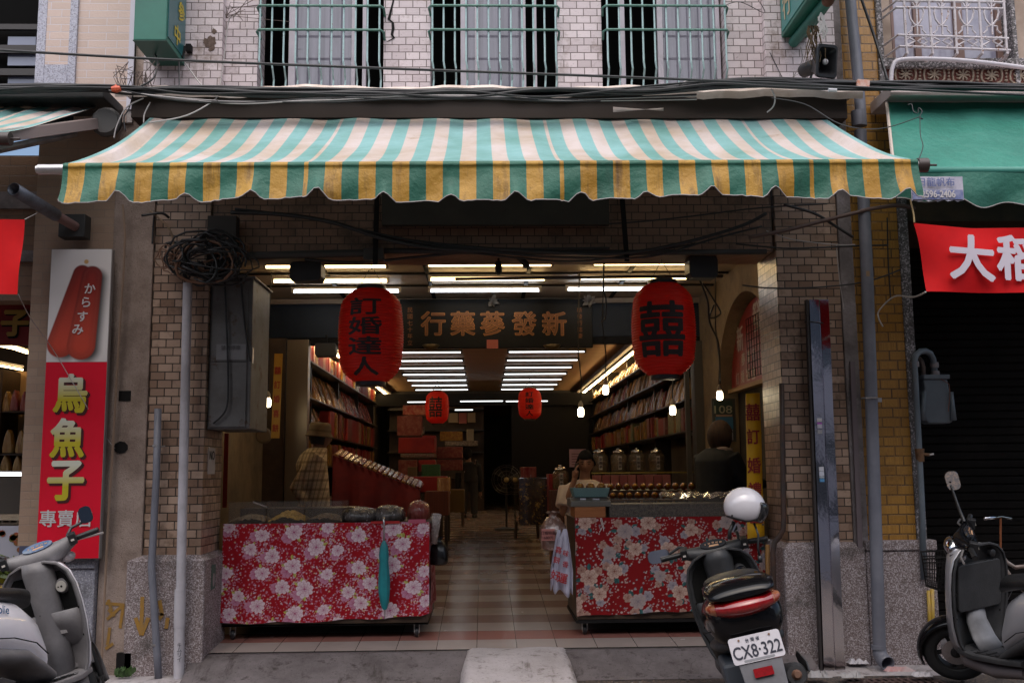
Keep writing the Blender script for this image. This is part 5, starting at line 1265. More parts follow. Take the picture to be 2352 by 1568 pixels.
def stock(kind, sx, y, z, w_, h_, mi, label, cat, group, lean=.0):
    key = (kind, sx, round(w_, 2), round(h_, 2), mi)
    if key not in protos:
        mb = MB()
        if kind == 'clear_packet': packet_mesh(mb, w_, .11, h_, sx*lean); o = mb.build(kind, CEL[mi], smooth=True, sub=1)
        else: carton_mesh(mb, w_, .16, h_); o = mb.build(kind, REDB[mi], bevel=.004)
        protos[key] = o
    else:
        o = protos[key].copy(); COL.objects.link(o)
    o.location = (sx*random.uniform(2.40, 2.44), y, z+.001); o.rotation_euler = (0, 0, R(random.uniform(-7, 7)))
    tag(o, label, cat, group)
for k, (z, h_, kind) in enumerate(((3.02, .25, 'gift_carton'), (2.53, .42, 'clear_packet'), (2.06, .40, 'clear_packet'), (1.62, .34, 'gift_carton'))):
    y = 11.75
    while y < 21.6:
        kd = kind; mi = random.choice((0, 2, 2)) if kind == 'clear_packet' else random.choice((0, 1, 1))
        if kd == 'clear_packet' and y > (17.5 if k == 1 else 15.0): mi = 1; kd = 'clear_packet' if k == 1 else 'gift_carton'
        w_ = .20 if kd == 'clear_packet' else .26
        stock(kd, -1, y+w_/2, z, w_, h_*random.choice((1, .95)), mi if kd == 'clear_packet' else (mi if kd == 'clear_packet' else random.choice((0, 0, 1, 3, 5))) if kd != 'clear_packet' or True else 0, '%s on the %s board of the left wall shelf' % ('shiny clear packet' if kd == 'clear_packet' else 'small red gift carton', ords[k]), 'packet' if kd == 'clear_packet' else 'carton', 'stock on the left shelf, %s board' % ords[k], .25)
        y += w_+random.choice((.015, .03))
for k, (z, h_, kind) in enumerate(((3.03, .22, 'clear_packet'), (2.68, .29, 'clear_packet'), (2.32, .30, 'clear_packet'), (1.96, .28, 'gift_carton'))):
    y = 11.7
    while y < 21.6:
        w_ = .17 if kind == 'clear_packet' else .24
        mi = random.choice((0, 0, 1, 2)) if kind == 'clear_packet' else random.choice((0, 1, 2, 2, 3, 4, 5, 5))
        stock(kind, 1, y+w_/2, z, w_, h_*random.choice((1, .92, .8)), mi, '%s on the %s board of the right wall shelf' % ('shiny clear packet' if kind == 'clear_packet' else 'small gift carton', ords[k]), 'packet' if kind == 'clear_packet' else 'carton', 'stock on the right shelf, %s board' % ords[k], .12)
        y += w_+random.choice((.012, .03))
import numpy as np
# ================================================================ FLOWERED CLOTHS
def stamp(col, X, Y, cx, cy, r, ca, cb, n=8, ph=0, squash=1.0, core=None):
    """one many-petalled peony printed on the cloth"""
    dx, dy = X-cx, (Y-cy)/squash
    m = (abs(dx) < r*1.25) & (abs(dy) < r*1.25)
    if not m.any(): return
    x, y = dx[m], dy[m]; rr_ = np.hypot(x, y)/r; th = np.arctan2(y, x)+ph
    c = col[m]
    for k, (R0, nn, off_) in enumerate(((1.0, n, 0), (.74, n-1, .6), (.5, n-2, 1.1), (.28, 4, .3))):
        edge = R0*(.80+.20*np.abs(np.cos(nn*(th+off_)/2))+.05*np.sin(3*th+off_+ph))
        f = np.clip((edge-rr_)/.05, 0, 1)
        v = np.clip(rr_/edge, 0, 1)
        sh = np.clip(-.05+1.05*v**1.5-.45*np.exp(-(np.cos(nn*(th+off_)/2)/.30)**2), 0, 1)[:, None]
        pc = np.array(ca)*(1-sh)+np.array(cb)*sh
        c = c*(1-f[:, None])+pc*f[:, None]
        rim = np.exp(-((edge-rr_)/.035)**2)*(rr_ < edge)*.35
        if k: c = c*(1-rim[:, None])+np.array(ca)*rim[:, None]
    col[m] = c
def dot(col, X, Y, cx, cy, r, c_):
    m = (X-cx)**2+(Y-cy)**2 < r*r
    col[m] = c_
def leaf(col, X, Y, cx, cy, L, w_, a, c_):
    dx, dy = X-cx, Y-cy; u = dx*math.cos(a)+dy*math.sin(a); v = -dx*math.sin(a)+dy*math.cos(a)
    s = u/L; m = (s > 0) & (s < 1) & (np.abs(v) < w_*np.sin(np.pi*np.clip(s, 0, 1))**.8)
    col[m] = np.array(c_)*(.8+.4*(v[m] > 0))[:, None]
def cloth_pink(W_, H_):
    def fn(U, V):
        rs = np.random.RandomState(2); X, Y = U*W_, V*H_
        col = np.zeros(U.shape+(3,)); col[:] = (.35, .006, .014)
        col *= (1+.12*np.sin(9*X)*np.sin(7*Y+2))[..., None]
        fl = []
        for j in range(-1, 6):
            for i in range(-1, 8):
                fl.append((i*.262+.131*(j % 2)+.05+.045*math.sin(3.1*i+1.7*j), H_-.07-j*.158+.04*math.cos(2.3*i+j), .052+.010*((i*7+j*3) % 3)))
        for (x, y, r) in fl:   # clouds of small blossom
            for k in range(140):
                a = rs.uniform(0, 6.28); d = r*(.8+abs(rs.normal(0, .95)))
                px_, py_ = x+d*math.cos(a)*1.05, y+d*math.sin(a)*1.05-.01
                dot(col, X, Y, px_, py_, rs.uniform(.0035, .0075), [(.48,.20,.28), (.60,.42,.48), (.38,.08,.14), (.50,.40,.52), (.60,.42,.28)][rs.choice(5, p=[.36, .2, .26, .1, .08])])
        for q_, (x, y, r) in enumerate(fl):
            for k in range(3): a = rs.uniform(0, 6.28); leaf(col, X, Y, x+r*.7*math.cos(a), y+r*.7*math.sin(a), r*.62, r*.17, a, (.42,.40,.10))
            a = 2.2+.6*math.sin(q_*2.1)
            stamp(col, X, Y, x+r*.95*math.cos(a+1.6), y+r*.95*math.sin(a+1.6), r*.72, (.36,.06,.14), (.58,.30,.42), 7, q_)
            stamp(col, X, Y, x, y, r, (.38,.06,.17), (.82,.74,.77), 9, q_*1.3, .95+.1*math.sin(q_))
        return col
    return fn
def cloth_rose(W_, H_):
    def fn(U, V):
        rs = np.random.RandomState(5); X, Y = U*W_, V*H_
        col = np.zeros(U.shape+(3,)); col[:] = (.235, .007, .009)
        fl = []
        for j in range(-1, 5):
            for i in range(-1, 9): fl.append((i*.275+.137*(j % 2)+.08+.05*math.sin(2.2*i+1.3*j), H_-.08-j*.19+.035*math.cos(3*i+2*j), .058+.008*((i*5+j) % 3)))
        TEAL = (.035,.11,.11)
        for (x, y, r) in fl:
            for k in range(60):
                a = rs.uniform(0, 6.28); d = r*(1.2+abs(rs.normal(0, .65)))
                dot(col, X, Y, x+d*math.cos(a), y+d*math.sin(a), rs.uniform(.0035, .0085), [(.45,.30,.27), (.50,.40,.38), (.30,.27,.30)][rs.randint(3)])
            for k in range(5):
                a = rs.uniform(0, 6.28); leaf(col, X, Y, x+r*.8*math.cos(a), y+r*.8*math.sin(a), r*.75, r*.22, a, TEAL)
        for q_, (x, y, r) in enumerate(fl):
            a = q_*1.9
            for k, c2 in ((0, 0), (1, 1), (2, 0)):
                aa = a+k*2.3; rr_ = r*(.52 if k != 1 else .62)
                ca, cb = ((.19,.06,.05), (.52,.34,.27)) if c2 == 0 else ((.13,.11,.15), (.44,.38,.40))
                stamp(col, X, Y, x+r*1.15*math.cos(aa), y+r*1.15*math.sin(aa), rr_, ca, cb, 6, q_+k)
            stamp(col, X, Y, x, y, r, (.20,.06,.045), (.68,.50,.41), 8, q_*.7, .95) if q_ % 3 else stamp(col, X, Y, x, y, r*.9, (.22,.18,.20), (.46,.36,.33), 8, q_)
        return col
    return fn
def counter(name, label, u0, u1, vt, vb, Y, depth, fn, loc_y, seed, skew=0):
    x0, x1 = PX(u0, (vt+vb)/2, Y), PX(u1, (vt+vb)/2, Y); um = (u0+u1)/2
    zt, zb = PZ(um, vt, Y), PZ(um, vb, Y)
    root = thing(name, label, 'market counter', ((x0+x1)/2, Y+depth/2, fz(Y)))
    mb = MB(); mb.box(x0+.01, x1-.01, Y+.012, Y+depth, zb-.05, zt-.005); mb.box(x0-.005, x1+.005, Y-.002, Y+depth+.01, zt-.004, zt+.012); mb.build('counter_body', DARKW, root, bevel=.003)
    def shp(U, V, X, Yy, Z):
        wv = .012*np.sin(X*9+seed)+.010*np.sin(X*21+1+2*V)+.006*np.sin(X*47+3*V)
        Yy = Y-.004-wv*(1-V)**1.2-.012*(1-V)
        Z = Z - (.022*np.sin((X-x0)*1.9+seed)+.006*np.sin(X*13))*(1-V) + .02*(1-V)*(U > .96)*(U-.96)/.04
        return X, Yy, Z
    paint_sheet('front_cloth', x0, x1, zb, zt+.013, Y, int((x1-x0)*260), int((zt-zb)*260), fn, root, rough=.75, shape=shp, spec=.2)
    return root, x0, x1, zb, zt
def caster(c, root):
    mb = MB(); mb.lathe([(.012, -.014), (.034, -.014), (.038, -.009), (.038, .009), (.034, .014), (.012, .014)], c, (1, 0, .0), 16); w_ = mb.build('caster', BPL, root, auto=40)
    mb = MB(); mb.lathe([(.016, -.017), (.016, .017)], c, (1, 0, 0), 10); mb.build('hub', ALU, w_, auto=40)
    mb = MB(); mb.box(c[0]-.022, c[0]-.018, c[1]-.012, c[1]+.012, c[2]-.005, c[2]+.07); mb.box(c[0]+.018, c[0]+.022, c[1]-.012, c[1]+.012, c[2]-.005, c[2]+.07); mb.box(c[0]-.024, c[0]+.024, c[1]-.02, c[1]+.02, c[2]+.0705, c[2]+.08); mb.build('fork', ALU, w_)
W1 = 1.64
c1, lx0, lx1, lzb, lzt = counter('rolling_counter', 'rolling counter draped in red cloth with pink and white peonies', 510, 986, 1204, 1421, 8.0, .95, cloth_pink(1.66, .80), 0, 1)
for x in (lx1-.10, lx0+.08):
    for y in (8.07, 8.85): caster((x, y, fz(y)+.04), c1)
mb = MB(); mb.box(lx0+.01, lx1-.01, 8.012, 8.95, fz(8)+.125, lzb-.051); mb.build('base_frame', BLACK, c1)
# side cloth, fringed
mb = MB(); mb.grid([[(lx1+.004+.01*math.sin(y*9+z*8), y, z) for y in [8.0+.95*i/14 for i in range(15)]] for z in [lzt-(lzt-lzb-.03)*k/6 for k in range(7)]])
mb.build('side_cloth', M('red print side cloth', (.22,.015,.02), .8, c2=(.42,.22,.26), ns=18, lo=.5, hi=.55), c1, smooth=True)
c2_, rx0, rx1, rzb, rzt = counter('rolling_counter', 'rolling counter draped in dark red cloth with beige roses and teal leaves', 1322, 1757, 1190, 1405, 8.0, .9, cloth_rose(1.5, .78), 0, 2)
for x in (rx0+.07, rx1-.08):
    for y in (8.08, 8.82): caster((x, y, fz(y)+.04), c2_)
mb = MB(); mb.box(rx0+.0, rx1, 7.995, 8.9, rzb-.075, rzb-.052); mb.build('base_frame', BLACK, c2_)
mb = MB(); mb.tube([(rx0+.2, 7.985, rzt+.01), (rx0+.215, 7.975, rzt-.06), (rx0+.19, 7.975, rzt-.10)], .003, 5); mb.tube([(rx0+.21, 7.985, rzt+.01), (rx0+.222, 7.975, rzt-.05), (rx0+.223, 7.975, rzt-.09)], .003, 5); mb.build('white_string', M('white string', (.6,.56,.54), .7), c2_)

# ---- things on the left counter
ACR = M('clear acrylic', (.25,.21,.17), .05, alpha=.13, spec=.8)
PLB = M('plastic wrap', (.42,.36,.33), .12, alpha=.55, coat=1, bmp=.9, bs=30, c2=(.65,.6,.6), ns=22, lo=.5, hi=.58)
def bin_(name, label, x0, x1, y0, y1, z0, z1, fillc, filln, seed, group=None, heap=.05, cat='bin'):
    random.seed(seed)
    t = thing(name, label, cat, ((x0+x1)/2, (y0+y1)/2, z0), group)
    mb = MB(); d_ = .004
    for a in ((x0, x1, y0, y0+d_), (x0, x1, y1-d_, y1), (x0, x0+d_, y0+d_, y1-d_), (x1-d_, x1, y0+d_, y1-d_)): mb.box(*a, z0, z1)
    mb.build('clear_wall', ACR, t)
    mb = MB(); n = 16
    mb.grid([[(x0+.006+(x1-x0-.012)*i/n, y0+.006+(y1-y0-.012)*j/n, z0+.004+(heap*(1-((i/n-.5)*2)**2)*(1-.6*((j/n-.5)*2)**2)+random.uniform(0, .018))) for i in range(n+1)] for j in range(n+1)])
    mb.build('goods', M(filln, fillc, .6, c2=tuple(x*.45 for x in fillc), ns=60, bmp=.5, bs=90), t)
    return t
zt = lzt+.013
xa = lx0+.03; wds = [.30, .30, .30]
for k, (lab, fc, fn_) in enumerate((('open clear bin of pale dried slices at the left end of the peony counter', (.30,.22,.14), 'pale slices'), ('open clear bin with a heap of yellow shredded goods on the peony counter', (.55,.33,.05), 'yellow shreds'), ('open clear bin of brown dried goods in front of the man in plaid', (.18,.11,.06), 'brown dried goods'))):
    bin_('clear_bin', lab, xa, xa+wds[k]-.01, 8.03, 8.42, zt, zt+.165, fc, fn_, k+3, 'clear bins on the peony counter', .075 if k == 1 else .05); xa += wds[k]
def bag(name, label, c, rx, ry, h_, mat, seed, cat='bag', neck=True, group=None):
    random.seed(seed); rows = []
    prof = [(0, .75), (.06, .95), (.3, 1), (.6, .9), (.8, .55), (.88, .25), (.95, .35), (1, .5)] if neck else [(0, .85), (.08, 1), (.5, 1), (.85, .8), (1, .5), (1.05, .1)]
    for t_, k in prof:
        row = []
        for i in range(20):
            a = 2*math.pi*i/20; j = 1+random.uniform(-.07, .07)+(.1*math.sin(7*a+t_*9) if t_ > .5 else 0)
            row.append((c[0]+rx*k*j*math.cos(a), c[1]+ry*k*j*math.sin(a), c[2]+h_*t_+random.uniform(-.006, .006)*(t_ > 0)))
        rows.append(row)
    mb = MB(); mb.grid(rows, wrap=True); o = mb.build(name, mat, smooth=True); tag(o, label, cat, group); return o
DRB = cello('dark goods in plastic', (.035,.03,.028), (.10,.085,.08), (.5,.47,.47)); RDB = cello('red goods in plastic', (.22,.02,.018), (.32,.08,.06), (.55,.45,.42))
bag('plastic_bag', 'clear plastic bag of dark mushrooms on the peony counter, next to the bins', (lx0+1.03, 8.2, zt), .15, .16, .11, DRB, 1, neck=False, group='bags of dried goods')
bag('plastic_bag', 'bulging clear plastic bag of dark dried goods above the turquoise umbrella', (lx0+1.27, 8.22, zt), .13, .15, .12, DRB, 2, neck=False, group='bags of dried goods')
bag('plastic_bag', 'red plastic bag at the right end of the peony counter', (lx0+1.50, 8.35, zt), .09, .12, .15, RDB, 3, neck=False, group='bags of dried goods')
plate('price_card', 852, 918, 1196, 1202, 7.985, M('red card', (.45,.02,.02), .5), 'narrow bright red card on the edge of the peony counter', 'card')
plate('price_card', 938, 978, 1192, 1201, 7.99, M('pink card', (.5,.10,.16), .5), 'pink card at the right end of the peony counter edge', 'card')
mb = MB(); mb.box(lx0+.02, lx0+.95, 8.45, 8.9, zt, zt+.10); tag(mb.build('wooden_tray', DARKW), 'dark wooden tray behind the clear bins', 'tray')
mb = MB(); mb.obox(P(610, 1161, 8.5), (.09, .02, -.035), (.0, .05, 0), (.003, 0, .006)); tag(mb.build('scoop', STEEL), 'shiny metal scoop lying behind the clear bins', 'scoop')
# turquoise umbrella hanging on the cloth
um = thing('umbrella', 'furled turquoise umbrella hanging from the edge of the peony counter', 'umbrella', tuple(P(883, 1300, 7.9)))
rows = []; TQ = M('turquoise nylon', (.012,.20,.23), .5, c2=(.015,.26,.29), ns=9)
UYY = 7.925
for v, r_, du in ((1240, 2, 0), (1246, 5, 0), (1256, 8.5, 0), (1275, 10, -.5), (1290, 9, 0), (1310, 10.5, 0), (1335, 12, 0), (1360, 11.5, 0), (1380, 9, 1), (1395, 6, 1), (1399, 3.5, 2)):
    c = P(882+du, v, UYY); s = UYY/2297*r_
    rows.append([c+Vector((s*(1+.16*math.sin(5*a))*math.cos(a), s*.8*(1+.16*math.sin(5*a))*math.sin(a), 0)) for a in [2*math.pi*i/30 for i in range(30)]])
mb = MB(); mb.grid(rows, wrap=True); mb.build('canopy', TQ, um, smooth=True)
mb = MB(); mb.tube([P(882, 1242, UYY), P(882, 1200, UYY), P(881, 1192, 7.93), P(881, 1187, 7.95)], .008, 8); mb.build('handle', M('silver handle', (.5,.48,.5), .25, .8), um, smooth=True)
mb = MB(); mb.tube([P(884, 1398, UYY), P(884, 1421, UYY)], [.006, .004], 8); mb.build('tip', CACHE['silver handle'], um)
mb = MB(); mb.lathe([(.024, -.008), (.025, .008)], P(882, 1312, UYY), n=14); mb.build('strap', M('dark teal strap', (.008,.14,.16), .5), um)
# ---- right counter
GRT = M('dark glass case', (.03,.025,.022), .1, spec=.8, coat=.5)
zt2 = rzt+.013
gc = thing('display_case', 'low glass case of dark dried goods on the rose counter', 'display case', (rx0+.9, 8.2, zt2))
mb = MB(); mb.box(rx0+.28, rx1-.02, 8.02, 8.45, zt2, zt2+.10); mb.build('dark_goods', M('black dried goods', (.025,.02,.018), .5, c2=(.10,.08,.06), ns=50, bmp=.8, bs=40), gc)
mb = MB()
for x in (rx0+.27, rx0+.62, rx0+.97, rx1-.02): mb.box(x, x+.006, 8.01, 8.46, zt2, zt2+.15)
mb.box(rx0+.276, rx1-.02, 8.006, 8.011, zt2, zt2+.15); mb.build('glass', ACR, gc)
mb = MB(); mb.grid([[(rx0+.75+.7*i/14, 8.0+.45*j/6, zt2+.165+.02*math.sin(i*1.7+j)+.015*math.sin(j*2.3+i*.6)) for i in range(15)] for j in range(7)]); mb.build('plastic_cover', PLB, gc, smooth=True)
wb = MB(); wb.box(rx0, rx0+.245, 8.0, 8.4, zt2, zt2+.083); tag(wb.build('wooden_box', M('orange brown wood', (.36,.13,.04), .5, c2=(.28,.09,.025), ns=6, sc=(1,1,14)), bevel=.004), 'orange-brown wooden box under the scale', 'box')
sc_ = thing('weighing_scale', 'grey weighing scale with a slanted panel on the wooden box', 'scale', (rx0+.1, 8.25, zt2+.085))
zs2 = zt2+.084
mb = MB(); mb.prism([(0, 0), (.36, 0), (.36, .045), (.26, .065), (0, .065)], (rx0-.03, 8.36, zs2), (0,-1,0), (0,0,1), (.32, 0, 0)); mb.build('body', M('grey scale plastic', (.13,.12,.10), .4), sc_, bevel=.006)
mb = MB(); mb.box(rx0+.05, rx0+.095, 8.045, 8.05, zs2+.046, zs2+.066); mb.box(rx0+.15, rx0+.205, 8.045, 8.05, zs2+.046, zs2+.064); mb.build('label', M('white label', (.5,.5,.55), .5), sc_)
mb = MB(); mb.box(rx0+.0, rx0+.29, 8.08, 8.36, zs2+.066, zs2+.074); mb.build('pan', STEEL, sc_, bevel=.004)
bk = thing('plastic_basket', 'teal mesh plastic basket of wrapped eggs on the scale', 'basket', (rx0+.13, 8.2, zs2+.12))
zb_ = zs2+.075
mb = MB(); wl = [((rx0+.0, rx0+.28), 8.07, 8.35)]
def frus(mb, x0, x1, y0, y1, z0, z1, g_=.02):
    mb.grid([[(x0+g_, y0+g_, z0), (x1-g_, y0+g_, z0), (x1-g_, y1-g_, z0), (x0+g_, y1-g_, z0)], [(x0, y0, z1), (x1, y0, z1), (x1, y1, z1), (x0, y1, z1)], [(x0+.006, y0+.006, z1), (x1-.006, y0+.006, z1), (x1-.006, y1-.006, z1), (x0+.006, y1-.006, z1)], [(x0+g_+.006, y0+g_+.006, z0+.006), (x1-g_-.006, y0+g_+.006, z0+.006), (x1-g_-.006, y1-g_-.006, z0+.006), (x0+g_+.006, y1-g_-.006, z0+.006)]], wrap=True)
    mb.add([(x0+g_, y0+g_, z0), (x1-g_, y0+g_, z0), (x1-g_, y1-g_, z0), (x0+g_, y1-g_, z0)], [(3, 2, 1, 0)])
q, t, b = new_mat('teal mesh plastic')
ch_ = nd(t, 'ShaderNodeTexChecker'); ch_.inputs['Scale'].default_value = 150; t.links.new(pos(t), ch_.inputs['Vector'])
t.links.new(mix(t, ch_.outputs['Fac'], (.10,.19,.19), (.17,.28,.27)), b.inputs['Base Color'])
frus(mb, rx0-.01, rx0+.29, 8.05, 8.35, zb_, zb_+.072); mb.build('basket', q, bk, bevel=.002)
EGG = M('glossy amber egg', (.30,.10,.015), .12, c2=(.12,.03,.008), ns=9, coat=1); GLD = M('gold wrapped sweet', (.55,.28,.03), .18, .5, c2=(.18,.07,.015), ns=40)
def egg(c, r_, label, group, mat=None):
    mb = MB(); mb.ball(c, r_, r_, r_*1.05, 12, 8); o = mb.build('preserved_egg', EGG, smooth=True); tag(o, label, 'egg', group)
    mb = MB(); n_ = Vector((0, -1, .35)).normalized(); mb.lathe([(r_*.02, .0), (r_*.55, -.0), (r_*.5, .004)], Vector(c)+n_*r_*.93, n_, 12); mb.build('yellow_label', GLD, o, smooth=True); return o
for k in range(3): egg((rx0+.055+.088*k, 8.14, zb_+.075), .037, ('left', 'middle', 'right')[k]+' glossy brown egg with a yellow label in the teal basket', None)
# stepped display of gold wrapped eggs behind the case
st_ = thing('stepped_display', 'two-step wooden display of amber eggs behind the rose counter', 'display stand', (1.8, 9.3, 1.2))
sx0, sx1 = PX(1392, 1120, 9.35), PX(1608, 1120, 9.35); z1_, z2_ = PZ(1500, 1140, 9.3), PZ(1500, 1120, 9.5)
mb = MB(); mb.box(sx0, sx1, 9.15, 9.45, fz(9.3), z1_-.02); mb.box(sx0, sx1, 9.455, 9.75, fz(9.3), z2_-.02); mb.build('step', DARKW, st_, bevel=.004)
mb = MB()
for i in range(7): mb.box(sx0+(sx1-sx0)*i/6-.008, sx0+(sx1-sx0)*i/6+.008, 9.10, 9.149, z1_-.15, z1_-.02)
mb.box(sx0, sx1, 9.09, 9.11, z1_-.03, z1_-.018); mb.build('front_rail', M('bronze trim', (.22,.12,.04), .3, .5), st_)
for k in range(11):
    x = sx0+.05+(sx1-sx0-.1)*k/10
    egg((x, 9.28, z1_+.012), .033, 'amber egg on the lower step of the wooden display', 'eggs on the lower step'); egg((x+.02, 9.58, z2_+.012), .033, 'amber egg on the upper step of the wooden display', 'eggs on the upper step')
# glass jars on a glass shelf
JY = 11.75
jz = PZ(1440, 1084, JY)
js = thing('jar_shelf', 'long counter with a gold-edged glass shelf holding the big jars', 'shelf', (1.7, JY, 1.4))
jx0, jx1 = PX(1262, 1084, JY), PX(1590, 1084, JY)
mb = MB(); mb.box(PX(1355, 1084, JY), jx1, JY-.16, JY+.16, jz-.012, jz); mb.build('glass_shelf', M('shelf glass', (.14,.13,.06), .08, alpha=.7), js)
mb = MB(); mb.box(PX(1355, 1084, JY), jx1, JY-.172, JY-.161, jz-.014, jz+.002); mb.build('gold_edge', M('brass strip', (.55,.42,.10), .25, .7), js)
mb = MB(); mb.box(jx0, jx1, JY-.2, JY+.25, fz(JY), jz-.20); mb.build('cabinet', M('dark red brown cabinet', (.07,.022,.015), .4, c2=(.11,.04,.02), ns=5), js, bevel=.005)
JAR = M('jar glass', (.30,.24,.16), .06, alpha=.5, spec=.9, c2=(.16,.09,.045), ns=7); JLID = M('chrome jar lid', (.62,.58,.52), .12, 1)
PAPW = M('jar label paper', (.52,.46,.40), .6)
for k, (u, lab) in enumerate(((1287, 'glass jar with silver lid, alone left of the seller'), (1377, 'big glass jar with silver lid, next to the seller'), (1421, 'big glass jar with silver lid, second from the seller'), (1463, 'big glass jar with silver lid, third from the seller'), (1508, 'big glass jar with silver lid, farthest from the seller'))):
    zb3 = jz if k else jz-.19; c = Vector((PX(u, 1060, JY), JY, zb3+.001)); j = thing('glass_jar', lab, 'jar', tuple(c), 'big glass jars')
    mb = MB(); mb.lathe([(.01, 0), (.085, 0), (.095, .015), (.095, .17), (.085, .20), (.06, .215), (.06, .225)], c, n=24, cap=False); mb.build('jar_body', JAR, j, smooth=True)
    mb = MB(); mb.lathe([(.066, .218), (.068, .24), (.05, .252), (.02, .258), (.018, .268), (.02, .275), (.005, .278)], c, n=20); mb.build('lid', JLID, j, smooth=True)
    mb = MB(); mb.lathe([(.005, .01), (.082, .012), (.084, .12), (.05, .14), (.005, .145)], c, n=16); mb.build('dried_herbs', M('dried herbs', (.16,.08,.035), .8, c2=(.05,.025,.012), ns=45), j)
    mb = MB(); mb.box(c.x-.018, c.x+.022, c.y-.103, c.y-.1, c.z+.03, c.z+.185); lb_ = mb.build('label', PAPW, j)
    mb = MB(); vtext(mb, '高麗蔘', (c.x+.002, c.y-.104, c.z+.15), (1,0,0), (0,0,1), .036, .043, .02, .0005); mb.build('lettering', M('jar ink', (.04,.03,.03), .6), lb_)
pk = [M('pink carton', (.34,.11,.10), .5), M('rose carton', (.28,.07,.07), .5)]
for k in range(9):
    mb = MB(); x = PX(1362, 1100, 11.4)+.098*k; mb.box(x, x+.09, 11.35, 11.5, jz-.165, jz-.03); tag(mb.build('gift_carton', pk[k % 2], bevel=.003), 'small pink carton standing in the row below the gold-edged shelf', 'carton', 'pink cartons below the jar shelf')
mb = MB(); mb.box(PX(1362, 1100, 11.4)-.01, jx1, 11.3, 11.54, jz-.185, jz-.167); tag(mb.build('lower_shelf', DARKW), 'dark shelf board carrying the pink cartons', 'shelf')
mb = MB(); mb.box(PX(1308, 1060, 11.9), PX(1346, 1060, 11.9), 11.9, 11.91, PZ(1325, 1072, 11.9), PZ(1325, 1031, 11.9)); nt_ = mb.build('pink_notice', M('pink notice', (.42,.24,.26), .6)); tag(nt_, 'pink notice sheet behind the seller', 'notice')
mb = MB()
for i in range(5): mb.box(PX(1313, 1060, 11.9), PX(1338, 1060, 11.9), 11.896, 11.899, PZ(1325, 1042+6*i, 11.9)-.006, PZ(1325, 1042+6*i, 11.9)+.006)
mb.build('printed_lines', M('dim print', (.2,.09,.1), .7), nt_)
# transparent bag with tag, white carrier bags left of the rose counter
bag('gift_bag', 'clear gift bag with ruffled top and pink tag, left of the rose counter', (PX(1271, 1215, 8.12), 8.12, PZ(1271, 1262, 8.12)), .11, .10, .30, M('pinkish cellophane', (.20,.11,.085), .15, coat=1, c2=(.42,.30,.26), ns=20, lo=.5, hi=.6, bmp=.7, bs=25), 8)
mb = MB(); mb.box(PX(1244, 1227, 7.99), PX(1274, 1227, 7.99), 7.99, 7.993, PZ(1260, 1241, 7.99), PZ(1260, 1214, 7.99)); tg_ = mb.build('price_tag', M('salmon tag', (.52,.20,.17), .5)); tag(tg_, 'salmon price tag on the clear gift bag', 'tag')
mb = MB(); textmesh(mb, '訂婚特惠', P(1259, 1223, 7.985), (1,0,0), (0,0,1), .028, .02, .0005); textmesh(mb, '1680元', P(1259, 1234, 7.985), (1,0,0), (0,0,1), .026, .02, .0005); mb.build('lettering', M('tag ink', (.10,.03,.03), .6), tg_)
WB = M('white carrier bag', (.52,.50,.60), .45, c2=(.42,.41,.52), ns=8)
random.seed(9)
for k, (u0, u1, v0, v1, uu, lab) in enumerate(((1262, 1292, 1216, 1345, 1284, 'rear white carrier bag of the bunch hanging left of the rose counter'), (1268, 1318, 1214, 1362, 1297, 'front white carrier bag with red print hanging left of the rose counter'))):
    Yb = 7.94-.03*k; rows = []
    for j in range(13):
        t_ = j/12; row = []
        for i in range(17):
            s = i/16; wv = min(1, t_*1.5)**.8
            u = uu+((u0+(u1-u0)*s)-uu)*(.12+.88*wv)+3*math.sin(s*9+t_*2); v = v0+(v1-v0)*t_+(7*math.sin(s*12)+14*(s-.5)*(1 if k else -1))*t_
            p = P(u, v, Yb); p.y += .022*math.sin(s*15+k)*(.25+t_); row.append(p)
        rows.append(row)
    mb = MB(); mb.grid(rows); o = mb.build('carrier_bag', WB, smooth=True, solid=.003); tag(o, lab, 'bag', 'white carrier bags')
    if k:
        for ch, u, v, s_ in (('喜', 1283, 1262, .05), ('餅', 1279, 1285, .05), ('好', 1276, 1320, .07), ('運', 1292, 1327, .07), ('味', 1300, 1270, .045), ('香', 1299, 1295, .045)):
            mb = MB(); textmesh(mb, ch, P(u, v, Yb-.034), (1,0,-.25), (.2,0,1), s_, .02, .0005); mb.build('red_print', M('red bag print', (.38,.015,.02), .5), o)
# black bag and clear tube hanging at the end of the left counter
bag('black_bag', 'black plastic bag hanging at the right side of the peony counter', (PX(1008, 1270, 8.25), 8.25, PZ(1008, 1296, 8.25)), .075, .08, .22, M('black bag plastic', (.012,.012,.013), .25), 6)
mb = MB(); mb.tube([P(996, 1247, 8.15), P(1003, 1180, 8.12)], [.028, .04], 12, cap=False); tag(mb.build('clear_tube', PLB, smooth=True, solid=.003), 'clear plastic roll stuck in the black bag', 'plastic roll')

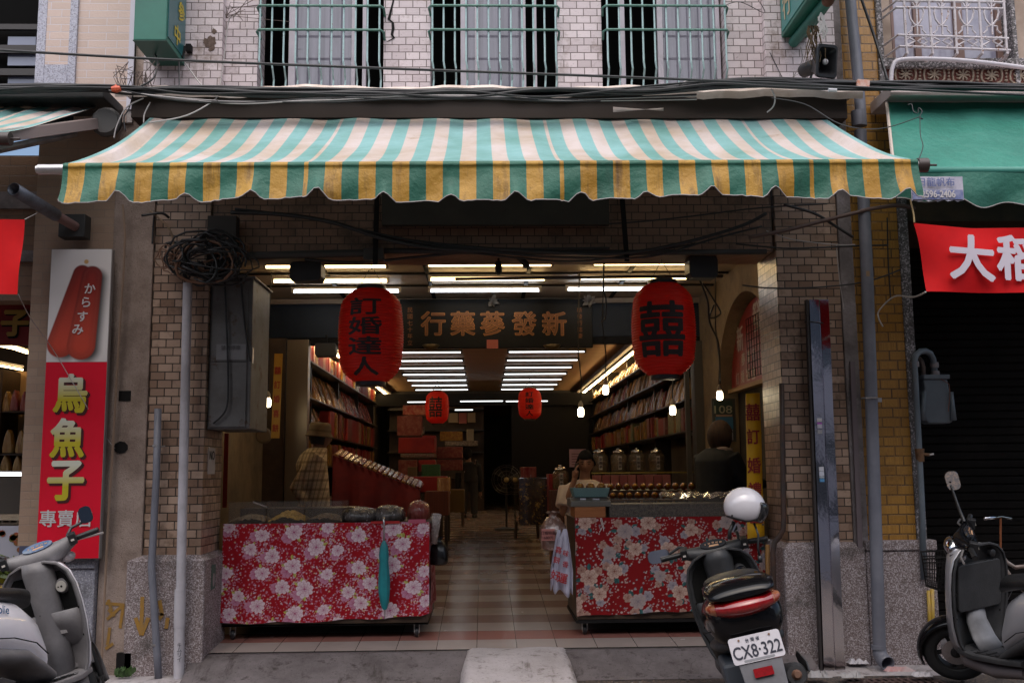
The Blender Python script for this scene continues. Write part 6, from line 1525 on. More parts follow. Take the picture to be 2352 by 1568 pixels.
# ---- middle of the shop, left: red draped display and crates
rd = thing('red_display', 'slanting red draped stand with shiny packets, behind the man in plaid', 'display stand', (-1.0, 11.5, .5))
REDV = M('dark red drape', (.20,.012,.012), .75, c2=(.12,.008,.01), ns=4)
d0, d1 = P(765, 1045, 10.9), P(965, 1125, 10.9)
pts = [d0, P(775, 1040, 11.6), P(950, 1105, 11.6), d1]
mb = MB(); rows = []
for j in range(9):
    t_ = j/8; row = []
    for i in range(25):
        s = i/24; p = d0.lerp(d1, s); zb0 = 1.0; p.z = p.z+(zb0-p.z)*t_; p.y -= .05*math.sin(s*23+t_)*t_+.03*math.sin(s*61)*t_+.06*t_; row.append(p)
    rows.append(row)
mb.grid(rows); rows = [[a.lerp(b_, i/12) for i in range(13)] for a, b_ in ((d0, d1), (d0+Vector((0,.7,.06)), d1+Vector((0,.7,.06))))]; mb.grid(rows); mb.build('drape', REDV, rd, smooth=True)
mb = MB(); mb.box(d0.x, d1.x, 10.95, 11.5, fz(11), 1.0); mb.build('trestle', DARKW, rd)
random.seed(14)
for k in range(18):
    s = (k+.5)/18; p = d0.lerp(d1, s)+Vector((0, .3, .045)); mb = MB(); mb.obox(p, ((d1-d0).x/44, 0, (d1-d0).z/44), (0, .26, .03), (.002, -.001, .010))
    tag(mb.build('flat_packet', CEL[(0, 1, 0, 2)[k % 4]], bevel=.006), 'shiny flat packet lying on the slanting red drape', 'packet', 'flat packets on the red drape')
for (u0, u1, v0, v1, Y, dp, nm_, mt, lab) in (
    (915, 998, 1004, 1040, 15.5, .4, 'red_box', REDB[0], 'plain red box on the far left shelf end, under the small lantern'),
    (915, 958, 1056, 1090, 15.2, .4, 'red_box', REDB[1], 'left of two dull red boxes beside the green basket'),
    (960, 1000, 1056, 1082, 15.3, .4, 'red_box', REDB[0], 'right of two dull red boxes beside the green basket'),
    (1004, 1062, 1026, 1052, 17.5, .4, 'red_box', REDB[1], 'upper red box of the pair near the far walking person'),
    (1004, 1062, 1055, 1080, 17.4, .4, 'red_box', REDB[1], 'lower red box of the pair near the far walking person'),
    (968, 1010, 1066, 1098, 14.2, .3, 'green_basket', M('green mesh', (.03,.10,.045), .6, c2=(.05,.16,.07), ns=50), 'dark green basket in front of the red boxes'),
    (936, 958, 1072, 1100, 14.1, .2, 'brown_carton', M('brown carton', (.13,.085,.045), .7), 'upright brown carton left of the green basket'),
    (925, 1024, 1094, 1130, 13.0, .7, 'red_crate', M('bright red plastic crate', (.34,.018,.012), .4), 'bright red plastic crate at the aisle'),
    (975, 1030, 1128, 1184, 12.0, .6, 'orange_cloth_stand', M('orange brown cloth', (.15,.035,.015), .8, c2=(.09,.022,.01), ns=1, sc=(60,60,1)), 'orange-brown cloth-covered stand at the aisle'),
    (1032, 1066, 1124, 1176, 15.5, .5, 'ochre_box_stand', M('ochre cloth', (.12,.07,.018), .8), 'ochre cloth-covered box at the aisle, behind the orange stand'),
    (920, 1000, 1041, 1050, 15.5, .4, 'tin_row', M('dull tins', (.16,.11,.08), .3, .5, c2=(.35,.28,.22), ns=40), 'row of dull tins under the plain red box'),
    (925, 1012, 930, 953, 18.5, .3, 'red_pattern_box', M('red patterned paper', (.30,.03,.02), .5, c2=(.45,.2,.12), ns=12), 'red patterned carton left of the small double-happiness lantern'),
    (948, 974, 980, 996, 18, .1, 'framed_picture', M('dim picture', (.06,.05,.04), .4, c2=(.4,.37,.33), ns=5), 'small framed picture on the far left shelf'),
    (1030, 1052, 948, 970, 24, .1, 'paper_bag', M('paper bag cream', (.36,.26,.17), .7), 'left paper gift bag hanging at the back'),
    (1054, 1072, 948, 972, 24, .1, 'paper_bag', M('paper bag red', (.36,.10,.09), .7), 'red and white paper gift bag hanging at the back'),
    (1074, 1092, 948, 970, 24, .1, 'paper_bag', M('paper bag tan', (.32,.22,.14), .7), 'right paper gift bag hanging at the back'),
    (1072, 1088, 985, 1012, 23.5, .05, 'wall_notice', M('pale notice', (.34,.28,.2), .7), 'pale notice sheet on the back shelf'),
    (1022, 1098, 1012, 1024, 24.0, .4, 'bottle_rack', M('row of bottles', (.14,.10,.07), .3, c2=(.4,.33,.27), ns=22), 'row of pale bottles on the back shelf')):
    mb = MB(); x0_, x1_ = PX(u0, v1, Y), PX(u1, v1, Y); mb.box(x0_, x1_, Y, Y+dp, PZ((u0+u1)/2, v1, Y), PZ((u0+u1)/2, v0, Y))
    tag(mb.build(nm_, mt, bevel=.008), lab, nm_.replace('_', ' ').split()[-1])
for (u0, u1, v0, v1, Y, dp, nm_, mt, lab) in (
    (1192, 1262, 1096, 1206, 12.4, 3.2, 'glass_cabinet', M('amber goods cabinet', (.045,.025,.010), .15, c2=(.42,.27,.07), ns=22, lo=.56, hi=.66, coat=1), 'long glinting glass cabinet along the right side of the aisle'),
    (1262, 1300, 1088, 1180, 12.0, .5, 'carton_pile', REDB[0], 'red carton pile right of the glass cabinet'),
    (1196, 1232, 1072, 1096, 13.5, .4, 'wrapped_basket', RDB, 'red basket in cellophane on the glass cabinet'),
    (880, 960, 1100, 1160, 12.6, .6, 'red_crate', REDB[0], 'dark red crate between the slanting drape and the aisle'),
    (1004, 1034, 1096, 1128, 12.2, .4, 'packet_pile', CEL[0], 'pile of shiny packets on the orange-brown stand'),
    (912, 968, 955, 1000, 17.2, .3, 'tin_carton', REDB[1], 'dull red patterned carton on the far left shelves'),
    (970, 1000, 1000, 1050, 16.8, .4, 'red_box', REDB[0], 'upright red box right of the plain red box'),
    (1010, 1062, 990, 1012, 19.5, .3, 'amber_carton', REDB[5], 'gold carton below the paper gift bags')):
    mb = MB(); x0_, x1_ = PX(u0, v1, Y), PX(u1, v1, Y); mb.box(x0_, x1_, Y, Y+dp, PZ((u0+u1)/2, v1, Y), PZ((u0+u1)/2, v0, Y))
    tag(mb.build(nm_, mt, bevel=.008), lab, nm_.replace('_', ' ').split()[-1])
# tables carrying those
TB = M('dim table', (.05,.035,.025), .6)
def table(u0, u1, v, Y, dp, lab):
    t = thing('table', lab, 'table', (PX((u0+u1)/2, v, Y), Y, fz(Y))); x0_, x1_ = PX(u0, v, Y), PX(u1, v, Y); z = PZ((u0+u1)/2, v, Y)-.002
    mb = MB(); mb.box(x0_, x1_, Y-.02, Y+dp, z-.03, z); mb.build('table_top', TB, t)
    for x in (x0_+.03, x1_-.03):
        for y in (Y+.02, Y+dp-.04): mb = MB(); mb.box(x-.02, x+.02, y-.02, y+.02, fz(y), z-.031); mb.build('leg', TB, t)
table(908, 1004, 1091, 15.1, .6, 'dark table under the two dull red boxes'); table(930, 1016, 1101, 14.0, .5, 'dark table under the green basket'); table(918, 1030, 1131, 12.9, .9, 'dark table under the bright red crate'); table(1000, 1066, 1081, 17.3, .6, 'dark table under the pair of far red boxes')
bs_ = thing('back_shelf', 'tall dark shelf across the back wall, left half', 'shelf', (-.7, 24.3, .6))
mb = MB()
for z in (1.35, 1.98, 2.5, 3.0): mb.box(-2.3, .0, 24.05, 24.5, z, z+.03)
mb.build('board', SHB, bs_)
mb = MB(); mb.box(-2.3, .0, 24.5, 24.55, fz(24), 3.1); mb.build('back_panel', DARKW, bs_)
# stool and fan
so_ = thing('stool', 'dark wooden stool in the aisle before the rose counter', 'stool', (PX(1212, 1250, 14), 14, fz(14)))
sx_ = PX(1210, 1200, 14); sz_ = PZ(1214, 1150, 14)
mb = MB(); mb.box(sx_-.15, sx_+.15, 13.85, 14.15, sz_-.03, sz_); mb.build('seat', DARKW, so_, bevel=.006)
for dx in (-1, 1):
    for dy in (-1, 1): mb = MB(); mb.tube([(sx_+dx*.13, 14+dy*.13, sz_-.03), (sx_+dx*.16, 14+dy*.16, fz(14))], .016, 6); mb.build('leg', DARKW, so_)
mb = MB()
for dx in (-1, 1): mb.tube([(sx_+dx*.145, 13.86, sz_-.25), (sx_+dx*.145, 14.14, sz_-.25)], .01, 5)
mb.tube([(sx_-.15, 13.86, sz_-.3), (sx_+.15, 13.86, sz_-.3)], .01, 5); mb.build('stretcher', DARKW, so_)
fa = thing('standing_fan', 'dark standing fan at the back right of the aisle', 'fan', (PX(1163, 1190, 16), 16, fz(16)))
c = P(1163, 1101, 16); mb = MB()
for r_ in (.08, .14, .2, .235): mb.tube([c+Vector((r_*math.cos(R(a)), -.05*(1-r_/.24), r_*math.sin(R(a)))) for a in range(0, 360, 20)], .004, 4, closed=True)
for a in range(0, 360, 30): mb.tube([c+Vector((0, -.05, 0)), c+Vector((.235*math.cos(R(a)), 0, .235*math.sin(R(a))))], .003, 4)
mb.build('cage', M('dim chrome', (.16,.14,.12), .3, .8), fa)
mb = MB(); mb.lathe([(.035, 0), (.04, .02), (.01, .03)], c+Vector((0, -.04, 0)), (0, -1, 0), 14); mb.build('badge', M('brass badge', (.35,.26,.12), .4, .5), fa)
mb = MB()
for k in range(3):
    a = R(120*k+20); mb.prism([(.03, -.03), (.2, -.07), (.21, .05), (.03, .03)], c+Vector((0, .02, 0)), (math.cos(a), 0, math.sin(a)), (-math.sin(a)*.9, .4, math.cos(a)*.9), (0, .004, 0))
mb.build('blade', M('dark blade', (.03,.03,.03), .4), fa)
mb = MB(); mb.tube([c+Vector((0, .06, 0)), c+Vector((0, .1, -.1)), Vector((c.x, 16.1, fz(16)+.03))], .016, 8); mb.lathe([(.2, 0), (.19, .03), (.03, .05)], (c.x, 16.1, fz(16)), n=18); mb.build('stand', BPL, fa, auto=40)
# ================================================================ PEOPLE
SKIN = M('skin', (.33,.17,.11), .55, c2=(.29,.14,.09), ns=12); SKIN2 = M('tanned skin', (.24,.12,.075), .55)
def ring(c, rx, ry, yaw, n=20, e=2.3):
    cy_, sy_ = math.cos(yaw), math.sin(yaw); out = []
    for i in range(n):
        a = 2*math.pi*i/n; x = rx*math.copysign(abs(math.cos(a))**(2/e), math.cos(a)); y = ry*math.copysign(abs(math.sin(a))**(2/e), math.sin(a))
        out.append(Vector((c[0]+x*cy_-y*sy_, c[1]+x*sy_+y*cy_, c[2])))
    return out
def remesh(mb, name, mat, parent, vox, smooth=2):
    o = mb.build(name, mat, None, smooth=True)
    q = o.modifiers.new('r', 'REMESH'); q.mode = 'VOXEL'; q.voxel_size = vox
    s = o.modifiers.new('s', 'SMOOTH'); s.factor = .5; s.iterations = smooth
    dg = bpy.context.evaluated_depsgraph_get(); dg.update()
    me = bpy.data.meshes.new_from_object(o.evaluated_get(dg)); o.modifiers.clear(); old = o.data; o.data = me; bpy.data.meshes.remove(old)
    me.polygons.foreach_set('use_smooth', [True]*len(me.polygons)); me.name = name
    if parent is not None: adopt(o, parent)
    return o
def head_pts(c, yaw, pitch, k=1.0, grow=0.0, seed=0, n=28, m=22, hair=None):
    """face looks along (sin yaw, cos yaw); c = centre of the skull. hair(theta, phi) -> keep"""
    rows = []; rnd = random.Random(seed)
    Rz = Matrix.Rotation(-yaw, 3, 'Z') @ Matrix.Rotation(pitch, 3, 'X')
    for j in range(m+1):
        ph = math.pi*j/m; row = []
        zc = -math.cos(ph); sr = math.sin(ph)
        for i in range(n):
            a = 2*math.pi*i/n; x = math.sin(a)*sr; y = math.cos(a)*sr        # y = forward
            hw, hd, hh = .076, .097, .118
            if zc < 0: t_ = -zc; hw *= 1-.30*t_*t_; hd *= 1-.10*t_; y += .18*t_*t_*(1 if y > 0 else .0)*sr
            px_, py_, pz_ = x*hw, y*hd, zc*hh
            f = max(0, math.cos(a))*sr
            ang = math.degrees((a+math.pi) % (2*math.pi)-math.pi)
            g = lambda a0, z0, sa, sz: math.exp(-((ang-a0)/sa)**2-((zc-z0)/sz)**2)
            py_ += .024*g(0, -.22, 9, .16)+.010*g(0, -.02, 8, .2) - .010*(g(22, .04, 11, .12)+g(-22, .04, 11, .12)) + .006*g(0, .2, 40, .1) + .007*g(0, -.52, 18, .07) + .009*g(0, -.85, 22, .15)
            s_ = g(88, -.08, 9, .22)+g(-88, -.08, 9, .22)
            px_ += math.copysign(.016, px_)*s_
            d = 1+grow+(rnd.uniform(-.012, .012) if grow else 0)
            row.append(Vector(c)+Rz @ Vector((px_*d*k, py_*d*k, pz_*d*k+(grow*.01))))
        rows.append(row)
    return rows
def hand(mb, w_, d_, side, curl=.5, n=None):
    """palm with four unequal fingers and a thumb, from wrist w_ along d_; side = lateral vector"""
    w_, d_, side = Vector(w_), Vector(d_).normalized(), Vector(side).normalized(); nrm = d_.cross(side).normalized()
    mb.tube([w_, w_+d_*.04, w_+d_*.085], [.024, .034, .036], 8)
    for k, L in enumerate((.066, .075, .07, .055)):
        o_ = w_+d_*.085+side*(.026-.0175*k)
        p1 = o_+d_*L*.45+nrm*L*.12*curl; p2 = p1+d_*L*.32*(1-.4*curl)+nrm*L*.35*curl; p3 = p2+d_*L*.22*(1-.8*curl)+nrm*L*.3*curl
        mb.tube([o_-d_*.02, p1, p2, p3], [.0095, .009, .0085, .007], 6)
    mb.tube([w_+d_*.03+side*.025, w_+d_*.06+side*.05+nrm*.01, w_+d_*.09+side*.055+nrm*.02], [.012, .010, .008], 6)
def person(label, foot, yaw, J, skin, top_m, leg_m, hair_m, hairfn, headc, hyaw, hpitch, arms, sleeve, seated=None, hair_grow=.09, name_group=None, coat=False, shoe=True, hk=1.0, ease=.014):
    """J: list of (z, half width, half depth, dx, dy) torso rings from hip to neck; arms: [(shoulder, elbow, wrist, hand dir, hand side)]"""
    root = thing('person', label, 'person', foot, name_group)
    body = MB(); base = Vector((foot[0], foot[1], 0))
    fwd = Vector((math.sin(yaw), math.cos(yaw), 0)); rgt = Vector((math.cos(yaw), -math.sin(yaw), 0))
    rings = [ring(base+rgt*dx+fwd*dy+Vector((0,0,z)), a, b_, -yaw) for z, a, b_, dx, dy in J]
    def capd(mb, rr_):
        mb.grid(rr_, wrap=True); mb.add(rr_[0], [tuple(range(len(rr_[0])))]); mb.add(rr_[-1], [tuple(range(len(rr_[0])))])
    capd(body, rings)
    nb_ = Vector(sum(rings[-1], Vector())/len(rings[-1])); body.tube([nb_-Vector((0,0,.05)), (nb_+Vector(headc))/2, Vector(headc)-Vector((0,0,.05))], [.06, .052, .05], 12)
    body.grid(head_pts(headc, hyaw, hpitch, hk), wrap=True)
    hip = base+Vector((0,0,J[0][0])); legs = []
    for s in (-1, 1):
        h_ = hip+rgt*(.09*s)
        if seated: kn = h_+fwd*.42+Vector((0,0,-.02)); an = Vector((kn.x, kn.y, foot[2]+.09))
        else: kn = Vector((h_.x, h_.y, foot[2]+(h_.z-foot[2])*.52))+fwd*.03+rgt*.01*s; an = Vector((h_.x, h_.y, foot[2]+.08))+rgt*.02*s
        legs.append((h_, kn, an)); body.tube([h_, kn, an], [.085, .056, .04], 12)
        body.tube([an+Vector((0,0,-.03))-fwd*.05, an+fwd*.08-Vector((0,0,.045)), an+fwd*.17-Vector((0,0,.055))], [.038, .036, .024], 10)
    for sh, el, wr, hd, hs_ in arms:
        body.tube([sh, el, wr], [.050, .040, .028], 10); hand(body, wr, hd, hs_)
    remesh(body, 'body', skin, root, .0085, 1)
    if not seated or True:
        lg = MB()
        for h_, kn, an in legs: lg.tube([h_+Vector((0,0,.04)), kn, an], [.105, .078, .066], 12)
        if seated: lg.tube([legs[0][0], legs[1][0]], .11, 12)
        else: capd(lg, [ring(base+Vector((0,0,J[0][0]+dz)), J[0][1]*1.0, J[0][2]*1.02, -yaw) for dz in (-.06, .05)])
        remesh(lg, 'trousers', leg_m, root, .014)
        for h_, kn, an in legs:
            sh_ = MB(); sh_.tube([an+Vector((0,0,-.04))-fwd*.06, an+fwd*.08-Vector((0,0,.04)), an+fwd*.19-Vector((0,0,.052))], [.042, .042, .028], 10); sh_.build('shoe', BPL, root, smooth=True)
    tp = MB()
    capd(tp, [ring(base+rgt*dx+fwd*dy+Vector((0,0,z)), a*1.07+ease, b_*1.07+ease, -yaw) for z, a, b_, dx, dy in ([(J[0][0]-(.30 if coat else .10), J[0][1]*1.06, J[0][2]*1.06, 0, 0)]+J[:-1]+[(J[-1][0]-.002, J[-1][1], J[-1][2], J[-1][3], J[-1][4])])])
    for sh, el, wr, hd, hs_ in arms:
        sh, el, wr = Vector(sh), Vector(el), Vector(wr)
        if sleeve == 'long': tp.tube([sh+(sh-el)*.08, sh.lerp(el, .5), el, el.lerp(wr, .55), wr], [.075, .070, .060, .052, .044], 12)
        else: tp.tube([sh+(sh-el)*.08, sh.lerp(el, .4), sh.lerp(el, .72)], [.092, .088, .086], 12)
    remesh(tp, 'coat' if coat else 'shirt', top_m, root, .013)
    # hair
    rows = head_pts(headc, hyaw, hpitch, hk, hair_grow, 3, n=40, m=30); hb = MB(); n = len(rows[0])
    hb.v = [tuple(p) for r_ in rows for p in r_]
    for j in range(len(rows)-1):
        for i in range(n):
            th = 360*(i+.5)/n; th = th-360 if th > 180 else th
            if hairfn(th, -math.cos(math.pi*(j+.5)/30)): hb.f.append([j*n+i, j*n+(i+1) % n, (j+1)*n+(i+1) % n, (j+1)*n+i]); hb.mi.append(0)
    if hb.f: hb.build('hair', hair_m, root, smooth=True, solid=.012)
    # eyes, brows and mouth
    Rz = Matrix.Rotation(-hyaw, 3, 'Z') @ Matrix.Rotation(hpitch, 3, 'X'); hc = Vector(headc)
    ey = MB()
    for s in (-1, 1): ey.ball(hc+Rz @ Vector((.031*s, .079, .004))*hk, .011*hk, .009*hk, .0055*hk, 8, 6)
    ey.build('eye', M('dark eye', (.03,.02,.018), .2), root, smooth=True)
    bw = MB()
    for s in (-1, 1): bw.tube([hc+Rz @ Vector((.014*s, .092, .024))*hk, hc+Rz @ Vector((.032*s, .088, .029))*hk, hc+Rz @ Vector((.05*s, .074, .022))*hk], [.003, .0042, .002], 5)
    bw.build('eyebrow', M('dark brow', (.02,.014,.012), .8), root)
    mo = MB(); mo.tube([hc+Rz @ Vector((-.022, .086, -.063))*hk, hc+Rz @ Vector((0, .097, -.062))*hk, hc+Rz @ Vector((.022, .086, -.063))*hk], [.003, .006, .003], 6); mo.build('mouth', M('lips', (.22,.08,.065), .5), root, smooth=True)
    return root
# plaid shirt
q, t, b = new_mat('plaid shirt')
g = t.nodes.new('ShaderNodeNewGeometry'); s_ = nd(t, 'ShaderNodeSeparateXYZ'); t.links.new(g.outputs['Position'], s_.inputs[0])
h1 = fr(s_.outputs[2], .085, 0, .011); h2 = fr(s_.outputs[2], .085, .042, .004)
ad = nd(t, 'ShaderNodeMath', operation='MULTIPLY_ADD'); t.links.new(s_.outputs[2], ad.inputs[0]); ad.inputs[1].default_value = -.22; t.links.new(s_.outputs[0], ad.inputs[2])
v1_ = fr(ad.outputs[0], .08, 0, .010); v2_ = fr(ad.outputs[0], .08, .04, .004)
c_ = mix(t, noise(t, 10, 3), (.74,.58,.37), (.64,.48,.29))
for f_, cc_ in ((h1, (.17,.10,.055)), (v1_, (.17,.10,.055)), (h2, (.50,.42,.28)), (v2_, (.13,.08,.05))):
    mm = nd(t, 'ShaderNodeMath', operation='MULTIPLY'); t.links.new(f_, mm.inputs[0]); mm.inputs[1].default_value = .55; c_ = mix(t, mm.outputs[0], c_, cc_)
t.links.new(c_, b.inputs['Base Color']); b.inputs['Roughness'].default_value = .85; bump(t, b, noise(t, 14, 4), .5, .02); PLAID = q
F = fz(9.7); Ym = 9.7
hc = P(737, 1003, Ym)
zt = P(715, 1015, Ym).z; zh = P(712, 1165, Ym).z
ux = lambda u: PX(u, 1080, Ym)
def ZV(v): return PZ(710, v, Ym)
X0m = ux(722)
J = [(ZV(1172), .165, .125, 0, 0), (ZV(1135), .160, .120, 0, 0), (ZV(1100), .17, .118, 0, -.01), (ZV(1066), .19, .12, 0, -.03), (ZV(1044), .165, .10, 0, -.01), (ZV(1028), .08, .072, 0, .03)]
yaw = R(68); fwd_ = Vector((math.sin(yaw), math.cos(yaw), 0)); rg_ = Vector((math.cos(yaw), -math.sin(yaw), 0))
bx_ = Vector((X0m, Ym, 0))
sR = bx_+rg_*.185+Vector((0,0,ZV(1050)))-fwd_*.02; sL = bx_-rg_*.185+Vector((0,0,ZV(1050)))
eR = sR+Vector((-.19, -.02, -.29)); wR = eR+Vector((.11, .05, -.17))
eL = sL+Vector((.02, .06, -.3)); wL = eL+Vector((.12, -.02, -.16))
man = person('person in a plaid shirt and drab bucket hat standing behind the peony counter', (X0m, Ym, F), yaw, J, SKIN2, PLAID, M('dark trousers', (.03,.028,.03), .8), M('grey black hair', (.03,.027,.025), .8),
    lambda a, z: abs(a) > 75 and -.55 < z < .5, tuple(hc), R(74), R(-6), [(sR, eR, wR, (.35, .2, -.8), (.3, -.9, .1)), (sL, eL, wL, (.8, 0, -.5), (0, -1, 0))], 'long', hk=.98)
hat = thing('bucket_hat', 'drab tan bucket hat on the head of the person in plaid', 'hat', tuple(hc))
adoptm = man
hx = hc+Vector((-.012, 0, .035)); tl = Vector((.10, .0, 1)).normalized()
mb = MB(); mb.lathe([(.132, -.035), (.127, -.02), (.108, .012), (.106, .06), (.098, .088), (.075, .102), (.0, .105)], hx, tl, 28, cap=False); mb.build('brim_and_crown', M('drab hat cloth', (.20,.14,.08), .9, c2=(.16,.11,.06), ns=8), hat, smooth=True, solid=.004)
mb = MB(); mb.lathe([(.1135, .014), (.110, .034)], hx, tl, 28, cap=False); mb.build('hat_band', M('hat band', (.13,.09,.05), .9), hat, smooth=True)
# the seller on the phone
Ys = 10.3; hc = P(1345, 1063, Ys); X0s = PX(1343, 1120, Ys)
def ZS(v): return PZ(1343, v, Ys)
F = fz(Ys); zs0 = F+.46
J = [(zs0, .17, .13, 0, 0), (zs0+.18, .17, .125, 0, 0), (zs0+.36, .185, .125, 0, 0), (ZS(1124), .185, .11, 0, 0), (ZS(1112), .15, .09, 0, 0), (ZS(1101), .075, .07, 0, 0)]
yaw = R(180); sR = Vector((X0s-.185, Ys, ZS(1124))); sL = Vector((X0s+.185, Ys, ZS(1124)))
eR = sR+Vector((-.06, -.10, -.24)); wR = P(1320, 1100, Ys-.10)
eL = sL+Vector((.06, -.12, -.25)); wL = eL+Vector((-.16, -.16, .02))
sel = person('person in a white T-shirt sitting behind the scale, holding a phone to the ear', (X0s, Ys, F), yaw, J, SKIN, M('white t-shirt', (.78,.66,.58), .85, c2=(.66,.55,.48), ns=6, bmp=.4, bs=14), M('dark trousers', (.03,.028,.03), .8), M('black hair', (.008,.007,.007), .8, spec=.15),
    lambda a, z: (z > .42 - (.25 if abs(a) > 60 else 0)) or (abs(a) > 78 and z > -.25) or (abs(a) > 120 and z > -.6), tuple(hc), R(186), R(-10), [(sR, eR, wR, (.12, .05, 1), (0, -1, 0)), (sL, eL, wL, (-.8, -.5, 0), (0, 0, 1))], 'short', seated=True, hk=1.02, ease=.03)
mb = MB(); pc = P(1323, 1078, Ys-.05); mb.obox(pc, (.008, .006, 0), (-.012, .03, .0), (.012, -.01, .068)); tag(mb.build('mobile_phone', BPL, bevel=.004), 'dark mobile phone held at the ear of the seller', 'phone')
mb = MB(); mb.box(X0s-.2, X0s+.2, Ys-.18, Ys+.2, zs0-.16, zs0-.11); seat_ = thing('stool', 'stool under the seller in the white T-shirt', 'stool', (X0s, Ys, F)); mb.build('seat', DARKW, seat_)
for dx in (-.16, .16):
    for dy in (-.14, .16): mb = MB(); mb.tube([(X0s+dx, Ys+dy, zs0-.161), (X0s+dx*1.15, Ys+dy*1.15, F)], .018, 6); mb.build('leg', DARKW, seat_)
# the customer in a dark coat
Yw = 9.15; hc = P(1654, 1004, Yw); X0w = PX(1648, 1100, Yw); F = fz(Yw)
def ZW(v): return PZ(1648, v, Yw)
hz = F+.86
J = [(hz, .18, .14, 0, 0), (hz+.15, .17, .13, 0, 0), (ZW(1090), .18, .13, 0, 0), (ZW(1058), .185, .125, 0, -.01), (ZW(1040), .15, .10, 0, 0), (ZW(1028), .075, .075, 0, .01)]
yaw = R(52); fwd_ = Vector((math.sin(yaw), math.cos(yaw), 0)); rg_ = Vector((math.cos(yaw), -math.sin(yaw), 0)); bx_ = Vector((X0w, Yw, 0))
sR = bx_+rg_*.18+Vector((0,0,ZW(1050))); sL = bx_-rg_*.18+Vector((0,0,ZW(1050)))
eR = sR+rg_*.08+fwd_*.10+Vector((0,0,-.26)); wR = eR+fwd_*.24+Vector((0,0,.02)); eL = sL-rg_*.05+fwd_*.1+Vector((0,0,-.26)); wL = eL+fwd_*.24
wom = person('person with brown bobbed hair and dark coat, turned away behind the rose counter', (X0w, Yw, F), yaw, J, SKIN, M('dark coat', (.025,.027,.028), .85, c2=(.035,.036,.036), ns=7), M('dark trousers', (.03,.028,.03), .8), M('brown hair', (.06,.028,.014), .8, c2=(.03,.015,.009), ns=1, sc=(60,60,6), bmp=.5, bs=60),
    lambda a, z: (z > .35) or (abs(a) > 62), tuple(hc), R(58), R(-4), [(sR, eR, wR, fwd_, (0, 0, 1)), (sL, eL, wL, fwd_, (0, 0, 1))], 'long', coat=True, hair_grow=.30, hk=1.0)
mb = MB()
for r_, z in ((.092, -.155), (.10, -.135), (.094, -.115)): mb.tube([hc+Vector((r_*math.cos(R(a)), r_*math.sin(R(a)), z+.01*math.sin(R(a*3)))) for a in range(0, 360, 20)], .020, 8, closed=True)
sc2 = mb.build('scarf', M('greyish pink scarf', (.46,.34,.29), .9), None, smooth=True); adopt(sc2, wom)
# dark figure far inside
Yf = 20.5; F = fz(Yf); X0f = PX(1077, 1110, Yf); hc = P(1074, 1042, Yf)
k_ = 1.0
J = [(F+.82, .15, .11, 0, 0), (F+1.0, .15, .11, 0, 0), (F+1.2, .17, .115, 0, 0), (hc.z-.26, .17, .11, 0, 0), (hc.z-.20, .13, .09, 0, 0), (hc.z-.16, .07, .07, 0, 0)]
sR = Vector((X0f+.18, Yf, hc.z-.24)); sL = Vector((X0f-.18, Yf, hc.z-.24)); dn = Vector((0, 0, -1))
person('person in dark clothes standing far back in the aisle', (X0f, Yf, F), R(10), J, SKIN2, M('black jacket', (.012,.012,.013), .8), M('dark trousers', (.03,.028,.03), .8), M('black hair', (.008,.007,.007), .8, spec=.15), lambda a, z: (z > .3) or abs(a) > 70,
    tuple(hc), R(20), 0, [(sR, sR+Vector((.05, .02, -.28)), sR+Vector((.05, .10, -.52)), dn, (0, 1, 0)), (sL, sL+Vector((-.05, .02, -.28)), sL+Vector((-.05, .08, -.52)), dn, (0, 1, 0))], 'long')
# ================================================================ SCOOTERS
def sec(y, cz, hw, hh, e=2.4, cx=0, n=28, tilt=0):
    out = []
    for i in range(n):
        a = 2*math.pi*i/n; ca, sa = math.cos(a), math.sin(a)
        x = hw*math.copysign(abs(ca)**(2/e), ca); z = hh*math.copysign(abs(sa)**(2/e), sa)
        out.append(Vector((cx+x, y+tilt*z, cz+z)))
    return out
def loft(mb, secs, cap=True):
    b = len(mb.v); mb.grid(secs, wrap=True)
    if cap: mb.add(secs[0], [tuple(range(len(secs[0])))]); mb.add(secs[-1], [tuple(range(len(secs[-1])))])
    return mb
TYRE = M('tyre rubber', (.018,.018,.019), .8, bmp=.3, bs=60); BLKP = M('gloss black paint', (.005,.005,.006), .15, coat=.15, spec=.25); GREYP = M('scuffed grey plastic', (.16,.152,.158), .5, c2=(.22,.21,.215), ns=5, bmp=.12, bs=70)
GREYD = M('matt charcoal plastic', (.03,.031,.034), .5, c2=(.045,.046,.05), ns=6, bmp=.15, bs=80); SEATM = M('black vinyl seat', (.014,.014,.015), .42, bmp=.2, bs=90); WHTP = M('white scooter paint', (.82,.79,.84), .28, coat=.6, c2=(.74,.71,.76), ns=5)
CHR = M('chrome', (.7,.69,.72), .08, 1); MIRG = M('mirror glass', (.75,.75,.78), .02, 1); REDL = M('red lens', (.28,.006,.008), .08, coat=1, c2=(.2,.004,.006), ns=60); AMBL = M('amber clear lens', (.26,.03,.01), .08, coat=.5, c2=(.42,.2,.1), ns=30); CLRL = M('clear lens', (.55,.50,.50), .08, coat=1, c2=(.35,.30,.30), ns=40)
SILP = M('silver paint', (.40,.40,.43), .3, .3, coat=.5); BLUG = M('blue grey plastic', (.055,.065,.08), .45); ENG = M('grimy engine', (.03,.03,.03), .5, .4)
RAISE = {'tail_body', 'seat', 'grab_rail', 'panel_seam', 'tail_spoiler', 'tail_light', 'indicator', 'number_plate', 'lettering', 'lower_strip', 'bolt', 'rear_mudguard', 'reflector', 'side_trim'}
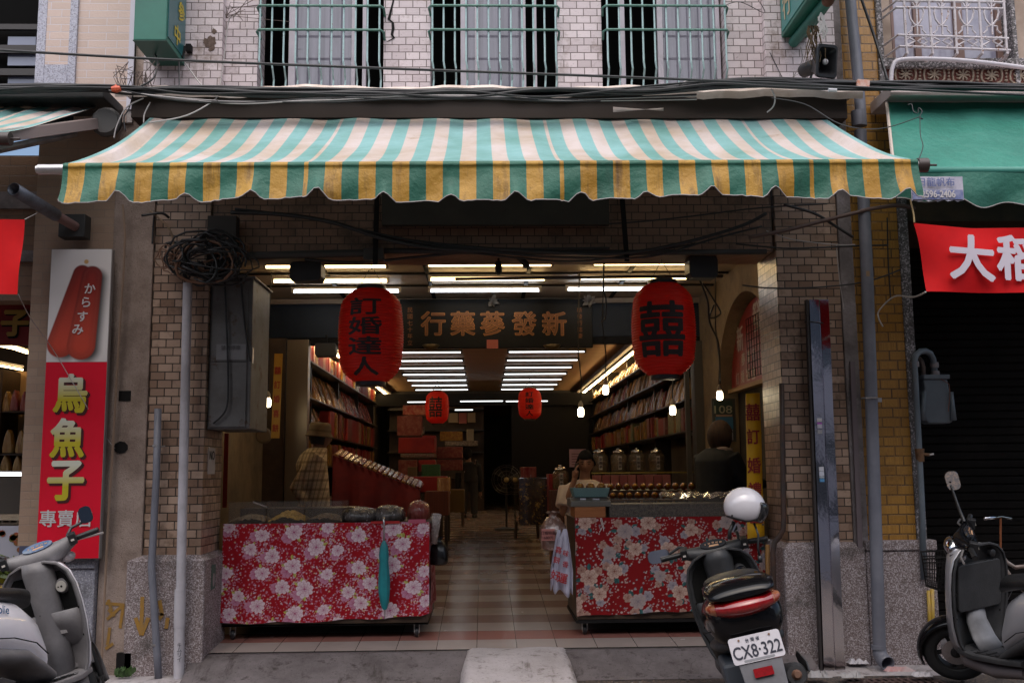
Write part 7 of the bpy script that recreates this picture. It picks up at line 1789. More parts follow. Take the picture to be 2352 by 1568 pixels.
def scooter(label, pos_, heading, lean, steer, cfg):
    T = Matrix.Translation(pos_) @ Matrix.Rotation(-heading, 4, 'Z') @ Matrix.Rotation(lean, 4, 'Y')
    root = thing('scooter', label, 'scooter', pos_, 'scooters parked nose to the shops')
    ax0 = Vector((0, .56, .55)); axd = Vector((0, -.40, 1)).normalized()
    S = Matrix.Translation(ax0) @ Matrix.Rotation(steer, 4, axd) @ Matrix.Translation(-ax0)
    def fin(mb, name, mat, parent=root, st=False, **kw):
        X = T @ S if st else T
        if name in RAISE: X = X @ Matrix.Translation((0, 0, cfg.get('lift', 0)))
        wd = cfg.get('wide', 1) if name in RAISE and 'plate' not in name and name not in ('lettering', 'bolt', 'lower_strip', 'reflector') else 1
        mb.v = [tuple(X @ Vector((p[0]*wd, p[1], p[2]))) for p in mb.v]
        return mb.build(name, mat, parent, **kw)
    B, TR = cfg['body'], cfg['trim']
    # tail body
    mb = MB(); loft(mb, [sec(-.81, .61, .10, .08), sec(-.79, .62, .145, .115), sec(-.70, .625, .178, .15), sec(-.52, .625, .188, .158), sec(-.30, .60, .19, .165), sec(-.10, .55, .175, .18), sec(.03, .48, .15, .17), sec(.09, .40, .13, .11)])
    fin(mb, 'tail_body', B, auto=50)
    mb = MB(); loft(mb, [sec(-.70, .50, .10, .04), sec(-.60, .49, .165, .055), sec(-.35, .46, .185, .06), sec(-.12, .42, .18, .055), sec(.02, .34, .165, .05), sec(.12, .28, .15, .04)]); fin(mb, 'side_trim', TR, auto=50)
    # seat
    mb = MB(); loft(mb, [sec(-.66, .80, .07, .03), sec(-.60, .805, .125, .045), sec(-.38, .795, .145, .05), sec(-.22, .77, .14, .045), sec(-.05, .755, .125, .045), sec(.07, .735, .10, .05), sec(.12, .70, .06, .03)]); fin(mb, 'seat', SEATM, auto=60)
    mb = MB(); mb.tube([(-.145, -.42, .76), (-.165, -.55, .80), (-.15, -.70, .825), (-.06, -.79, .83), (.06, -.79, .83), (.15, -.70, .825), (.165, -.55, .80), (.145, -.42, .76)], .015, 8)
    if not cfg.get('spoiler'): fin(mb, 'grab_rail', cfg.get('rail', CHR), auto=60)
    if cfg.get('spoiler'):
        mb = MB(); loft(mb, [sec(-.85, .765, .12, .016), sec(-.82, .775, .155, .032), sec(-.70, .79, .172, .052), sec(-.54, .79, .165, .052), sec(-.38, .77, .14, .03), sec(-.34, .76, .10, .015)]); fin(mb, 'tail_spoiler', BLKP, auto=60)
    # tail light
    def lens(x0, x1, name, mt):
        mb = MB(); rows = []
        for j in range(13):
            b_ = -math.pi/2+math.pi*j/12; row = []
            for i in range(13):
                x = x0+(x1-x0)*i/12; k_ = max(0, 1-(x/.182)**2)**.5
                row.append(Vector((x, -.735-.138*k_*math.cos(b_)**.7, .70+.056*k_**.9*math.sin(b_)+.014*(x/.182)**2)))
            rows.append(row)
        mb.grid(rows); return fin(mb, name, mt, smooth=True)
    tl_ = lens(-.137, .137, 'tail_light', REDL); lens(-.181, -.138, 'indicator', AMBL); lens(.138, .181, 'indicator', AMBL)
    # plate, mudguard, reflector
    pc = Vector((0, -.86, .495)); pn = Vector((0, -1, .32)).normalized(); pu = Vector((0, .32, 1)).normalized()
    if cfg.get('plate', True):
        mb = MB(); mb.prism([(a, b_) for a, b_ in rr(.135, .068, .016)], pc, (1,0,0), pu, pn*.004); pl_ = fin(mb, 'number_plate', M('white plate', (.62,.60,.64), .35, c2=(.55,.53,.57), ns=12))
        if cfg.get('plate_text'):
            mb = MB(); textmesh(mb, cfg['plate_text'], pc+pn*.005-pu*.012, (1,0,0), pu, .064, .012, .0008, sx=.76); fin(mb, 'lettering', M('plate ink', (.02,.022,.04), .5), pl_)
            mb = MB(); textmesh(mb, '台 灣 省', pc+pn*.005+pu*.044+Vector((-.01, 0, 0)), (1,0,0), pu, .020, .01, .0008); fin(mb, 'lettering', M('plate ink blue', (.06,.07,.10), .5), pl_)
            mb = MB(); mb.prism(rr(.08, .006, .005), pc+pn*.0045-pu*.057, (1,0,0), pu, pn*.001); fin(mb, 'lower_strip', M('plate grey strip', (.25,.25,.27), .5), pl_)
            for s in (-1, 1): mb = MB(); mb.lathe([(.006, 0), (.006, .004)], pc+pn*.004+pu*.050+Vector((s*.08, 0, 0)), pn, 8); fin(mb, 'bolt', M('rusty bolt', (.2,.11,.07), .6), pl_)
    mb = MB(); mb.prism([(-.10, .0), (.10, 0), (.085, -.30), (-.085, -.30)], pc-pu*.07+pn*-.012, (1,0,0), pu, pn*.01); fin(mb, 'rear_mudguard', cfg.get('guard', GREYD), bevel=.004)
    mb = MB(); mb.prism(rr(.05, .022, .004), pc-pu*.125+pn*.0, (1,0,0), pu, pn*.012); fin(mb, 'reflector', REDL)
    # wheels
    def wheel(c, st=False, rim=ENG):
        mb = MB(); mb.lathe([(.135, -.042), (.165, -.052), (.195, -.046), (.212, -.022), (.216, 0), (.212, .022), (.195, .046), (.165, .052), (.135, .042)], c, (1,0,0), 40, cap=False); w_ = fin(mb, 'wheel', TYRE, st=st, smooth=True)
        mb = MB(); mb.lathe([(.136, -.04), (.13, -.03), (.12, -.03), (.12, .03), (.13, .03), (.136, .04)], c, (1,0,0), 32, cap=False); mb.lathe([(.03, -.05), (.035, -.045), (.035, .045), (.03, .05)], c, (1,0,0), 16)
        for k in range(5):
            a = 2*math.pi*k/5; d_ = Vector((0, math.cos(a), math.sin(a))); mb.tube([Vector(c)+d_*.03, Vector(c)+d_*.125], [.02, .014], 8)
        fin(mb, 'rim', rim, w_, st=st, auto=40)
        mb = MB(); mb.lathe([(.075, -.034), (.09, -.034), (.09, -.031), (.075, -.031)], c, (1,0,0), 24); fin(mb, 'brake_disc', ALU, w_, st=st)
    wheel((0, -.58, .216)); wheel((0, .64, .216), True)
    # engine, filter box, muffler, springs
    mb = MB(); loft(mb, [sec(-.66, .25, .05, .07, cx=-.09), sec(-.5, .27, .07, .10, cx=-.09), sec(-.2, .27, .08, .09, cx=-.07), sec(.0, .27, .06, .06, cx=-.03)]); fin(mb, 'engine_case', ENG, auto=50)
    mb = MB(); mb.box(-.19, -.08, -.74, -.42, .33, .47); fin(mb, 'air_filter_box', BLUG, bevel=.02)
    mb = MB(); mb.tube([(.11, .0, .22), (.14, -.2, .22), (.15, -.32, .25)], .02, 8); mb.tube([(.15, -.32, .25), (.16, -.36, .27), (.17, -.72, .34), (.172, -.78, .35)], [.035, .062, .066, .05], 14); mu = fin(mb, 'muffler', GREYD, auto=50)
    mb = MB(); mb.tube([(.172, -.775, .35), (.174, -.80, .355)], [.03, .016], 12); fin(mb, 'muffler_tip', M('rusty ring', (.16,.08,.05), .6), mu, auto=40)
    mb = MB(); mb.prism([(-.2, .0), (-.17, .05), (.1, .03), (.2, -.02), (.15, -.05), (-.1, -.02)], (.236, -.58, .37), (0, 1, .1), (0, -.1, 1), (.01, 0, 0)); fin(mb, 'muffler_cover', GREYD, bevel=.006)
    for s in (-1, 1):
        mb = MB(); a, b_ = Vector((s*.12, -.56, .30)), Vector((s*.10, -.50, .55)); mb.tube([a.lerp(b_, i/60)+Vector((.026*math.cos(i*.9), .026*math.sin(i*.9), 0)) for i in range(61)], .006, 5); mb.tube([a, b_], .012, 6); fin(mb, 'shock_spring', cfg.get('spring', ENG), auto=50)
    # floor board and belly
    mb = MB(); loft(mb, [sec(-.05, .275, .155, .022, 5), sec(.1, .27, .175, .022, 5), sec(.30, .27, .185, .022, 5), sec(.43, .29, .175, .022, 5)]); fin(mb, 'floorboard', TR, auto=40)
    mb = MB(); loft(mb, [sec(-.02, .21, .13, .05), sec(.2, .19, .15, .06), sec(.42, .22, .15, .06), sec(.48, .26, .11, .05)]); fin(mb, 'belly_pan', cfg.get('belly', TR), auto=50)
    mb = MB(); mb.box(-.15, -.06, .05, .38, .289, .294); mb.box(.06, .15, .05, .38, .289, .294); mb.box(-.06, .06, .36, .38, .2895, .2935)
    for k in range(5): mb.box(-.14, -.07, .06+.07*k, .085+.07*k, .293, .299); mb.box(.07, .14, .06+.07*k, .085+.07*k, .293, .299)
    fin(mb, 'floor_mat', SEATM)
    # leg shield: inner skin (towards the rider) and painted front
    prof = [(.27, .155), (.34, .185), (.45, .212), (.58, .228), (.70, .232), (.80, .225), (.88, .20), (.93, .15), (.955, .08)]
    def shield(off, k=1, bul=0):
        rows = []
        for z, hw in prof:
            row = []
            for i in range(21):
                s = -1+2*i/20; x = s*hw*k; y = .475-.17*(z-.27)+off-.075*abs(s)**2.4+bul*(1-s*s)+.10*max(0, .36-z)/.09*-.3
                row.append(Vector((x, y, z)))
            rows.append(row)
        return rows
    mb = MB(); mb.grid(shield(0)); fin(mb, 'leg_shield', TR, smooth=True, solid=.012)
    mb = MB(); mb.grid(shield(.022, .985, .13)); fin(mb, 'front_cover', B, smooth=True, solid=.006)
    mb = MB(); e_ = shield(-.004, 1.0); mb.tube([r_[0] for r_ in e_]+[r_[-1] for r_ in e_[::-1]], .009, 6); fin(mb, 'shield_rim', TR, auto=60)
    mb = MB()
    for z, hw in ((.36, .155), (.50, .19), (.66, .2), (.86, .165)):
        for s in (-1, 1): y = .475-.17*(z-.27)-.075*(hw/.225)**2.4; mb.lathe([(.008, 0), (.007, -.012)], (s*hw, y, z), (0, 1, .17), 8)
    fin(mb, 'screw', BLACK)['kind'] = 'stuff'
    # inner column and pockets
    mb = MB(); kz = cfg['kind'] == 'silver'
    loft(mb, [[Vector((x_*hw*(.45 if kz else 1), y_+(.05 if kz else 0)+.04*(1-abs(x_)**2)*-1*dp/.04, z)) for x_, y_ in [(math.cos(2*math.pi*i/20), .05*math.sin(2*math.pi*i/20)+.475-.17*(z-.27)-.03) for i in range(20)]] for z, hw, dp in ((.29, .07, .05), (.5, .075, .05), (.75, .085, .05), (.90, .10, .05), (.96, .085, .05))])
    if not kz: fin(mb, 'inner_column', TR, smooth=True)
    def inner(z, x, w_, h_, d_, name, mat, r_=.015, parent=root):
        mb = MB(); o_ = Vector((x, .475-.17*(z-.27)-.02-d_, z)); mb.prism(rr(w_, h_, r_), o_, (1,0,0), Vector((0, -.17, 1)).normalized(), (0, d_, 0)); return fin(mb, name, mat, parent, bevel=.006)
    kind = cfg['kind']
    if kind in ('white', 'black'):
        mb = MB()
        for s in (-1, 1):
            mb.grid([[Vector((s*x*hw_, .475-.17*(z-.27)-.012-.075*abs(x)**2.4, z)) for x in (.36, .5, .6, .7, .8, .86)] for z, hw_ in ((.60, .228), (.70, .232), (.80, .225), (.86, .20), (.89, .17))])
        fin(mb, 'pocket_recess', M('pocket black', (.012,.012,.012), .9, spec=.1), smooth=True)
        mb = MB(); mb.grid([[Vector((s*.222, .475-.17*(z-.27)-.075*abs(s)**2.4*.6-d_*(1-abs(s)**4), z)) for s in [-1+i/10 for i in range(21)]] for z, d_ in ((.45, .01), (.50, .05), (.58, .085), (.655, .10), (.66, .085), (.60, .06))]); fin(mb, 'pocket_lip', TR, smooth=True)
        mb = MB(); kc = Vector((.125, .345, .80)); mb.lathe([(.05, .05), (.045, .0), (.034, -.012)], kc, (0, 1, .17), 20); fin(mb, 'lock_housing', TR, auto=40)
        mb = MB(); mb.lathe([(.033, -.013), (.031, -.018), (.006, -.018)], kc, (0, 1, .17), 20); ld = fin(mb, 'ignition_lock', M('cream lock cover', (.55,.53,.48), .4) if kind == 'white' else CHR, auto=40)
        mb = MB(); mb.lathe([(.007, -.019), (.007, -.0195)], kc+Vector((.004, 0, 0)), (0, 1, .17), 8); mb.lathe([(.005, -.019), (.005, -.0195)], kc+Vector((-.016, 0, 0)), (0, 1, .17), 8); fin(mb, 'keyhole', BLACK, ld)
        mb = MB(); mb.tube([(.0, .33, .70), (.0, .30, .69), (.0, .285, .66), (.0, .30, .63), (.0, .33, .635)], .008, 6); fin(mb, 'bag_hook', BPL, smooth=True)
    if kind == 'white':
        for x in (-.03, .07): inner(.55, x, .03, .022, .055, 'sticker', M('pale sticker', (.40,.38,.38), .6), .003)
        mb = MB()
        for k, ch in enumerate(('Jolie',)): textmesh(mb, ch, (.20, -.33, .68), (0, 1, -.18), (0, .18, 1), .055, .02, .0)
        mb.v = [(.192+.0+.004*math.sin(i), p[1], p[2]) for i, p in enumerate(mb.v)]; mb.v = [(.1935, p[1], p[2]) for p in mb.v]
        fin(mb, 'lettering', M('blue emblem', (.02,.16,.38), .4))
    if kind == 'black':
        c = Vector((0, .37, .935)); mb = MB(); mb.lathe([(.027, 0), (.027, -.02), (.02, -.024)], (0, .325, .90), (0, 1, .17), 16); fin(mb, 'badge', CHR, auto=40)
        mb = MB(); mb.tube([(-.12, .33, .62), (-.11, .34, .74)], [.032, .034], 12, cap=False); fin(mb, 'drink_can', M('yellow foil', (.55,.48,.06), .3, .3, c2=(.5,.5,.42), ns=18), smooth=True, solid=.002)
    if kind == 'silver':
        inner(.69, .005, .185, .155, .05, 'glove_box', GREYD, .03)
        mb = MB(); mb.lathe([(.016, 0), (.016, -.008), (.008, -.010)], (.05, .475-.17*.5-.052, .77), (0, 1, .17), 14); fin(mb, 'glove_lock', M('worn brass', (.15,.12,.11), .4, .6), auto=40)
        mb = MB(); mb.lathe([(.026, .02), (.026, -.01), (.018, -.016)], (.12, .31, .885), (0, 1, .17), 14); fin(mb, 'ignition_lock', BPL, auto=40)
        mb = MB(); loft(mb, [[Vector((hw*math.cos(2*math.pi*i/20), y_+.03*math.sin(2*math.pi*i/20), z)) for i in range(20)] for z, hw, y_ in ((.28, .10, .30), (.36, .095, .36), (.46, .085, .40), (.56, .075, .40))]); fin(mb, 'centre_hump', M('light grey plastic', (.22,.22,.235), .45, c2=(.16,.16,.17), ns=6), smooth=True)
    # steering: fork, fender, bars
    mb = MB()
    for s in (-1, 1): mb.tube([(s*.062, .64, .216), (s*.062, .60, .38), (s*.04, .53, .55)], [.02, .022, .022], 8)
    mb.tube([(0, .56, .5), (0, .40, .97)], .022, 8); fin(mb, 'fork', ENG, st=True, auto=50)
    mb = MB(); rows = []
    for k in range(15):
        a = R(-12+k*12); row = []
        for i in range(9):
            s = -1+2*i/8; r_ = .245-.03*abs(s)**2.5; row.append(Vector((.075*s, .64+r_*math.cos(a), .216+r_*math.sin(a))))
        rows.append(row)
    mb.grid(rows); fin(mb, 'front_fender', cfg.get('fender', B), st=True, smooth=True, solid=.006)
    # handlebar cover: loft along x
    H = Vector((0, .40, cfg.get('hz', .98))); secs = []
    for x, dz, hy, hz_, dy in ((-.215, .035, .024, .026, -.035), (-.19, .03, .034, .036, -.03), (-.12, .012, .052, .050, -.012), (-.06, .0, .075, .062, 0), (0, -.004, .085, .068, .005), (.06, .0, .075, .062, 0), (.12, .012, .052, .050, -.012), (.19, .03, .034, .036, -.03), (.215, .035, .024, .026, -.035)):
        secs.append([H+Vector((x, dy+hy*math.cos(2*math.pi*i/22), dz+hz_*math.sin(2*math.pi*i/22))) for i in range(22)])
    mb = MB(); loft(mb, secs); mb.tube([H+Vector((0, .0, -.02)), H+Vector((0, .03, -.08)), H+Vector((0, .045, -.13))], [.075, .068, .062], 18); hbc = fin(mb, 'handlebar_cover', cfg['bars'], st=True, auto=60)
    mb = MB(); nn_ = Vector((0, -.75, .66)).normalized(); mb.prism([(.085*math.cos(R(a)), .034*math.sin(R(a))) for a in range(0, 360, 15)], H+Vector((0, -.035, .055)), (1,0,0), Vector((0, .66, .75)).normalized(), nn_*.016); sp = fin(mb, 'speedometer', cfg.get('dial', M('dark dial', (.03,.03,.035), .1)), hbc, st=True)
    mb = MB()
    for k in range(5): textmesh(mb, str(20*k), H+Vector((-.05+.025*k, -.035, .055))+nn_*.0165+Vector((0, .66, .75)).normalized()*(.008-.003*abs(k-2)), (1,0,0), (0, .66, .75), .011, .01, .0005)
    mb.prism([(-.03, -.02), (.035, -.02), (.03, -.008), (-.025, -.008)], H+Vector((0, -.035, .055))+nn_*.0165, (1,0,0), Vector((0, .66, .75)).normalized(), nn_*.001); fin(mb, 'dial_marks', M('dial print', (.5,.28,.15), .5), sp, st=True)
    for s in (-1, 1):
        mb = MB(); mb.tube([H+Vector((s*.20, -.035, .035)), H+Vector((s*.345, -.055, .03))], [.017, .0175], 10); fin(mb, 'grip', SEATM, st=True, auto=50)
        mb = MB(); mb.obox(H+Vector((s*.195, -.055, .037)), (.022, 0, 0), (0, .025, .01), (0, -.012, .032)); sw = fin(mb, 'switch_box', BPL, st=True, bevel=.005)
        mb = MB(); mb.obox(H+Vector((s*.195, -.082, .045)), (.009, 0, 0), (0, .002, 0), (0, 0, .006)); mb.obox(H+Vector((s*.195, -.082, .025)), (.009, 0, 0), (0, .002, 0), (0, 0, .006)); fin(mb, 'switch', M('pale switch', (.45,.42,.38), .5), sw, st=True)
        mb = MB(); mb.tube([H+Vector((s*.2, .01, .03)), H+Vector((s*.28, .03, .02)), H+Vector((s*.36, .015, .01))], [.007, .006, .007], 6); fin(mb, 'brake_lever', cfg.get('lever', ALU), st=True, auto=50)
        mm = cfg['mirrors'].get(s)
        if mm:
            p0 = H+Vector((s*.17, -.02, .065)); mc = H+Vector(mm[0]); up_ = Vector(mm[1]) if len(mm) > 1 else Vector((0,0,1))
            mb = MB(); mb.tube([p0, p0.lerp(mc, .25)+Vector((0, .01, .02)), mc+Vector((0, .02, -.03)), mc+Vector((0, .018, 0))], [.012, .010, .008, .01], 8); mir = fin(mb, 'mirror_arm', BPL, st=True, auto=60)
            ex_, ez_ = mm[2] if len(mm) > 2 else (.062, .045)
            mb = MB(); pts = rr(ex_, ez_, min(ex_, ez_)*.8); fc = Vector(mm[3] if len(mm) > 3 else (-.12*s, -1, .10)).normalized(); exv = fc.cross(Vector((0,0,1))).normalized()*-1; ezv = exv.cross(fc)*-1
            mb.grid([[mc+fc*d_+exv*(a*k_)+ezv*(b_*k_) for a, b_ in pts] for d_, k_ in ((-.045, .25), (-.038, .62), (-.02, .92), (0, 1), (.004, .97))], wrap=True); mb.add([mc-fc*.045+exv*(a*.25)+ezv*(b_*.25) for a, b_ in pts], [tuple(range(len(pts)))]); fin(mb, 'mirror_shell', cfg.get('mshell', BPL), mir, st=True, auto=60)
            mb = MB(); mb.add([mc+fc*.003+exv*(a*.96)+ezv*(b_*.96) for a, b_ in pts], [tuple(range(len(pts)))]); fin(mb, 'mirror_glass', MIRG, mir, st=True)
    for s in (-1, 1):
        mb = MB(); mb.tube([H+Vector((s*.19, .0, .02)), H+Vector((s*.12, .10, -.03)), H+Vector((s*.05, .12, -.12)), Vector((s*.05, .60, .62))], .006, 6); fin(mb, 'brake_cable', CABLE, st=True, smooth=True)
        mb = MB(); mb.tube([(s*x, y, z) for x, y, z in ((.178, -.66, .585), (.199, -.50, .56), (.204, -.28, .53), (.19, -.08, .475), (.168, .04, .40))], .0035, 4); fin(mb, 'panel_seam', BLACK)
    # front of the bar cover: headlight and side indicators
    mb = MB(); mb.ball(H+Vector((0, .075, -.015)), .10, .06, .062, 18, 10); fin(mb, 'headlight', cfg.get('head', CLRL), hbc, st=True, smooth=True)
    for s in (-1, 1): mb = MB(); mb.ball(H+Vector((s*.13, .05, -.045)), .042, .045, .032, 12, 8); fin(mb, 'front_indicator', CLRL, hbc, st=True, smooth=True)
    mb = MB(); mb.tube([(-.06, -.1, .16), (-.16, -.02, .0+.05), (-.2, .02, -.02)], .010, 6); fin(mb, 'side_stand', ENG, auto=50)
    return root, T @ S, T
# left: white and grey, black: CX8-322, right: silver with the bars turned
scooter('white and grey scooter cut off by the left edge, its rear towards the street', (-2.47, 5.72, ZG), R(9), R(-13), R(26), dict(kind='white', hz=.99, lift=.05, body=WHTP, trim=GREYP, bars=GREYP, fender=GREYP, dial=M('blue dial', (.06,.12,.25), .1, c2=(.2,.24,.3), ns=20), belly=GREYP, mirrors={1: ((.30, .0, .15), (0,0,1), (.038, .052)), -1: ((-.33, -.02, .10), (0,0,1), (.062, .045))}, plate_text=None, rail=ALU))
_, TS_b, T_b = scooter('black scooter with number plate CX8-322 in front of the rose counter', (1.65, 6.15, ZG), R(8), R(-13), R(-4), dict(kind='black', wide=1.12, hz=.935, lift=.05, body=BLKP, trim=GREYD, bars=GREYD, spoiler=True, rail=BLKP, fender=BLKP, guard=M('mid grey mudguard', (.15,.15,.165), .5, c2=(.11,.11,.12), ns=9), spring=M('red spring', (.28,.03,.02), .5), plate_text='CX8·322', mirrors={-1: ((-.36, -.02, .05), (0,0,1), (.072, .042)), 1: ((.16, .05, .13), (0,0,1), (.02, .02))}))
scooter('silver and charcoal scooter at the right edge with its bars turned to the left', (3.40, 6.28, ZG), R(-20), R(-6), R(46), dict(kind='silver', hz=.97, body=SILP, trim=GREYD, bars=BLKP, head=CHR, fender=BLKP, belly=M('scuffed purple grey', (.14,.12,.125), .5), mirrors={1: ((.48, .0, .25), (0,0,1), (.045, .07), (-1.05, -.09, .1))}, mshell=CHR, plate=False))
# white helmet hung on the mirror of the black scooter
he = thing('helmet', 'white open-face helmet with dark visor hanging on the black scooter', 'helmet', tuple(P(1712, 1162, 6.42)))
hc = P(1710, 1164, 6.42); k_ = .122; tilt = Matrix.Rotation(R(12), 3, 'Y')
rows = []
for j in range(19):
    ph = 0; row = []
    for i in range(36):
        a = 2*math.pi*i/36; ca = math.cos(a)      # ca=1 -> front (+x)
        lim = .745-.19*max(0, ca)**1.5-.03*max(0, -ca)
        ph = math.pi*lim*j/18
        x = math.sin(ph)*ca*1.06; y = math.sin(ph)*math.sin(a)*.92; z = math.cos(ph)
        row.append(hc+tilt @ Vector((x*k_, y*k_, z*k_)))
    rows.append(row)
HEL = M('white helmet paint', (.62,.60,.64), .18, coat=.8, c3=(.25,.23,.22), ns3=9, lo3=.70, hi3=.78)
mb = MB(); mb.grid(rows, wrap=True); mb.build('shell', HEL, he, smooth=True, solid=.008)
mb = MB(); mb.tube([p for p in rows[-1]], .008, 6, closed=True); mb.build('edge_trim', BPL, he, smooth=True)
mb = MB(); vr = []
for j in range(9):
    row = []
    for i in range(13):
        a = R(-62+124*i/12); ph = R(66+62*j/8); row.append(hc+tilt @ (Vector((math.sin(ph)*math.cos(a)*1.15+.08, math.sin(ph)*math.sin(a)*.98, math.cos(ph)))*k_))
    vr.append(row)
mb.grid(vr); mb.build('visor', M('smoked visor', (.02,.02,.022), .06, alpha=.8, coat=1), he, smooth=True, solid=.003)
mb = MB()
for dx, dz in ((-.098, -.05), (.06, -.085), (.085, -.105)): mb.lathe([(.007, 0), (.006, .004)], hc+Vector((dx, -.105 if dx > -.09 else -.065, dz)), (0, -1, 0), 8)
mb.build('rivet', BPL, he)
mb = MB(); mb.tube([hc+Vector((.05, -.03, -.10)), hc+Vector((.065, -.06, -.17)), hc+Vector((.06, -.06, -.25)), hc+Vector((.068, -.06, -.30))], .007, 6); mb.tube([hc+Vector((.068, -.06, -.30)), hc+Vector((.072, -.06, -.34))], .014, 6); mb.build('chin_strap', BPL, he, smooth=True)
mb = MB(); mb.tube([hc+Vector((-.07, .0, -.09)), hc+Vector((-.10, 0, -.15)), hc+Vector((-.105, 0, -.20))], .013, 8); mb.build('hanging_strap', BPL, he, smooth=True)
# ================================================================ CABLES AND SMALL THINGS
random.seed(31)
def cable(pts, r_, mat=CABLE, label=None, group=None, name='cable', n=6, jit=0):
    """smooth curve through photo points (u, v, Y)"""
    w_ = [P(*p) for p in pts]; out = []
    for i in range(len(w_)-1):
        p0, p1, p2, p3 = w_[max(i-1, 0)], w_[i], w_[i+1], w_[min(i+2, len(w_)-1)]
        for k in range(6):
            t_ = k/6; out.append(.5*((2*p1)+(p2-p0)*t_+(2*p0-5*p1+4*p2-p3)*t_*t_+(3*p1-p0-3*p2+p3)*t_**3)+Vector((0, 0, random.uniform(-jit, jit))))
    out.append(w_[-1])
    mb = MB(); mb.tube(out, r_, n); o = mb.build(name, mat, smooth=True); return tag(o, label, 'cable', group) if label else o
GB = 'cables bundled along the facade above the awnings'
for k in range(11):
    d = lambda a: a+random.uniform(-9, 9); Y = 7.0+random.uniform(-.06, .06); r_ = random.choice((.007, .009, .012, .016))
    cable([(-60, d(205), Y), (150, d(203), Y), (300, d(207), Y), (440, d(207), Y), (640, d(212), Y), (860, d(215), Y), (1060, d(216), Y), (1250, d(214), Y), (1480, d(207), Y), (1640, d(194), Y), (1770, d(190), Y), (1980, d(197), Y), (2180, d(198), Y), (2420, d(205), Y)], r_, CABLE, 'black cable in the sagging bundle above the awnings', GB)
for k in range(4):
    d = lambda a: a+random.uniform(-7, 7); Y = 6.95
    cable([(250, d(205), Y), (400, d(225), Y), (560, d(238), Y), (760, d(232), Y), (960, d(222), Y), (1150, d(222), Y), (1300, d(226), 7.0), (1600, d(222), 7.05)], random.choice((.005, .007)), CABLE if k < 2 else CABW, 'loose cable sagging below the bundle, over the left half of the striped awning' if k < 2 else 'pale loose cable sagging below the bundle', 'loose cables below the bundle' if k < 2 else 'pale loose cables below the bundle')
cable([(-60, 112, 6.6), (400, 138, 6.6), (900, 158, 6.6), (1400, 176, 6.6), (1780, 192, 6.7), (2420, 222, 6.8)], .009, CABLE, 'single straight black wire slanting across all three windows')
cable([(310, 205, 6.95), (352, 180, 6.98), (362, 140, 7.1), (350, 118, 7.4)], .007, CABLE, 'black wire bent up to the left green box sign')
cable([(412, 205, 6.98), (411, 140, 7.3)], .006, CABLE, 'short upright black wire below the left green box sign')
cable([(425, 145, 7.4), (470, 205, 7.1), (500, 222, 7.0), (430, 265, 6.9), (340, 282, 6.85)], .005, CABW, 'pale wire dropping from the left pilaster to the corner of the striped awning')
for k, (a, lab) in enumerate((([(330, 225, 7.0), (290, 248, 7.0), (268, 290, 7.0), (262, 318, 7.0)], 'white wire looping down beside the striped awning corner'), ([(345, 235, 7.0), (332, 262, 7.0), (330, 283, 7.0)], 'short white wire end above the awning corner'), ([(305, 220, 7.05), (296, 250, 7.0), (285, 270, 7.0), (288, 300, 7.0)], 'dark wire looping down beside the striped awning corner'))):
    cable(a, .005, CABW if k < 2 else CABLE, lab)
cable([(540, 35, 7.45), (525, 50, 7.46), (515, 130, 7.46), (505, 200, 7.4)], .004, CABW, 'thin pale wire down the left pilaster corner')
random.seed(8); mb = MB()
for k in range(9):
    a = P(519, 42, 7.45); mb.tube([a, a+Vector((random.uniform(-.12, .05)+.12, -.03, random.uniform(-.03, .12))), a+Vector((random.uniform(.1, .5), -.02, random.uniform(-.1, .2)))], .0025, 4)
tag(mb.build('wire_tuft', M('rusty thin wire', (.10,.07,.06), .7)), 'tuft of thin frayed wires on the left pilaster edge', 'wire tuft')
mb = MB()
for k in range(22):
    a = P(315+random.uniform(-45, 40), 200+random.uniform(-6, 8), 7.0); mb.tube([a, a+Vector((random.uniform(-.06, .06), random.uniform(-.05, .02), random.uniform(.03, .12))), a+Vector((random.uniform(-.1, .1), 0, random.uniform(.05, .2)))], .003, 4)
tag(mb.build('wire_tuft', CACHE['rusty thin wire']), 'tangle of stiff wire ends above the left end of the awning', 'wire tuft')
c = P(267, 205, 6.93); mb = MB(); mb.tube([c+Vector((-.03, 0, 0)), c, c+Vector((.03, 0, .005))], [.02, .028, .018], 8); mb.tube([c, c+Vector((-.005, 0, .035))], [.02, .004], 6); tag(mb.build('orange_tape', M('orange tape', (.62,.10,.04), .5)), 'bright orange tape knot on the cable bundle, left', 'tape')
c = P(1982, 193, 6.93); mb = MB(); mb.obox(c, (.045, 0, -.004), (0, .012, 0), (.004, 0, .028)); tag(mb.build('orange_tape', M('orange white tape', (.62,.22,.12), .5, c2=(.7,.6,.55), ns=14)), 'orange and white tape wrapped on the cable bundle, right', 'tape')
c = P(1912, 207, 6.93); mb = MB(); mb.tube([c+Vector((-.03, 0, 0)), c+Vector((.03, 0, -.003))], .014, 8); tag(mb.build('white_tape', M('white tape', (.6,.58,.6), .5)), 'white tape sleeve on a black cable, right', 'tape')
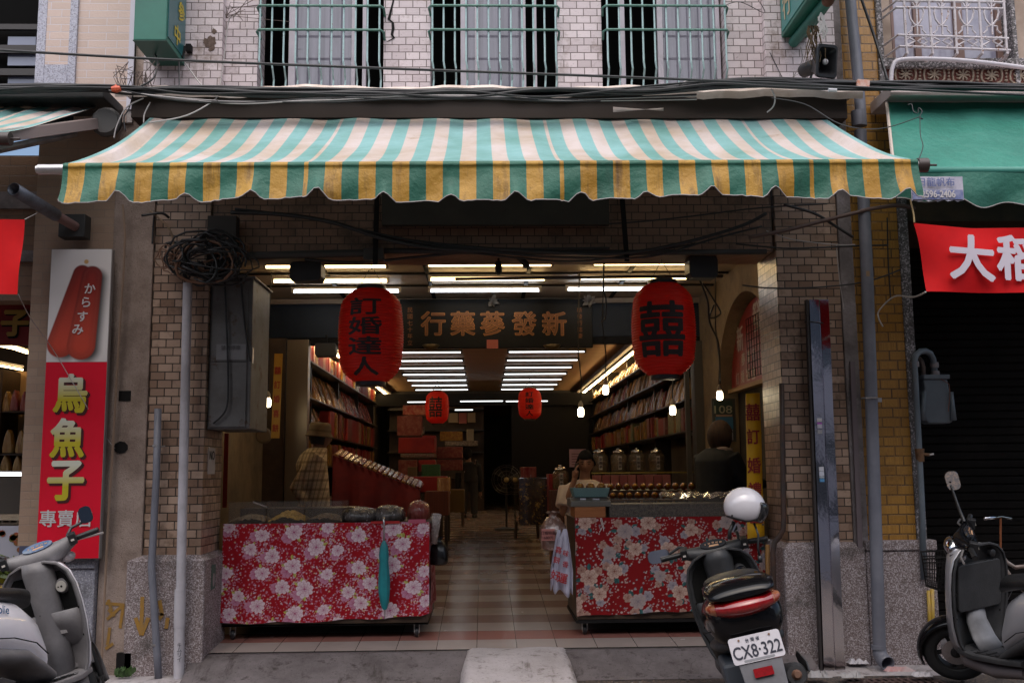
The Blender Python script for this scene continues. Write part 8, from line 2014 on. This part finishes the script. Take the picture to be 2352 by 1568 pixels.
# right neighbour wires and white pipe arch
cable([(2046, 190, 7.3), (2050, 155, 7.3), (2068, 138, 7.3), (2150, 136, 7.3), (2260, 144, 7.3), (2420, 165, 7.3)], .017, M('white conduit', (.58,.55,.6), .4), 'white plastic conduit arching below the ornate grille', name='conduit', n=10)
cable([(1972, -20, 7.3), (2010, 90, 7.3), (2040, 190, 7.2)], .011, CABLE, 'thick black cable running down beside the right grey pipe')
cable([(1772, 225, 6.9), (1850, 240, 6.8), (1930, 285, 6.6), (2020, 296, 6.3), (2114, 268, 6.2)], .0035, CABLE, 'thin dark wire tied over to the green awning')
cable([(2113, 268, 6.2), (2114, 310, 6.05), (2120, 335, 5.9), (2112, 362, 5.8), (2106, 370, 5.8)], .003, CABLE, 'thin wire holding up the end of the awning bar')
cable([(2085, 241, 6.3), (2094, 240, 6.3), (2098, 255, 6.28), (2108, 260, 6.25), (2110, 248, 6.25), (2118, 256, 6.22), (2113, 268, 6.2), (2120, 274, 6.2), (2111, 272, 6.2)], .003, CABLE, 'twisted end of thin wire in front of the green awning')
for k, (a, r_, m_, lab) in enumerate((
    ([(1880, 125, 7.2), (1840, 165, 7.4), (1800, 190, 7.45)], .003, CABW, 'pale wire from the horn loudspeaker to the wall'),
    ([(1838, 105, 7.2), (1842, 140, 7.3), (1820, 180, 7.4)], .004, CABW, 'looped pale wire left of the horn loudspeaker'),
    ([(1768, 120, 7.48), (1790, 165, 7.46), (1806, 195, 7.4)], .003, CABLE, 'dark thin wire on the right pilaster'),
    ([(1772, 205, 7.0), (1780, 225, 7.0), (1776, 245, 7.05), (1762, 258, 7.1)], .006, CABW, 'bundle of pale wire ends at the right of the tin flashing'),
    ([(1560, 195, 6.95), (1580, 186, 6.95), (1600, 188, 6.95), (1625, 196, 6.95)], .006, CABW, 'grey wire loop lying on the bundle below the third window'))):
    cable(a, r_, m_, lab)
cable([(1745, 5, 7.4), (1755, 30, 7.45), (1700, 5, 7.46), (1660, 15, 7.42)], .003, CABLE, 'thin dark wire round the third window grille')
# below the awning: lintel cables
LC = 'cables slung along the lintel'
for k, (a, r_) in enumerate((
    ([(530, 488, 7.4), (640, 492, 7.4), (760, 510, 7.4), (880, 548, 7.4), (1000, 570, 7.42), (1150, 578, 7.45)], .016),
    ([(540, 480, 7.42), (700, 500, 7.42), (860, 535, 7.42), (1020, 566, 7.43), (1190, 572, 7.45), (1400, 570, 7.45)], .010),
    ([(880, 545, 7.45), (1060, 566, 7.44), (1240, 578, 7.44), (1420, 582, 7.42), (1560, 560, 7.42), (1700, 520, 7.42), (1760, 490, 7.42)], .013),
    ([(1000, 560, 7.44), (1180, 584, 7.44), (1350, 592, 7.44), (1500, 588, 7.42), (1640, 548, 7.42), (1750, 520, 7.42)], .008),
    ([(700, 596, 7.6), (820, 602, 7.6), (960, 590, 7.6), (1100, 576, 7.55)], .010),
    ([(1000, 570, 7.46), (1150, 588, 7.46), (1300, 600, 7.46), (1420, 590, 7.46), (1620, 556, 7.44)], .007),
    ([(1180, 520, 7.48), (1400, 514, 7.46), (1560, 500, 7.46), (1740, 478, 7.44), (1900, 468, 7.4)], .006),
    ([(900, 500, 7.46), (1000, 512, 7.46), (1176, 518, 7.46)], .005))):
    cable(a, r_, CABLE, 'black cable slung along the lintel under the awning', LC)
for k, (a, r_, m_, lab) in enumerate((
    ([(1720, 545, 7.4), (1800, 530, 7.4), (1880, 510, 7.4), (1960, 490, 7.35), (2000, 480, 7.35), (2060, 472, 7.4), (2100, 478, 7.5)], .015, M('rusty conduit', (.11,.07,.06), .6), 'rusty brown conduit rising across the right pillar to the downpipe'),
    ([(1690, 560, 7.5), (1800, 570, 7.45), (1890, 568, 7.42), (1960, 565, 7.42), (2040, 563, 7.45)], .007, CABLE, 'black cable across the top of the right pillar'),
    ([(1705, 655, 7.5), (1780, 662, 7.45), (1900, 658, 7.42), (2000, 644, 7.42), (2090, 610, 7.6)], .006, CABLE, 'thin black cable across the middle of the right pillar'),
    ([(1760, 530, 7.45), (1820, 550, 7.42), (1920, 562, 7.42), (1964, 562, 7.42)], .004, CABW, 'pale wire across the right pillar'),
    ([(1921, 563, 7.42), (1928, 640, 7.45), (1938, 710, 7.46)], .004, CABW, 'pale wire hanging down the right pillar'),
    ([(1800, 470, 7.42), (1870, 490, 7.42), (1920, 520, 7.42), (1960, 545, 7.42)], .011, CABLE, 'thick black cable slanting down the top of the right pillar'),
    ([(2038, 500, 7.45), (2040, 600, 7.5), (2046, 690, 7.5)], .005, CABLE, 'black wire down the ochre bricks'),
    ([(2126, 671, 6.3), (2098, 682, 6.7), (2054, 681, 7.3), (2020, 712, 7.45), (2018, 730, 7.45), (2028, 750, 7.45)], .006, M('white cord', (.6,.57,.55), .7), 'white cord tying the red banner to the ochre wall'),
    ([(2090, 455, 6.36), (2098, 490, 6.32), (2100, 512, 6.3)], .006, M('straw cord', (.35,.25,.12), .7), 'straw-coloured cord at the upper corner of the red banner'),
    ([(42, 676, 6.3), (70, 730, 6.7), (120, 800, 7.3), (180, 900, 7.36), (230, 985, 7.45), (264, 1030, 7.5)], .003, CABW, 'thin pale string slanting across the roe board'),
    ([(57, 504, 6.3), (80, 492, 6.8), (110, 478, 7.3)], .003, CABW, 'short string at the top of the left red banner'),
    ([(1388, 590, 8.0), (1386, 660, 8.0), (1392, 690, 8.0), (1390, 730, 8.0), (1381, 740, 8.0)], .007, CABLE, 'hooked black wire hanging between name board and lantern'),
    ([(1606, 640, 8.3), (1625, 690, 8.3), (1630, 740, 8.4), (1650, 790, 8.6), (1654, 880, 8.9)], .008, CABLE, 'knotted black cable drooping along the right arcade wall'),
    ([(1615, 650, 8.3), (1640, 690, 8.35), (1655, 720, 8.4), (1630, 730, 8.4), (1640, 700, 8.4)], .007, CABLE, 'tangled black loop on the right arcade wall'),
    ([(516, 640, 7.56), (521, 760, 7.56), (524, 880, 7.56), (519, 940, 7.56), (490, 972, 7.57)], .008, CABLE, 'black cable bowing across the grey switch box'),
    ([(553, 640, 7.56), (562, 740, 7.57), (575, 830, 7.58)], .008, CABLE, 'second black cable down the right of the grey switch box'),
    ([(355, 490, 7.45), (352, 520, 7.48), (350, 560, 7.48)], .008, CABLE, 'short black cable beside the left pillar top'),
    ([(388, 500, 7.5), (370, 490, 7.45), (325, 495, 7.42)], .010, CABLE, 'thick cut cable end at the top of the left pillar'),
    ([(345, 485, 7.45), (385, 520, 7.45), (398, 555, 7.46), (395, 590, 7.46)], .008, M('tan cable', (.24,.16,.10), .6), 'tan cable curving down the left pillar'))):
    cable(a, r_, m_, lab)
# big tangle of coiled cable at the top of the white pipe
random.seed(17); mb = MB(); mb2 = MB()
cx_, cy__ = 478, 592
for k in range(27):
    ru, rv = random.uniform(34, 95), random.uniform(18, 56); ou, ov = random.uniform(-26, 24), random.uniform(-16, 14); a0 = random.uniform(0, 6.28); Y = 7.36+random.uniform(-.09, .09); el = random.uniform(3.5, 7)
    j1, j2 = random.uniform(0, 6), random.uniform(4, 14); pts = [P(cx_+ou+ru*math.cos(a0+el*i/16)+j2*math.sin(i*.9+j1), cy__+ov+rv*math.sin(a0+el*i/16)+j2*.8*math.cos(i*.7+j1), Y+.03*math.sin(i*.7)) for i in range(17)]
    (mb2 if k % 5 == 3 else mb).tube(pts, random.choice((.006, .008, .011)), 6)
for k in range(6):
    mb.tube([P(428+random.uniform(-6, 6), 655, 7.40), P(425+random.uniform(-14, 14), 630, 7.38), P(420+random.uniform(-30, 50), 600, 7.36)], .008, 6)
for k in range(7):
    u, v = 395+random.uniform(-20, 25), 585+random.uniform(-15, 25); pts = [P(u+random.uniform(14, 22)*math.cos(.45*i), v+random.uniform(18, 26)*math.sin(.45*i), 7.34) for i in range(13)]; mb2.tube(pts, .005, 5)
cl = thing('cable_tangle', 'big messy coil of cables above the white drain pipe', 'cable coil', tuple(P(478, 592, 7.36)))
mb.build('black_cables', CABLE, cl, smooth=True); mb2.build('coloured_cables', M('brown orange cable', (.20,.10,.06), .5), cl, smooth=True)
mb = MB(); mb.box(PX(480, 560, 7.5), PX(546, 560, 7.5), 7.44, 7.54, PZ(515, 640, 7.5), PZ(515, 500, 7.5)); tag(mb.build('shade_board', M('dark board', (.03,.025,.022), .7)), 'dark board on the lintel corner behind the cable tangle', 'board')
# roe shop interior: lamps, sign, shelves, goods, counter
for k, (u0, v0, u1, v1, Y0, Y1, lab) in enumerate(((-60, 780, 38, 800, 10.0, 10.6, 'left piece of the warm tube light line inside the roe shop'), (38, 801, 72, 812, 10.6, 11.0, 'middle piece of the warm tube light line inside the roe shop'), (75, 813, 102, 821, 11.0, 11.4, 'right piece of the warm tube light line inside the roe shop'), (-40, 832, 52, 849, 10.6, 11.2, 'lower warm tube light inside the roe shop'))):
    t = thing('fluorescent_lamp', lab, 'lamp', tuple(P(u0, v0, Y0))); mb = MB(); mb.tube([P(u0, v0, Y0), P(u1, v1, Y1)], .018 if k < 3 else .010, 8); mb.build('tube', TUBE_W, t)
    mb = MB(); mb.tube([P(u0, v0, Y0)+Vector((0,0,.035)), P(u1, v1, Y1)+Vector((0,0,.035))], .016, 6); mb.build('housing', HOUS, t)
t = thing('fluorescent_lamp', 'cool tube light over the roe shop counter', 'lamp', tuple(P(30, 1089, 8.6))); mb = MB(); mb.tube([P(-60, 1088, 8.6), P(54, 1089, 8.6)], .012, 8); mb.build('tube', TUBE_C, t); mb = MB(); mb.tube([P(-60, 1084, 8.62), P(54, 1085, 8.62)], .014, 6); mb.build('housing', HOUS, t)
zb9 = thing('character_board', 'dark red board with a golden character in the roe shop front', 'sign', tuple(P(40, 740, 8.2)))
mb = MB(); mb.box(PX(-60, 740, 8.2), PX(106, 740, 8.2), 8.2, 8.25, PZ(40, 792, 8.2), PZ(40, 692, 8.2)); mb.build('board', M('dark red board', (.22,.012,.012), .5), zb9)
mb = MB(); textmesh(mb, '子', P(35, 742, 8.19), (1,0,0), (0,0,1), .20, .045, .006); mb.build('character', M('dim gold', (.40,.26,.05), .5), zb9)
mb = MB(); textmesh(mb, '子', P(38, 745, 8.194), (1,0,0), (0,0,1), .21, .055, .001); mb.build('character_shadow', BLACK, zb9)
gl = thing('grid_lamp', 'white louvred ceiling lamp in the roe shop soffit', 'lamp', tuple(P(75, 600, 8.0))); 
mb = MB()
for i in range(4):
    for j in range(3): c = P(46+18*i+3*j, 590+11*j, 7.9); mb.prism([(-.028, 0), (.028, 0), (.018, .022), (-.018, .022)], c, (1,0,0), (0,0,1), (0, .03, 0))
mb.build('louvre', M('white louvre', (.5,.48,.5), .5), gl)
sh = thing('goods_shelf', 'dark display shelf with packed goods inside the roe shop', 'shelf', (-4.6, 10.8, 1.5)); mb = MB()
for v in (945, 1042, 1085): mb.box(-6, PX(100, v, 10.8), 10.7, 11.1, PZ(40, v, 10.8)-.015, PZ(40, v, 10.8))
mb.build('board', DARKW, sh)
mb = MB()
for u in (9, 84): mb.box(PX(u, 960, 10.8)-.015, PX(u, 960, 10.8)+.015, 10.69, 11.1, PZ(u, 1090, 10.8), PZ(u, 850, 10.8))
mb.build('upright', DARKW, sh)
mb = MB(); mb.box(-6, PX(95, 950, 11.2), 11.12, 11.16, PZ(40, 1090, 11.2), PZ(40, 855, 11.2)); mb.build('back_panel', M('warm back panel', (.42,.25,.11), .6), sh)
GBG = cello('gold packet', (.38,.20,.06), (.55,.35,.12), (.7,.6,.4))
for k, (u, v, w_, h_, m_) in enumerate(((17, 945, 20, 45, GBG), (36, 943, 22, 46, RDB), (58, 944, 20, 44, RDB), (20, 1040, 26, 52, GBG), (50, 1040, 26, 50, GBG), (76, 1040, 14, 46, GBG), (14, 1084, 24, 38, GBG), (42, 1084, 22, 36, GBG), (66, 1084, 24, 38, GBG))):
    mb = MB(); c = P(u, v, 10.75); s = 10.75/2297; packet_mesh(mb, .1, w_*s, h_*s, 0); mb.v = [(c.x+a, c.y+b_, c.z+z+.001) for a, b_, z in mb.v]
    tag(mb.build('gold_packet', m_, smooth=True, sub=1), '%s packet on the %s board of the roe shop shelf' % ('red boxed' if m_ is RDB else 'shiny gold', 'top' if v < 1000 else ('middle' if v < 1060 else 'bottom')), 'packet', 'packets on the roe shop shelf, %d' % (1 if v < 1000 else (2 if v < 1060 else 3)))
cs = thing('glass_counter', 'glass-fronted counter with trays in the roe shop', 'counter', (-4.2, 8.4, .2)); mb = MB(); mb.box(-6, PX(98, 1200, 8.3), 8.3, 8.9, .1, PZ(40, 1205, 8.3)); mb.build('base', DARKW, cs)
mb = MB(); mb.box(-6, PX(96, 1130, 8.3), 8.3, 8.306, PZ(40, 1204, 8.3), PZ(40, 1090, 8.3)); mb.build('front_glass', ACR, cs)
mb = MB()
for k in range(6): u = 2+17*k; c = P(u, 1190, 8.4); mb.obox(c, (.055, 0, 0), (0, .1, .02), (0, 0, .01))
mb.build('tray', M('pale trays', (.32,.26,.2), .4, c2=(.16,.1,.06), ns=30), cs)
plate('fruit_poster', -40, 76, 1207, 1305, 7.9, M('fruit poster white', (.40,.40,.46), .5), 'pale poster with printed fruit low at the left edge', 'poster')
mb = MB(); random.seed(2)
for k in range(12): c = P(random.uniform(2, 62), random.uniform(1222, 1262), 7.895); mb.prism([(.025*math.cos(R(a)), .022*math.sin(R(a))) for a in range(0, 360, 40)], c, (1,0,0), (0,0,1), (0, .003, 0))
o = mb.build('fruit_print', M('fruit print', (.30,.05,.02), .5, c2=(.10,.14,.03), ns=30)); adopt(o, bpy.data.objects['fruit_poster'])
plate('blue_panel', 44, 82, 1212, 1310, 7.88, M('slate blue panel', (.09,.10,.16), .5), 'slate blue panel beside the fruit poster', 'panel')
# potted plant behind the white scooter
random.seed(23); pp = thing('potted_plant', 'small leafy plant in a yellow pot behind the white scooter', 'plant', tuple(P(25, 1320, 7.3)))
mb = MB(); c = P(18, 1335, 7.3)
for k in range(70):
    a = random.uniform(0, 6.28); L = random.uniform(.06, .16); el = random.uniform(.1, 1.3); o_ = c+Vector((random.uniform(-.07, .07), random.uniform(-.05, .05), random.uniform(-.02, .09))); d_ = Vector((math.cos(a)*math.cos(el), math.sin(a)*math.cos(el), math.sin(el))); n_ = d_.orthogonal().normalized()*L*.22
    mb.add([o_, o_+d_*L*.5+n_, o_+d_*L, o_+d_*L*.5-n_], [(0, 1, 2, 3)])
mb.build('leaves', M('plant leaf', (.05,.10,.02), .45, c2=(.14,.17,.03), ns=14), pp)
mb = MB(); mb.lathe([(.07, 0), (.095, .16), (.10, .17), (.09, .17)], c-Vector((0,0,.2)), n=20); mb.build('pot', M('yellow pot', (.5,.30,.02), .4), pp, auto=40)
mb = MB(); mb.box(c.x-.2, c.x+.2, 7.15, 7.45, ZG, c.z-.2); tag(mb.build('plant_stand', CONCG), 'low concrete block under the yellow plant pot', 'block')
# weeds, litter, drain
random.seed(6); mb = MB()
for k in range(60):
    c = P(285+random.uniform(-17, 17), 1552+random.uniform(-6, 4), 7.42); L = random.uniform(.02, .07); a = random.uniform(0, 6.28); d_ = Vector((math.cos(a)*.6, math.sin(a)*.4, 1)).normalized(); n_ = d_.orthogonal().normalized()*L*.25
    mb.add([c, c+d_*L*.6+n_, c+d_*L, c+d_*L*.6-n_], [(0, 1, 2, 3)])
tag(mb.build('weeds', M('weed leaf', (.05,.10,.03), .6, c2=(.08,.15,.04), ns=20)), 'small green weeds at the foot of the concrete pilaster', 'weeds', kind='stuff')
mb = MB(); c = P(284, 1515, 7.5); mb.box(c.x-.05, c.x+.055, 7.49, 7.532, ZG, c.z+.05); tag(mb.build('drain_hole', BLACK), 'square dark drain hole at the foot of the concrete pilaster', 'hole')
def litter(u, v, w_, h_, mat, label, seed, name='litter'):
    random.seed(seed); c = G(u, v, ZG+.03); mb = MB(); rows = []
    for j in range(6): rows.append([c+Vector((w_*(i/7-.5)+random.uniform(-.01, .01), h_*(j/5-.5)*1.5, .012+random.uniform(0, .035)*(1 if 0 < i < 7 and 0 < j < 5 else .1))) for i in range(8)])
    mb.grid(rows); tag(mb.build(name, mat), label, 'litter')
PAPER = M('crumpled paper', (.58,.56,.60), .8)
litter(2118, 1555, .13, .05, PAPER, 'crumpled white tissue on the ground beside the right scooter', 1)
litter(2066, 1544, .22, .04, M('pink paper', (.5,.25,.25), .8, c2=(.55,.5,.5), ns=10), 'torn pink and white paper near the downpipe elbow', 2)
litter(1970, 1526, .14, .05, PAPER, 'flat white scrap behind the steel channel foot', 3); litter(1954, 1556, .16, .08, M('grey scrap', (.36,.35,.36), .9), 'grey stone-like scrap at the foot of the steel channel', 4); litter(1880, 1556, .15, .08, CACHE['grey scrap'], 'grey scrap left of the steel channel foot', 5)
dg_ = thing('drain_grate', 'rusty slotted drain grate at the bottom right', 'drain grate', tuple(G(2040, 1560, ZG)))
c0 = G(2040, 1562, ZG); mb = MB(); GRT_ = M('rusty iron grate', (.13,.085,.08), .6, .4, c2=(.08,.05,.045), ns=14)
x0_, x1_ = c0.x-.30, c0.x+.32; y0_, y1_ = c0.y-.36, c0.y+.02
mb.box(x0_, x1_, y0_, y0_+.02, ZG+.004, ZG+.012); mb.box(x0_, x1_, y1_-.02, y1_, ZG+.004, ZG+.012)
for i in range(14): x = x0_+(x1_-x0_)*i/13; mb.add([(x-.012, y0_+.02, ZG+.012), (x+.012, y0_+.02, ZG+.012), (x+.012, y1_-.02, ZG+.012), (x-.012, y1_-.02, ZG+.012)], [(0, 1, 2, 3)])
for j in range(1, 4): y = y0_+(y1_-y0_)*j/4; mb.box(x0_, x1_, y-.012, y+.012, ZG+.004, ZG+.0115)
mb.build('grate', GRT_, dg_); mb = MB(); mb.box(x0_+.01, x1_-.01, y0_+.01, y1_-.01, ZG+.0005, ZG+.003); mb.build('pit', BLACK, dg_)
# wire basket and bicycle behind the right scooter
wb_ = thing('wire_basket', 'black wire basket hanging beside the right plinth', 'basket', tuple(P(2140, 1300, 7.1))); mb = MB()
top = [P(2115, 1266, 7.15), P(2168, 1264, 7.1), P(2175, 1280, 6.9), P(2120, 1283, 6.95)]; bot = [P(2126, 1342, 7.12), P(2158, 1352, 7.08), P(2160, 1356, 6.93), P(2128, 1345, 6.97)]
mb.tube(top, .006, 5, closed=True); mb.tube(bot, .005, 5, closed=True); mid_ = [a.lerp(b_, .15) for a, b_ in zip(top, bot)]; mb.tube(mid_, .004, 5, closed=True)
for s in range(4):
    for i in range(9): a, b_ = top[s].lerp(top[(s+1) % 4], i/8), bot[s].lerp(bot[(s+1) % 4], i/8); mb.tube([a, b_], .0025, 4)
for k in range(1, 8): mb.tube([a.lerp(b_, k/8) for a, b_ in zip(top, bot)], .0022, 4, closed=True)
mb.build('wire_mesh', BLACK, wb_)
bc = thing('bicycle', 'old bicycle with a pale frame, mostly hidden behind the right scooter', 'bicycle', (3.95, 7.25, ZG)); YBc = 7.25
def bp(u, v, dy=0): return P(u, v, YBc+dy)
FRM = M('pale worn paint', (.36,.30,.27), .4, .3, c2=(.22,.15,.12), ns=12)
mb = MB(); mb.tube([bp(2298, 1275), bp(2304, 1300), bp(2330, 1335), bp(2420, 1420)], .016, 8); mb.tube([bp(2300, 1290), bp(2290, 1420)], .016, 8); mb.build('frame', FRM, bc, auto=50)
mb = MB(); mb.tube([bp(2298, 1185), bp(2298, 1262)], .008, 8); mb.build('stem', M('rusty stem', (.30,.10,.04), .5, .5), bc)
mb = MB(); mb.tube([bp(2262, 1190, -.25), bp(2285, 1188, -.1), bp(2298, 1186), bp(2320, 1190, .1), bp(2345, 1196, .25)], .011, 8); mb.build('handlebar', CHR, bc, smooth=True)
mb = MB(); mb.tube([bp(2297, 1258), bp(2297, 1292)], .017, 8); mb.tube([bp(2300, 1272), bp(2312, 1290), bp(2332, 1302), bp(2420, 1292)], .014, 8); mb.build('head_tube', FRM, bc, auto=50)
c = Vector((bp(2290, 1480).x, YBc, ZG+.33)); mb = MB(); mb.tube([c+Vector((.33*math.cos(R(a)), 0, .33*math.sin(R(a)))) for a in range(0, 360, 12)], .018, 8, closed=True); wl_ = mb.build('wheel', TYRE, bc, smooth=True)
mb = MB()
for a in range(0, 360, 20): mb.tube([c, c+Vector((.32*math.cos(R(a)), 0, .32*math.sin(R(a))))], .0015, 4)
mb.build('spokes', CHR, wl_)
mb = MB(); c = bp(2335, 1340, -.1); mb.ball(c, .10, .07, .035, 14, 8); mb.build('saddle', SEATM, bc, smooth=True)
